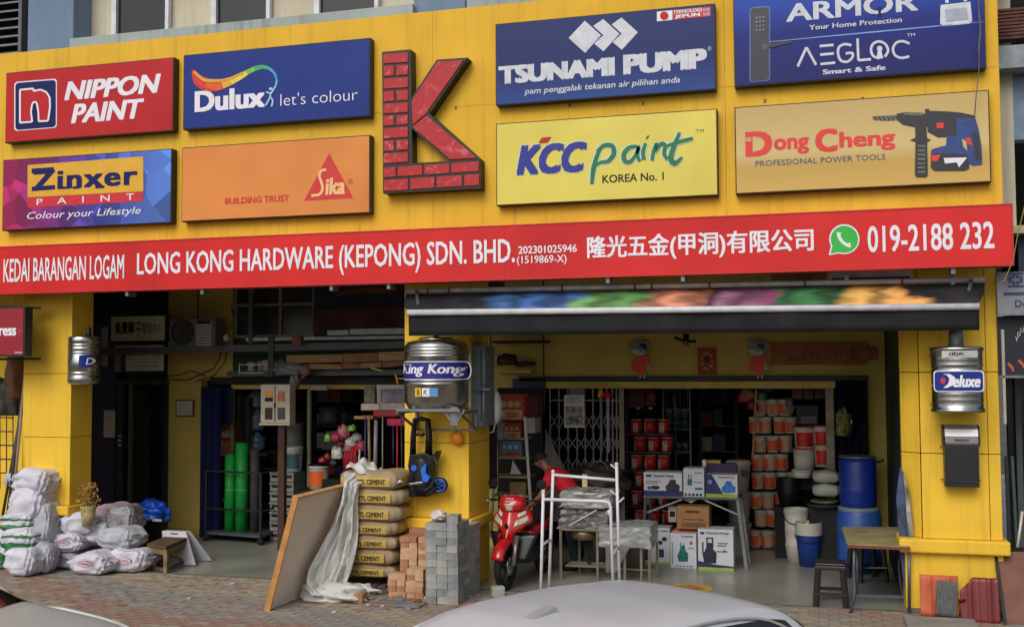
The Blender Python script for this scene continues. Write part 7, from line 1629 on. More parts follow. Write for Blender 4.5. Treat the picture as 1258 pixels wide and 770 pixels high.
pbox('white box reading Tsunami Pump with a dark pump picture, left on the table', 791, 580, 838, 610.5, YD + .02, [('band', bnv, R(0, 0, 1, .22)), ('logo', bnv, R(.06, .8, .2, .9)), ('lettering', bdk, 'Tsunami Pump|.24,.76,.78,.92'), ('pump_print', bdk, washer(.75, .45, .38, .5)), ('pump_print', bdk, E8(.3, .35, .12, .09)), ('text_line', M('txt', (120, 124, 130), .6), R(.06, .6, .45, .63)), ('text_line', M('txt', (120, 124, 130), .6), R(.06, .52, .36, .55)), ('pump_print', btl, R(.1, .26, .18, .4))], zbot=zt + .001)
pbox('tall narrow white box with a teal pump picture, middle of the table', 839.5, 575, 865, 611.5, YD + .0, [('pump_print', btl, R(.2, .4, .42, .62)), ('pump_print', btl, R(.24, .62, .29, .8)), ('pump_print', btl, R(.36, .62, .4, .76)), ('lettering', bdk, 'JET PUMP|.55,.8,.9,.86'), ('text_line', M('txt', (120, 124, 130), .6), R(.5, .5, .9, .53)), ('mark', bsk, R(.55, .25, .92, .33))] + [('icon', bdk, R(.06 + k * .18, .04, .17 + k * .18, .12)) for k in range(5)], zbot=zt + .001)
pbox('white blue and lime box with a blue pump picture, right on the table', 867, 583, 906, 612, YD - .0, [('lime_band', blm, R(0, 0, 1, .16)), ('navy_field', bnv, [(0, .16), (.55, .16), (.2, 1), (0, 1)]), ('pump_print', bsk, washer(.72, .48, .45, .5)), ('pump_print', bsk, E8(.7, .3, .2, .1)), ('lettering', bdk, 'Tsunami Pump|.4,.84,.9,.94'), ('qr_free_patch', M('patch_blue', (120, 150, 210), .6), R(.08, .6, .2, .76))], zbot=zt + .001)
pbox('purple box behind the lime one on the table', 866, 569, 905, 583, YD + .33, [], bpp, .15, zbot=zt + .001)
w_ = rect(864, 565, 885, 572, YD + .35); o = MB().box(w_[0], YD + .35, w_[1], w_[2], YD + .45, w_[3] - .0).build('yellow_strip_box', M('yel_box', (190, 150, 70), .6), None); tag(o, 'small yellowish box lying on the purple box', 'box')
o = MB().lathe([(.03, 0), (.03, .09)], tuple(at(865.5, 573, Y=YD + .3)), 10).build('white_roll', white, None); tag(o, 'small white tape roll beside the yellowish box', 'tape roll')
YF = 1.95
txt = M('txt', (120, 124, 130), .6)
pbox('tall white box reading Tsunami Pump with a black washer picture and lime base', 857.5, 650, 901, 701, YF - .05, [('lime_band', blm, R(0, 0, 1, .07)), ('navy_band', bnv, [(0, .07), (1, .07), (1, .11), (.5, .14), (0, .22)]), ('washer_print', bdk, washer(.33, .42, .4, .5)), ('washer_print', bdk, R(.24, .55, .28, .8)), ('washer_print', bdk, R(.4, .55, .44, .78)), ('washer_print', bdk, R(.24, .77, .44, .8)), ('washer_print', bdk, R(.12, .4, .16, .68)), ('lettering', bdk, 'Tsunami Pump|.22,.88,.88,.94'), ('logo', bnv, R(.07, .88, .18, .93)), ('text_line', txt, R(.55, .66, .85, .68)), ('text_line', txt, R(.55, .6, .8, .62)), ('text_line', txt, R(.52, .46, .84, .48)), ('swirl', bsk, E8(.75, .48, .04, .03))], zbot=0)
pbox('white box with a teal washer picture and small brown dot, middle of the floor boxes', 823.5, 655, 855.5, 698, YF, [('washer_print', btl, washer(.48, .42, .42, .46)), ('washer_print', btl, R(.38, .6, .42, .74)), ('washer_print', btl, R(.5, .6, .54, .72)), ('dot', M('dot_brown', (130, 90, 50), .5), E8(.8, .74, .06, .05)), ('lettering', bdk, 'WASHER|.42,.9,.88,.94'), ('side_text', M('txt_teal', (90, 150, 160), .6), R(.06, .1, .1, .75)), ('text_line', txt, R(.7, .58, .9, .6))] + [('icon', txt, R(.2 + k * .14, .05, .28 + k * .14, .08)) for k in range(5)], zbot=0)
pbox('white box with blue parts pictures behind the wrapped steel table', 789.5, 648, 823, 696, YF + .2, [('lime_band', blm, R(0, 0, 1, .06)), ('part_print', bdk, E8(.8, .7, .1, .06)), ('part_print', bnv, E8(.66, .6, .08, .06)), ('lettering', bdk, 'PUMP|.7,.9,.95,.94'), ('panel_print', bnv, R(.6, .2, .78, .42)), ('panel_print', bnv, R(0, .1, .2, .9))], zbot=0)
pbox('red orange topped carton lying behind the floor boxes', 828, 649.5, 856, 656, YF + .2, [], M('box_red_orange', (206, 66, 44), .6), .25)
zc_ = zat(850, 650, YF + .12)
pbox('brown cardboard carton with dark printed lines on top of the floor boxes', 831.5, 622, 871, 649.5, YF + .1, [('print_line', M('print_brown', (70, 44, 30), .7), R(.2, .4, .85, .44)), ('print_line', M('print_brown', (70, 44, 30), .7), R(.3, .72, .7, .82)), ('print_line', M('print_brown2', (120, 84, 54), .7), R(.15, .08, .9, .28))], card)
pbox('small white box with a dark window left of the brown cardboard carton', 821, 622, 831, 641, YF + .3, [('window_print', dark, R(.2, .35, .8, .7))], M('box_beige', (170, 160, 150), .6))
o = MB().prism([(xat(837, 613, YD), zat(850, 614, YD)), (xat(856, 613, YD), zat(850, 614, YD)), (xat(848, 619, YD), zat(850, 619, YD))], YD + .1, YD + .12).build('cream_flap', offw, None); tag(o, 'small cream paper flap hanging under the display table', 'paper')
# floor sticker: flat yellow ring with dark heart
q = at(846, 722, Z=0)
fsx = thing('floor_sticker', 'worn yellow round sticker on the porch floor behind the silver car', 'sticker', (q.x, q.y, .004))
def ring(r0_, r1_, z, m_, nm): MB().lathe([(r1_, z), (r0_, z)], (q.x, q.y, 0), 32, caps=False).build(nm, m_, fsx)
mm_ = M('sticker_ring', (206, 160, 50), .6, var=.25, scale=9)
MB().prism([(q.x + .27 * cos(k * pi / 16), q.y + .27 * sin(k * pi / 16)) for k in range(32)], .001, .003, 'xy').build('disc', mm_, fsx)
MB().prism([(q.x + .17 * cos(k * pi / 12), q.y + .17 * sin(k * pi / 12)) for k in range(24)], .0035, .0045, 'xy').build('inner_disc', M('sticker_inner', (190, 140, 70), .6, var=.4, scale=16, rgb2=(120, 80, 50)), fsx)
# ---- steel sinks wrapped in plastic
wrapm = M('wrap_film', (150, 152, 152), .25, var=.12, scale=5, bump=.35, bscale=9)
olv = M('legs_olive', (128, 120, 100), .5, metal=.3, var=.15)
YK1 = 1.1
sk = thing('steel_sink', 'steel sink on legs wrapped in clear film behind the white clothes rack', 'sink', (xat(715, 700, YK1), YK1, 0))
zt = zat(715, 652, YK1 - .2); x0, x1 = xat(687, 660, YK1 - .2), xat(736, 660, YK1 - .2)
for (x, y) in ((x0 + .02, YK1 - .2), (x1 - .02, YK1 - .2), (x0 + .15, YK1 + .25), (x1 + .1, YK1 + .25)): MB().bar((x, y, 0), (x, y, zt), .03).build('leg', olv, sk)
MB().box(x0, YK1 - .22, zt, x1 + .1, YK1 + .28, zt + .03).build('top_rim', olv, sk, bevel=.004)
MB().lathe([(.05, zt - .14), (.17, zt - .11), (.19, zt)], ((x0 + x1) / 2 + .03, YK1, 0), 20).build('bowl', M('bowl_bronze', (140, 120, 100), .35, metal=.6), sk)
MB().tube([((x0 + x1) / 2 + .03, YK1, zt - .13), ((x0 + x1) / 2 + .04, YK1, zt - .3), ((x0 + x1) / 2 + .1, YK1 - .02, zt - .45), ((x0 + x1) / 2 + .2, YK1 - .04, .05)], .02, 7).build('drain_hose', rubber, sk)
for k in range(5): MB().bar((x0 + .05, YK1 - .1 + k * .07, .14), (x1 + .05, YK1 - .1 + k * .07, .14), .02).build('bottom_slat', olv, sk)
# stacked wrapped sink units on it
def wrapbox(x0, x1, y0, y1, z0, z1, seed, skew=0.0, amp=.018):
    rnd = random.Random(seed); ph = [rnd.uniform(0, 6) for _ in range(4)]; mb = MB()
    C8 = [Vector((x0, y0, z0)), Vector((x1, y0, z0)), Vector((x1, y1, z0)), Vector((x0, y1, z0))]
    def f(u, v):
        k = u * 4; i = int(k) % 4; q = C8[i].lerp(C8[(i + 1) % 4], k - int(k)); z = z0 + (z1 - z0) * v
        cx_, cy_ = (x0 + x1) / 2, (y0 + y1) / 2; n = Vector((q.x - cx_, q.y - cy_, 0)).normalized(); a = amp * 1.6 * (mnoise.ridged_multi_fractal(Vector((u * 14 + seed, v * 2.5, seed)), .8, 2.2, 4, 1.0, 2.0) - 1)
        q = q + n * a; return (q.x + skew * v, q.y, z + amp * .5 * sin(u * 31 + ph[2]))
    mb.grid(f, 120, 16)
    mb.grid(lambda u, v: (x0 + (x1 - x0) * u + skew, y0 + (y1 - y0) * v, z1 + amp * 1.4 * (mnoise.ridged_multi_fractal(Vector((u * 4 + seed, v * 4, seed)), .8, 2.2, 4, 1.0, 2.0) - 1) * min(1, 6 * u, 6 * (1 - u), 6 * v, 6 * (1 - v))), 40, 30)
    return mb
zz = zat(712, 637, YK1 - .2); z2 = zat(712, 622, YK1 - .1); z3 = zat(712, 601, YK1)
wrapbox(xat(690, 640, YK1), xat(748, 640, YK1), YK1 - .2, YK1 + .25, zt + .03, z2 - .02, 1, .04).build('film_wrapped_bowl', M('film_grey', (104, 104, 104), .3, var=.12, bump=.3, bscale=8, scale=5), sk)
wrapbox(xat(692, 612, YK1), xat(754, 612, YK1), YK1 - .22, YK1 + .25, z2, z3, 2, .03, .02).build('film_wrapped_unit', wrapm, sk)
MB().bar(at(693, 623, Y=YK1 - .25), at(743, 624, Y=YK1 - .25), .015).build('steel_edge', steel, sk)
MB().bar(at(699, 645, Y=YK1 - .26), at(733, 626, Y=YK1 - .26), .008).build('film_seam', wprint, sk)
MB().obox(at(718.5, 590, Y=YK1 - .2), (.06, .02, .15)).build('cardboard_tab', M('tab_cream', (200, 186, 130), .6), sk)
YK2 = .95
sk2 = thing('steel_table', 'small steel table wrapped in wrinkled clear film right of the clothes rack', 'table', (xat(770, 700, YK2), YK2, 0))
x0, x1 = xat(737, 660, YK2 - .1), xat(800, 660, YK2 - .1); z1 = zat(770, 644, YK2); z0 = zat(770, 672, YK2 - .1)
wrapbox(x0, x1, YK2 - .15, YK2 + .4, z0, z1, 3, .0, .014).build('film_wrap', wrapm, sk2)
for (x, y) in ((x0 + .3, YK2 - .12), (x1 - .02, YK2 - .12), (x1 - .12, YK2 - .1), (x1, YK2 + .35), (x0 + .1, YK2 + .35)): MB().bar((x, y, 0), (x, y, z0 + .02), .028).build('leg', olv, sk2)
MB().bar((x0 + .1, YK2 + .1, .12), (x1, YK2 + .1, .12), .02).build('rung', olv, sk2)
MB().grid(lambda u, v: (x0 + .08 + u * .3 * (1 - v * .6), YK2 - .17 - .01 * sin(u * 9), z0 + .03 - v * .32), 8, 6).build('film_flap', M('film_flap', (130, 128, 124), .3, var=.2, alpha=.75), sk2)
# ---- white clothes rack
cr_ = thing('clothes_rack', 'white tubular clothes rack with hooks standing before the wrapped sinks', 'clothes rack', (xat(712, 700, -.4), -.4, 0))
wt = M('rack_white', (214, 214, 222), .35, var=.04); rr = .017
Ya, Yb_ = -.6, -.25
MB().tube([at(664, 742, Y=Ya), at(667.5, 604, Y=Ya)], rr, 10).build('front_upright', wt, cr_)
MB().tube([at(667.5, 613, Y=Ya), at(742, 615.5, Y=Ya), at(748, 617, Y=Ya), at(750, 622, Y=Ya), at(754, 742, Y=Ya)], rr, 10).build('front_frame', wt, cr_)
MB().tube([at(674, 735, Y=Yb_), at(679.5, 580, Y=Yb_)], rr, 10).build('rear_upright', wt, cr_)
MB().tube([at(757.5, 571, Y=Yb_), at(761.5, 735, Y=Yb_)], rr, 10).build('rear_upright', wt, cr_)
MB().tube([at(680, 583, Y=Yb_), at(757, 589.5, Y=Yb_)], rr, 10).build('rear_rail', wt, cr_)
for (a, b) in (((667, 668), (676.5, 662.5)), ((753, 679), (760, 671.5))): MB().tube([at(*a, Y=Ya), at(*b, Y=Yb_)], rr * .9, 8).build('spacer', wt, cr_)
for (a, b) in (((757, 576), (750, 570)), ((757, 608), (750, 602)), ((758, 619), (766.5, 611)), ((679, 597), (677, 594))): MB().tube([at(*a, Y=Yb_), at(*b, Y=Yb_)], .009, 7).build('hook', wt, cr_)
for (px, py, Yy) in ((667.5, 603.5, Ya), (679.5, 579, Yb_), (757.5, 570, Yb_)): MB().lathe([(.008, -.02), (.02, -.01), (.021, .01), (.01, .02)], tuple(at(px, py, Y=Yy)), 10).build('end_cap', wt, cr_)
MB().tube([at(748, 626, Y=Ya + .01), at(750, 634, Y=Ya + .01)], .02, 8).build('joint', wt, cr_)
# ---- plastic stools
def stool(name, label, cx, cy, w, h, mat, group):
    t = thing(name, label, 'stool', (cx, cy, 0), group=group); s_ = w / 2
    MB().box(-s_ * .86, -s_ * .86, h - .025, s_ * .86, s_ * .86, h).build('seat', mat, t, world=False, bevel=.012)
    MB().box(-s_ * .9, -s_ * .9, h - .07, s_ * .9, s_ * .9, h - .0255).build('apron', mat, t, world=False, bevel=.01)
    for sx in (-1, 1):
        for sy in (-1, 1):
            mb = MB(); a, b = s_ * .86, s_ * 1.02
            mb.bar((sx * (a - .03), sy * (a - .03), h - .06), (sx * (b - .03), sy * (b - .03), 0), .055, .05); mb.build('leg', mat, t, world=False, bevel=.008)
    for s1 in (-1, 1):
        MB().bar((-s_ * .9, s1 * s_ * .9, h * .3), (s_ * .9, s1 * s_ * .9, h * .3), .02, .035).build('stretcher', mat, t, world=False); MB().bar((s1 * s_ * .9, -s_ * .9, h * .3), (s1 * s_ * .9, s_ * .9, h * .3), .02, .035).build('stretcher', mat, t, world=False)
    MB().box(-.05, -.012, h - .001, .05, .012, h + .001).build('grip_slot', dark, t, world=False)
    return t
q = at(1021, 745, Z=0); st1 = stool('plastic_stool', 'dark brown plastic stool left of the folding table', q.x, q.y + .12, .36, zat(1021, 689, q.y + .12), M('stool_brown', (46, 38, 38), .45), 'plastic stools by the folding table')
q = at(1066, 714, Z=0); st2 = stool('plastic_stool', 'black plastic stool under the blue barrels behind the folding table', q.x, q.y + .1, .38, zat(1066, 662, q.y), M('stool_black', (20, 20, 22), .45), 'plastic stools by the folding table'); st2.rotation_euler = (0, 0, .4)
# ---- folding table at right
ft = thing('folding_table', 'low folding table with a worn olive top beside the right column', 'table', (xat(1076, 700, .0), 0, 0))
T = [at(1041, 668, Y=-.15), at(1118, 670, Y=-.15)]; zt = T[0].z
c = [Vector((T[0].x, T[0].y, zt)), Vector((T[1].x, T[1].y, zt)), at(1115, 647, Z=zt), at(1034, 646.5, Z=zt)]
c = [Vector((p.x, p.y, 0)) for p in c]
MB().add([tuple(p + Vector((0, 0, z))) for z in (zt - .025, zt) for p in c], [(3, 2, 1, 0), (4, 5, 6, 7), (0, 1, 5, 4), (1, 2, 6, 5), (2, 3, 7, 6), (3, 0, 4, 7)]).build('top', M('olive_top', (158, 150, 104), .6, var=.2, scale=4), ft, bevel=.004)
MB().bar(c[0] + Vector((0, -.004, zt - .022)), c[1] + Vector((0, -.004, zt - .022)), .01, .03).build('edge_strip', M('edge_brown', (120, 60, 40), .6), ft)
lg = M('leg_steel', (90, 98, 110), .4, metal=.4)
MB().tube([at(1049, 671, Y=-.1), at(1049, 700, Y=-.1), at(1050, 728, Y=-.12), at(1045, 752, Y=-.16)], .016, 8).build('leg', lg, ft); MB().tube([at(1052, 671, Y=.1), at(1053, 700, Y=.1), at(1053, 730, Y=.1)], .014, 8).build('leg', lg, ft)
MB().tube([at(1117, 671, Y=-.08), at(1117, 752, Y=-.1)], .016, 8).build('leg', lg, ft); MB().tube([at(1108, 672, Y=.4), at(1104, 695, Y=.4), at(1107, 722, Y=.4), at(1112, 738, Y=.4)], .013, 8).build('leg', lg, ft)
MB().bar(at(1050, 731, Y=-.1), at(1112, 733, Y=-.1), .015, .03).build('cross_bar', lg, ft); MB().bar(at(1066, 697, Y=.2), at(1090, 697, Y=.2), .012).build('cross_bar', lg, ft)
# boards leaning beside the column
for k, (pts, Yd, col, lb) in enumerate((([(1106, 572), (1110, 580), (1119, 640), (1121, 748), (1115, 748), (1108, 700), (1103, 640), (1101, 610)], .05, (70, 84, 120), 'blue picture board leaning edge on between the table and the column'), ([(1110, 582), (1116, 600), (1122, 655), (1124, 745), (1120, 745), (1116, 660)], -.0, (170, 168, 160), 'pale thin board leaning against the right column'))):
    o = MB().prism([(p.x, p.z) for p in (at(*p_, Y=Yd) for p_ in pts)], Yd, Yd + .03).build('leaning_board', M('lb_%d' % k, col, .5, var=.4, scale=7), None); tag(o, lb, 'board')
# tile samples and slab at the right column
def tileprof(w_, h_, n_=24, amp=.012):
    return None
def tile(name, label, px, py, w_, h_, rz, mat, Yd, lean=.12, slanted=False, prof=True):
    q = at(px, py, Y=Yd); t = thing(name, label, 'roof tile', (q.x, Yd, q.z)); 
    mb = MB()
    def f(u, v):
        a = (u * 2.0) % 1.0; bump_ = .018 * math.exp(-((a - .5) / .13) ** 2) + (.006 if a > .9 else 0) if prof else 0
        cut = 0
        if slanted and u < .35: cut = (.35 - u) * .9 * (1 if v > .5 else 0)
        vv = v * (1 - cut) if slanted else v
        return ((u - .5) * w_, -bump_ + vv * h_ * lean, vv * h_)
    mb.grid(f, 36, 10); o = mb.build('tile', mat, t, world=False, solid=.015); t.rotation_euler = (0, rz, 0); return t
tile('roof_tile', 'orange profiled roof tile leaning on the right column plinth', 1155, 757, .36, .40, 0.0, M('tile_orange', (196, 96, 62), .6, var=.18, scale=7), -.25, .14)
tile('roof_tile', 'small dark grey tile sample leaning on the orange tile', 1162, 757, .20, .34, .08, M('tile_grey', (92, 92, 92), .7, var=.2, scale=14, stretch=(4, 1, 1)), -.31, .1, prof=False)
tile('roof_tile', 'maroon profiled roof tile with a cut corner leaning on the right column', 1205, 766, .36, .44, .0, M('tile_maroon', (116, 40, 44), .4, var=.15, scale=4), -.3, .16, True)
a = at(1110, 757, Z=.03); 
cs = MB().box(a.x, a.y - .5, -.01, xat(1197, 760, a.y), a.y - .02, .05).build('concrete_slab', conc, None, bevel=.01); tag(cs, 'pale concrete slab lying in front of the right column', 'slab')
# ---- right neighbour
q = rect(1225, 333, 1330, 385, -.2)
rn = thing('neighbour_signboard', 'grey signboard with dark blue writing at the right picture edge', 'sign board', (q[0], -.2, q[1]))
MB().box(q[0], -.2, q[1], q[2], -.1, q[3]).build('board', M('nb_grey', (130, 134, 142), .6, var=.1), rn)
lettering(rn, '亞G', (1238, 353), (1272, 334), M('nb_navy', (36, 56, 96), .5), -.206, bold=.06); lettering(rn, 'Dental', (1247, 377), (1282, 368), M('nb_navy', (36, 56, 96), .5), -.206, bold=.02)
w_ = rect(1233, 358.5, 1300, 362, -.206); MB().box(w_[0], -.206, w_[1], w_[2], -.2005, w_[3]).build('underline', M('nb_navy', (36, 56, 96), .5), rn)
w_ = rect(1226, 384, 1300, 387, -.21); MB().box(w_[0], -.21, w_[1], w_[2], -.15, w_[3]).build('rail', galv, rn)
q = rect(1226, 388, 1330, 461, -.05)
rp = thing('neighbour_poster', 'dark navy poster with a curved white word at the right picture edge', 'poster', (q[0], -.05, q[1]))
MB().box(q[0], -.05, q[1], q[2], .0, q[3]).build('sheet', M('poster_dark', (18, 20, 40), .5, var=.2, scale=3), rp)
for k, (s_, x, y) in enumerate((('Y', 1247, 419), ('O', 1249.5, 413), ('U', 1253.5, 408), ('R', 1258, 405))): lettering(rp, s_, (x, y), (x + 4.2, y - 5.5), offw, -.055, bold=.03)
for k, (x, y) in enumerate(((1238, 446), (1251, 442))): strokes(rp, 'picture_stroke', [[(x, y, 3), (x + 5, y + 5, 3.5), (x + 7, y + 10, 2)]], M('stroke_orange', (190, 90, 40), .5), -.055, 3)
w_ = rect(1228, 461, 1300, 464, -.1); MB().box(w_[0], -.1, w_[1], w_[2], -.03, w_[3]).build('rail', galv, rp)
w_ = rect(1230, 405, 1234, 521, -.02); o = MB().box(w_[0], -.1, w_[1], w_[2], -.02, w_[3]).build('conduit_box', M('conduit_pale', (170, 170, 160), .5), None, bevel=.01); tag(o, 'pale vertical conduit strip on the edge of the right column', 'conduit')
nr = thing('neighbour_shopfront', 'dark glazed shopfront of the right neighbour beyond the column', 'building', (3, .4, 0))
MB().box(1.95, 1.2, 0, 6, 1.3, 3.86).build('glass_front', M('nb_glass', (24, 34, 38), .15, var=.2, scale=2), nr)
for k, x in enumerate((2.02, 2.35, 2.9)): MB().box(x, 1.12, 0, x + .06, 1.199, 2.9).build('mullion', M('mullion_dim', (80, 90, 92), .5), nr)
MB().box(1.95, .2, 3.0, 6, 1.19, 3.86).build('header', navy, nr)
MB().box(2.2, 1.3, 0, 5, 1.6, 2).build('teal_curtain', M('curtain_teal', (60, 96, 104), .7, var=.3, scale=3, stretch=(4, 1, .3)), nr)
# upper right neighbour: grey blue post, dark recess, tiled eave
un = thing('neighbour_upper_storey', 'dark recess with a grey blue wall and an eave at the upper right edge', 'building', (3, .5, 5))
MB().box(2.02, 1.8, 3.94, 8, 1.9, 12).build('dark_wall', dark, un)
w_ = rect(1233, 90, 1400, 168, .3); MB().box(w_[0] - .1, .3, w_[1], w_[2], .5, w_[3]).build('grey_wall', M('nb_wall', (120, 144, 166), .7, var=.15), un)
w_ = rect(1233, 50, 1400, 78, .0); MB().box(w_[0] - .1, .0, w_[1], w_[2], .3, w_[3]).build('gutter', M('gutter_grey', (140, 150, 156), .6, var=.2), un)
for k in range(9):
    w_ = rect(1228, 4 + k * 5, 1400, 7 + k * 5, .1 + .02 * k); MB().box(w_[0] - .1, .1, w_[1], w_[2], .6, w_[3]).build('eave_slat', M('eave_brown', (104, 66, 56), .8, var=.3), un)
t = thing('hanging_wire', 'thin curved wire hanging off the right end of the red banner', 'cable', at(1250, 290, Y=-.6)); MB().tube([at(x, y, Y=-.6) for x, y in ((1262, 240), (1256, 265), (1250, 290), (1245, 318), (1234, 345), (1222, 352))], .005, 5).build('cable_strand', M('wire_yellow', (150, 140, 60), .6), t)
# brown framed board at lower right with broom
bf = thing('brown_board', 'brown board in a black frame leaning at the lower right edge', 'board', at(1240, 760, Y=-.3))
mb = MB(); A = [at(1222, 674, Y=.05), at(1275, 674, Y=.05), at(1285, 775, Y=-.35), at(1236, 775, Y=-.35)]
mb.add([tuple(p) for p in A] + [tuple(p + Vector((0, .03, 0))) for p in A], [(0, 3, 2, 1), (4, 5, 6, 7), (0, 1, 5, 4), (1, 2, 6, 5), (2, 3, 7, 6), (3, 0, 4, 7)]); mb.build('panel', M('board_brown', (112, 66, 46), .6, var=.15, scale=4), bf)
MB().bar(A[0] + Vector((0, -.01, 0)), A[3] + Vector((0, -.01, 0)), .03, .03).build('frame', black, bf); MB().bar(A[0] + Vector((0, -.01, 0)), A[1] + Vector((0, -.01, 0)), .03, .03).build('frame', black, bf)
t = thing('broom', 'dirty white stick with a clamp standing behind the brown board', 'stick', at(1251, 680, Y=.2)); MB().tube([at(1256, 628, Y=.3), at(1250, 672, Y=.2)], .014, 7).build('handle', offw, t); MB().obox(at(1251, 679, Y=.12), (.09, .05, .06)).build('clamp', galv, t)
for k, (a, b, col) in enumerate((((1243, 560), (1249, 670), (60, 80, 80)), ((1236, 560), (1240, 668), (40, 44, 48)))):
    o = MB().bar(at(*a, Y=.5), at(*b, Y=.5), .05, .03).build('side_frame', M('sf_%d' % k, col, .5), None); tag(o, ('teal grey', 'dark')[k] + ' upright frame piece beside the right column', 'frame')
# table boxes of electrical goods behind the sinks
w_ = rect(725, 560, 760, 590, 2.4); 
crumple('dark_goods', tuple(at(735, 600, Y=2.3)), .3, M('goods_dark', (60, 50, 42), .6, var=.4, scale=9), 120, 'heap of dark metal goods behind the wrapped sinks', 'goods heap', (1.2, .7, .6))
t = thing('wire_coil', 'thin wire loop above the dark goods behind the clothes rack', 'wire', at(745, 570, Y=2.2)); MB().tube([at(735 + 12 * cos(a), 578 - 12 * sin(a), Y=2.2) for a in [pi * k / 10 for k in range(11)]], .006, 5).build('loop', galv, t)
rack('goods_rack', 'dim goods rack deep inside the right room', xat(860, 560, 6.5), xat(905, 560, 6.5), 6.5, .3, 5, .42, .4, CC, 8)
# interior boundary between halves
# ================================================================ MOTORBIKE
mr_ = M('bike_red', (184, 22, 28), .22, var=.05, coat=.8); mg = M('bike_grey', (70, 72, 76), .35, metal=.3)
hl = M('headlight_glass', (190, 185, 160), .1, var=.2, scale=30, coat=.5)
dir_ = Vector((-.12, -.993, 0)).normalized(); fc_ = at(619, 726, Z=0) + Vector((0, .05, 0)); ctr = fc_ - dir_ * .62
mo = thing('motorbike', 'red underbone motorbike parked nose out beside the middle column', 'motorbike', (ctr.x, ctr.y, 0), rz=math.atan2(dir_.y, dir_.x), scale=(.96, 1.06, .97))
LB = dict(world=False)
def wheel(x, name_tyre='tyre'):
    t = MB(); ring = [(x + .245 * cos(a), 0, .285 + .245 * sin(a)) for a in [2 * pi * k / 28 for k in range(28)]]
    t.tube(ring, .04, 10, closed=True); w_ = t.build('wheel', rubber, mo, **LB)
    r_ = MB(); r_.lathe([(.19, -.02), (.21, -.025), (.215, 0), (.21, .025), (.19, .02)], (x, 0, .285), 28, 'y', caps=False); r_.build('rim', M('rim_grey', (90, 90, 94), .35, metal=.7), w_, **LB)
    s_ = MB()
    for k in range(5):
        a = 2 * pi * k / 5; s_.bar((x, 0, .285), (x + .2 * cos(a), 0, .285 + .2 * sin(a)), .03, .02)
    s_.lathe([(.01, -.05), (.04, -.05), (.04, .05), (.01, .05)], (x, 0, .285), 14, 'y'); s_.build('spokes', M('rim_grey', (90, 90, 94), .35, metal=.7), w_, **LB)
    d_ = MB(); d_.lathe([(.05, .052), (.11, .052), (.11, .056), (.05, .056)], (x, 0, .285), 20, 'y'); d_.build('brake_disc', steel, w_, **LB)
wheel(.62); wheel(-.62)
for s1 in (-1, 1): MB().tube([(.62, s1 * .085, .285), (.50, s1 * .085, .62)], [.026, .03], 8).build('fork', M('fork_metal', (150, 150, 150), .3, metal=.7), mo, **LB)
def fend(u, v):
    a = radians(20 + 150 * u); r_ = .315; y = (v - .5) * .15; x = .62 + (r_ - .035 * (abs(v - .5) * 2) ** 2) * cos(a); return (x, y * (1 - .5 * abs(u - .5) ** 2), .285 + (r_ - .05 * (abs(v - .5) * 2) ** 2.5) * sin(a))
MB().grid(fend, 18, 8).build('front_fender', mr_, mo, solid=.006, **LB)
MB().prism([(.55, .45), (.66, .62), (.60, .66), (.48, .56)], -.078, -.06).build('fender_cheek', mr_, mo, **LB); MB().prism([(.55, .45), (.66, .62), (.60, .66), (.48, .56)], .06, .078).build('fender_cheek', mr_, mo, **LB)
def loft(st, n=14, e=.8):      # stations (x, z, halfwidth, halfheight)
    mb = MB(); b = []
    for (x, z, hw, hh) in st:
        for k in range(n):
            a = 2 * pi * k / n; c, s = cos(a), sin(a); b.append((x, hw * math.copysign(abs(c) ** e, c), z + hh * math.copysign(abs(s) ** e, s)))
    m_ = len(st); fs = [(i * n + k, i * n + (k + 1) % n, (i + 1) * n + (k + 1) % n, (i + 1) * n + k) for i in range(m_ - 1) for k in range(n)]
    mb.add(b, fs, True); mb.add([], []); mb.f += [tuple(range(n))[::-1], tuple((m_ - 1) * n + k for k in range(n))]; mb.sm += [True, True]; return mb
def cowl(u, v):          # front shield, u across, v up
    a = (u - .5) * 2; w_ = .045 + .19 * sin(min(1, v * 1.25) * pi * .62) - .08 * max(0, v - .75) * 2
    z = .58 + .33 * v; x = .60 - .12 * v - .16 * a * a * (.6 + .4 * v) + .03 * math.exp(-(a / .25) ** 2)
    return (x, a * w_, z + .05 * a * a * (1 if v < .5 else .3))
MB().grid(cowl, 22, 12).build('front_cowl', mr_, mo, solid=.012, **LB)
for s1 in (-1, 1):
    def hlf(u, v, s1=s1):
        p = cowl(.5 + s1 * (.16 + .27 * u), .42 + .22 * v + .18 * u); return (p[0] + .012, p[1], p[2])
    MB().grid(hlf, 6, 4).build('headlight', hl, mo, solid=.004, **LB)
    def sgl(u, v, s1=s1):
        p = cowl(.5 + s1 * (.22 + .2 * u), .76 + .12 * v + .1 * u); return (p[0] + .012, p[1], p[2])
    MB().grid(sgl, 4, 3).build('turn_signal', M('signal_clear', (200, 196, 190), .15), mo, solid=.004, **LB)
MB().prism([(p[1], p[2]) for p in (cowl(.45, .5), cowl(.5, .36), cowl(.55, .5), cowl(.5, .62))], .603, .606, 'yz').build('emblem', M('bike_black', (16, 16, 18), .3), mo, **LB)
MB().grid(lambda u, v: (.50 - .1 * v - .10 * abs(u - .5), (u - .5) * (.34 + .24 * v), .30 + .34 * v), 10, 6).build('leg_shield', M('fairing_black', (20, 20, 22), .35), mo, solid=.015, **LB)
loft([(.36, .62, .05, .08), (.2, .48, .07, .09), (0, .44, .08, .1), (-.15, .5, .09, .12)]).build('centre_tunnel', M('fairing_black', (20, 20, 22), .35), mo, **LB)
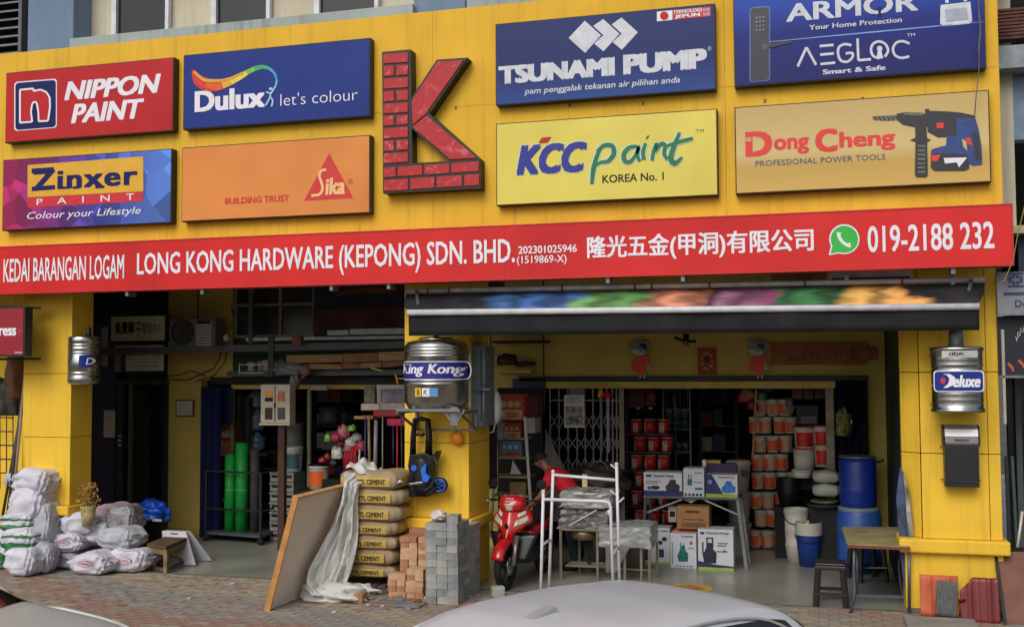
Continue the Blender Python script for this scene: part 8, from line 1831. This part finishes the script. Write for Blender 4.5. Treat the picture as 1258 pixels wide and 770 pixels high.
loft([(.02, .50, .06, .06), (-.1, .60, .11, .09), (-.4, .62, .13, .11), (-.7, .70, .11, .09), (-.95, .80, .05, .04)]).build('tail_body', mr_, mo, **LB)
loft([(.0, .66, .05, .03), (-.12, .72, .11, .045), (-.4, .74, .13, .05), (-.65, .80, .11, .05), (-.85, .85, .06, .03)]).build('seat', M('seat_black', (18, 18, 20), .55), mo, **LB)
loft([(.2, .33, .08, .06), (.1, .33, .12, .1), (-.15, .32, .12, .11), (-.28, .34, .07, .07)]).build('engine', M('engine_grey', (60, 60, 62), .5, metal=.5), mo, **LB)
MB().tube([(-.1, -.13, .26), (-.4, -.16, .27), (-.75, -.16, .36)], [.025, .04, .045], 10).build('exhaust', M('exhaust_dark', (44, 44, 46), .4, metal=.6), mo, **LB)
MB().bar((-.1, .1, .3), (-.62, .1, .285), .03, .05).build('swing_arm', mg, mo, **LB)
loft([(.52, .965, .03, .03), (.49, .97, .11, .07), (.43, .99, .15, .10), (.34, 1.0, .15, .09), (.25, 1.0, .06, .05)]).build('handlebar_cover', mr_, mo, **LB)
MB().grid(lambda u, v: (.507 - .075 * v - .09 * (2 * u - 1) ** 2, (u - .5) * .25, 1.005 + .085 * v), 10, 4).build('visor', M('visor_grey', (110, 120, 122), .3), mo, solid=.005, **LB)
MB().grid(lambda u, v: (.532 - .01 * v - .085 * (2 * u - 1) ** 2, (u - .5) * .21 * (1 - .35 * v) , .91 + .085 * (1 - v)), 10, 4).build('main_lamp', hl, mo, solid=.005, **LB)
for k in range(5): MB().box(.4785 - k * .0, -.055 + k * .022, 1.025, .481, -.041 + k * .022, 1.05).build('plate_mark', wprint, mo, **LB) if False else None
lt = textmesh('WPK', 0, 0, 1)
mb = MB()
for row, s_ in enumerate(('WQA', '2775')):
    vs, fs, a0, a1, b0, b1 = textmesh(s_, 0, 0, 1); mb.add([(.497 + .035 * row - .012 * row - .05 * ((v[0] - a0) / (a1 - a0) - .5) ** 2, -.05 + (v[0] - a0) / (a1 - a0) * .1, 1.04 - row * .028 + (v[1] - b0) / (b1 - b0) * .022) for v in vs], fs)
mb.build('visor_lettering', wprint, mo, **LB)
for s1 in (-1, 1):
    MB().tube([(.38, s1 * .08, 1.0), (.33, s1 * .22, 1.02), (.26, s1 * .30, 1.0)], .012, 8).build('handlebar', black, mo, **LB); MB().tube([(.28, s1 * .25, 1.01), (.22, s1 * .36, .99)], .018, 8).build('grip', rubber, mo, **LB)
    MB().tube([(.30, s1 * .26, 1.0), (.36, s1 * .35, 1.0)], .007, 6).build('brake_lever', steel, mo, **LB)
    MB().tube([(.30, s1 * .2, 1.03), (.27, s1 * .24, 1.16), (.26, s1 * .27, 1.2)], .006, 6).build('mirror_stem', black, mo, **LB)
    MB().lathe([(.01, -.012), (.055, -.01), (.06, .0), (.05, .01)], (0, 0, 0), 16, 'x').build('mirror', black, mo, **LB); m_ = mo.children[-1] if False else [c for c in mo.children if c.name.startswith('mirror') and 'stem' not in c.name][-1]; m_.location = (.26, s1 * .29, 1.21)

# ================================================================ PERSON
def skin_mesh(name, verts, edges, radii, mat, parent, root=0, sub=2):
    me = bpy.data.meshes.new(name); me.from_pydata(verts, edges, []); me.materials.append(mat)
    o = bpy.data.objects.new(name, me); COL.objects.link(o); o.parent = parent
    md = o.modifiers.new('skin', 'SKIN'); md.use_smooth_shade = True
    sv = me.skin_vertices[0].data
    for i, r_ in enumerate(radii): sv[i].radius = (r_, r_) if not isinstance(r_, tuple) else r_; sv[i].use_root = (i == root)
    s = o.modifiers.new('sub', 'SUBSURF'); s.levels = s.render_levels = sub
    return o
skin_m = M('skin', (150, 104, 80), .55, var=.06)
pl = Vector(((xat(708, 640, 1.55)), 1.55, 0))
pe = thing('person', 'man in a red polo and dark trousers bending forward behind the motorbike', 'person', tuple(pl))
V = []; E_ = []; Rr = []
def nv(p, r, par=None):
    V.append(p); Rr.append(r); i = len(V) - 1
    if par is not None: E_.append((par, i))
    return i
hip = nv((0, 0, .86), (.14, .11)); bel = nv((-.09, 0, .98), (.135, .11), hip); che = nv((-.22, 0, 1.12), (.15, .12), bel); upc = nv((-.30, 0, 1.20), (.13, .09), che)
nk = nv((-.37, 0, 1.255), .052, upc); nk2 = nv((-.41, 0, 1.285), .05, nk); hd = nv((-.455, 0, 1.335), (.078, .085), nk2); hd2 = nv((-.50, 0, 1.385), (.078, .088), hd); hd3 = nv((-.53, 0, 1.42), (.05, .055), hd2)
chin = nv((-.50, 0, 1.275), (.035, .035), hd)
for s1 in (-1, 1):
    sh_ = nv((-.29, s1 * .16, 1.18), .06, upc); sl_ = nv((-.31, s1 * .20, 1.12), .052, sh_); el_ = nv((-.40, s1 * .23, .93), .04, sl_); fo = nv((-.50, s1 * .21, .84), .034, el_); wr = nv((-.58, s1 * .18, .78), .025, fo); pa_ = nv((-.63, s1 * .17, .745), (.036, .018), wr); kn = nv((-.665, s1 * .165, .72), (.038, .014), pa_)
    for j, (dy, ln) in enumerate(((-.030, .062), (-.010, .072), (.010, .068), (.029, .052))):
        a = nv((-.69, s1 * .165 + dy, .70), .0095, kn); b_ = nv((-.70 - ln * .3, s1 * .165 + dy * 1.1, .70 - ln * .4), .0088, a); nv((-.695 - ln * .3, s1 * .165 + dy * 1.1, .69 - ln * .85), .0075, b_)
    a = nv((-.635, s1 * .165 - s1 * .04, .735), .012, pa_); nv((-.665, s1 * .165 - s1 * .058, .705), .009, a)
    lg_ = nv((.0, s1 * .09, .78), .09, hip); th = nv((-.02, s1 * .10, .62), .078, lg_); kn_ = nv((-.05, s1 * .11, .46), .056, th); cf = nv((-.01, s1 * .115, .30), .052, kn_); an = nv((.03, s1 * .12, .09), .036, cf); hl_ = nv((.02, s1 * .12, .045), .036, an); nv((-.14, s1 * .13, .035), .032, hl_)
skin_mesh('body', V, E_, Rr, skin_m, pe)
# head details
MB().lathe([(.001, 0), (.012, .01), (.009, .03)], (-.568, 0, 1.325), 8).build('nose', skin_m, pe, **LB)
for s1 in (-1, 1):
    MB().lathe([(.001, -.006), (.009, 0), (.001, .006)], (-.556, s1 * .034, 1.358), 8, 'x').build('eye', M('eye_dark', (24, 20, 20), .3), pe, **LB)
    MB().tube([(-.455, s1 * .085, 1.36), (-.445, s1 * .097, 1.34), (-.455, s1 * .09, 1.315)], .011, 6).build('ear', skin_m, pe, **LB)
MB().tube([(-.548, -.025, 1.298), (-.556, 0, 1.296), (-.548, .025, 1.298)], .006, 6).build('mouth', M('lips', (130, 70, 64), .5), pe, **LB)
def capf(u, v):
    a = 2 * pi * u; b_ = pi / 2 * (v * 1.12 - .12); ax = Vector((-.42, 0, .91)).normalized(); c = Vector((-.478, 0, 1.372)); e1 = Vector((ax.z, 0, -ax.x)); e2 = Vector((0, 1, 0))
    q = c + (e1 * cos(a) * .108 + e2 * sin(a) * .096) * cos(b_) + ax * (.098 * sin(b_)); return tuple(q)
MB().grid(capf, 26, 10).build('hair', M('hair_black', (18, 16, 18), .7, bump=.4, bscale=60), pe, **LB)
red = M('polo_red', (214, 24, 40), .8, var=.1, bump=.2, bscale=30)
v2 = [(.02, 0, .84), (-.08, 0, .98), (-.21, 0, 1.12), (-.30, 0, 1.205), (-.345, 0, 1.235)]; r2_ = [(.165, .135), (.16, .13), (.175, .14), (.15, .105), (.075, .075)]; e2_ = [(0, 1), (1, 2), (2, 3), (3, 4)]
for s1 in (-1, 1):
    b_ = len(v2); v2 += [(-.29, s1 * .165, 1.18), (-.32, s1 * .21, 1.10), (-.36, s1 * .225, 1.01)]; r2_ += [.078, .072, .07]; e2_ += [(3, b_), (b_, b_ + 1), (b_ + 1, b_ + 2)]
skin_mesh('shirt', v2, e2_, r2_, red, pe)
MB().tube([(-.375 + .02 * cos(a), .062 * cos(a + 1.57), 1.262 + .03 * sin(a + 1.57) * .3) for a in [2 * pi * k / 14 for k in range(14)]], .009, 6, closed=True).build('collar', M('collar_white', (190, 180, 180), .7), pe, **LB)
v3 = [(0, 0, .87), (.0, 0, .82)]; r3_ = [(.15, .125), (.155, .13)]; e3_ = [(0, 1)]
for s1 in (-1, 1):
    b_ = len(v3); v3 += [(.0, s1 * .095, .76), (-.02, s1 * .10, .62), (-.05, s1 * .11, .46), (-.01, s1 * .115, .28), (.025, s1 * .12, .10)]; r3_ += [.105, .095, .078, .072, .064]; e3_ += [(1, b_), (b_, b_ + 1), (b_ + 1, b_ + 2), (b_ + 2, b_ + 3), (b_ + 3, b_ + 4)]
skin_mesh('trousers', v3, e3_, r3_, M('trouser_navy', (30, 34, 48), .85, var=.1), pe)
for s1 in (-1, 1): loft([(.07, .05, .035, .045), (.0, .05, .048, .05), (-.1, .04, .05, .04), (-.19, .03, .035, .028)]).build('shoe', black, pe, **LB); [c for c in pe.children if c.name.startswith('shoe')][-1].location = (0, s1 * .125, 0)

# ================================================================ CARS
def make_car(name, label, loc, rz, paint, trim, h_roof=1.47, group='cars parked along the road', hatch=False):
    t = thing(name, label, 'car', (loc[0], loc[1], -.12), rz=rz, group=group)
    L = 4.35
    def top(x):       # height of the centre line, x from -2.17 (tail) to 2.17 (nose)
        pts = [(-2.18, .72), (-2.12, .98), (-1.95, 1.04), (-1.72, 1.08), (-1.25, h_roof - .13), (-.95, h_roof - .045), (-.5, h_roof - .005), (-.15, h_roof), (.2, h_roof - .02), (.42, h_roof - .075), (.75, 1.22), (1.12, 1.01), (1.25, .985), (1.7, .90), (2.0, .80), (2.14, .68), (2.18, .5)]
        if hatch: pts = [(-1.85, .5), (-1.81, .9), (-1.66, 1.06), (-1.42, h_roof - .20), (-1.27, h_roof - .07), (-1.1, h_roof - .03), (-.6, h_roof), (-.1, h_roof)] + pts[8:]
        for (a, ha), (b, hb_) in zip(pts[:-1], pts[1:]):
            if x <= b: k = (x - a) / (b - a); return ha + (hb_ - ha) * k
        return .5
    xr = -1.84 if hatch else -2.175
    def topS(x): return (top(max(xr, x - .07)) + top(x) * 2 + top(min(2.17, x + .07))) / 4
    def wid(x): return .86 * (1 - .12 * max(0, (abs(x) - 1.3) / .87) ** 2 - .10 * max(0, (abs(x) - 1.9) / .28) ** 2)
    def sec(x, s):     # s 0 sill .. 1 centre line
        h = topS(x); w_ = wid(x); belt = min(.93 + .03 * (-x / 2), h - .06); green = max(0, min(1, (h - belt - .08) / .35))
        wt = w_ * (.93 - .25 * green)
        P = [(w_ * .96, .20), (w_, .42), (w_ * 1.0, .68), (w_ * .975, belt), (w_ * .975 + (wt - w_ * .975) * .5, belt + (h - .07 - belt) * .52), (wt, h - .065), (wt * .86, h - .022), (wt * .5, h - .004), (0, h)]
        k = s * (len(P) - 1); i = min(int(k), len(P) - 2); f = k - i
        p0 = P[max(i - 1, 0)]; p1 = P[i]; p2 = P[i + 1]; p3 = P[min(i + 2, len(P) - 1)] if i + 2 < len(P) else (-P[-2][0], P[-2][1])
        cr = lambda a, b, c, d: .5 * (2 * b + (c - a) * f + (2 * a - 5 * b + 4 * c - d) * f * f + (3 * b - a - 3 * c + d) * f ** 3)
        return cr(p0[0], p1[0], p2[0], p3[0]), cr(p0[1], p1[1], p2[1], p3[1])
    def surf(x, v, off=0):     # v -1..1 across (right -1)
        y, z = sec(x, 1 - abs(v)); sg = 1 if v > 0 else -1
        if off:
            y2, z2 = sec(x, min(1, 1 - abs(v) + .02)); dy, dz = y2 - y, z2 - z; l = math.hypot(dy, dz) or 1; return (x, sg * (y + -(-dz) / l * off), z + -dy / l * off)
        return (x, sg * y, z)
    mb = MB(); mb.grid(lambda u, v: surf(xr + (2.175 - xr) * u, 2 * v - 1 if abs(2 * v - 1) > 1e-6 else 1e-6), 110, 64)
    body = mb.build('body', paint, t, **LB)
    MB().grid(lambda u, v: (xr + .005 + (2.17 - xr) * u, (v - .5) * 1.55 * (1 - .1 * abs(2 * u - 1) ** 3), .21), 8, 4).build('floor_pan', dark, t, **LB)
    gl = M('car_glass', (14, 16, 20), .06, var=0, coat=.3)
    for s1 in (-1, 1):
        g_ = lambda u, v: surf((-1.2 if hatch else -1.28) + 2.04 * u - .0 * v + (.28 - .28 * v) * (1 if u > .5 else -1) * abs(2 * u - 1) ** 1, s1 * (1 - (3.12 + 1.75 * v * (1 - .0 * u)) / 8), .006)
        MB().grid(g_, 34, 8).build('side_window', gl, t, **LB)
        MB().tube([surf((-1.3 if hatch else -1.45) + 2.4 * k / 30, s1 * (1 - (5.06 - .9 * (abs(k / 15 - 1)) ** 6) / 8), .008) for k in range(22 if hatch else 25)], .009, 6).build('roof_trim', trim, t, **LB)
        MB().box(-.20, s1 * .845, .93, -.12, s1 * .86, 1.36).build('door_pillar', gl, t, **LB) if False else None
        loft([(.86, .96, .06, .05), (.79, .96, .09, .08), (.70, .96, .08, .075)]).build('side_mirror', paint, t, **LB); [c for c in t.children if c.name.startswith('side_mirror')][-1].location = (0, s1 * .95, 0)
        MB().grid(lambda u, v: surf(1.72 + .36 * u, s1 * (1 - (2.7 + 1.5 * v - .9 * u * v) / 8), .008), 8, 5).build('headlight', M('car_lamp', (190, 190, 184), .08, var=.1, coat=.5), t, **LB)
        MB().grid(lambda u, v: surf(xr + .03 + .12 * u, s1 * (1 - (1.7 + 1.4 * v) / 8), .008), 6, 5).build('tail_light', M('tail_red', (150, 20, 24), .15, coat=.5), t, **LB)
    MB().grid(lambda u, v: surf(.43 + .70 * u, (1 - 2 * v) * (.36 + .10 * u) if abs(1 - 2 * v) > 1e-6 else 1e-6, .006), 14, 16).build('windscreen', gl, t, **LB)
    MB().grid(lambda u, v: surf((-1.62 if hatch else -1.72) + (.3 if hatch else .50) * u, (1 - 2 * v) * (.42 - .06 * u) if abs(1 - 2 * v) > 1e-6 else 1e-6, .006), 12, 16).build('rear_window', gl, t, **LB)
    ax_ = .05 if hatch else -.98; zr_ = topS(ax_) - (.012 if hatch else 0)
    MB().prism([(ax_ + d_, zr_ + e_) for d_, e_ in ((-.12, -.012), (-.10, .045), (-.08, .052), (-.05, .045), (.08, .008), (.08, -.01))], -.035, .035).build('antenna', trim, t, bevel=.012, **LB)
    for x in (-1.35, 1.32):
        for s1 in (-1, 1):
            w_ = MB().lathe([(.17, -.1), (.29, -.1), (.315, -.07), (.315, .07), (.29, .1), (.17, .1)], (x, s1 * .78, .315), 28, 'y', caps=False).build('wheel', rubber, t, **LB)
            MB().lathe([(.01, -.085), (.18, -.09), (.18, .09), (.01, .085)], (x, s1 * .78, .315), 20, 'y').build('rim', steelr, w_, **LB)
    MB().box(2.10, -.45, .35, 2.17, .45, .5).build('grille', dark, t, **LB)
    return t
silver = M('car_silver', (196, 200, 208), .4, metal=.0, var=.0, coat=.4)
silver2 = M('car_silver_warm', (186, 188, 186), .4, metal=.0, var=.0, coat=.4)
trimw = M('car_trim', (190, 190, 192), .3, metal=.3)
make_car('parked_car', 'silver car before the clothes rack, only its roof and a side window in view', (-1.38, -6.64, 0), radians(-121), silver, trimw, 1.40, hatch=True)
make_car('parked_car', 'pale silver car cut by the lower left corner, bonnet and headlight in view', (-6.5, -6.3, 0), radians(11), silver2, trimw, 1.45)
make_car('parked_car', 'white car whose windscreen corner just shows at the lower right corner', (1.48, -6.7, 0), radians(-121), M('car_white', (205, 206, 212), .3, var=.02, coat=.5), trimw, 1.45, hatch=True)
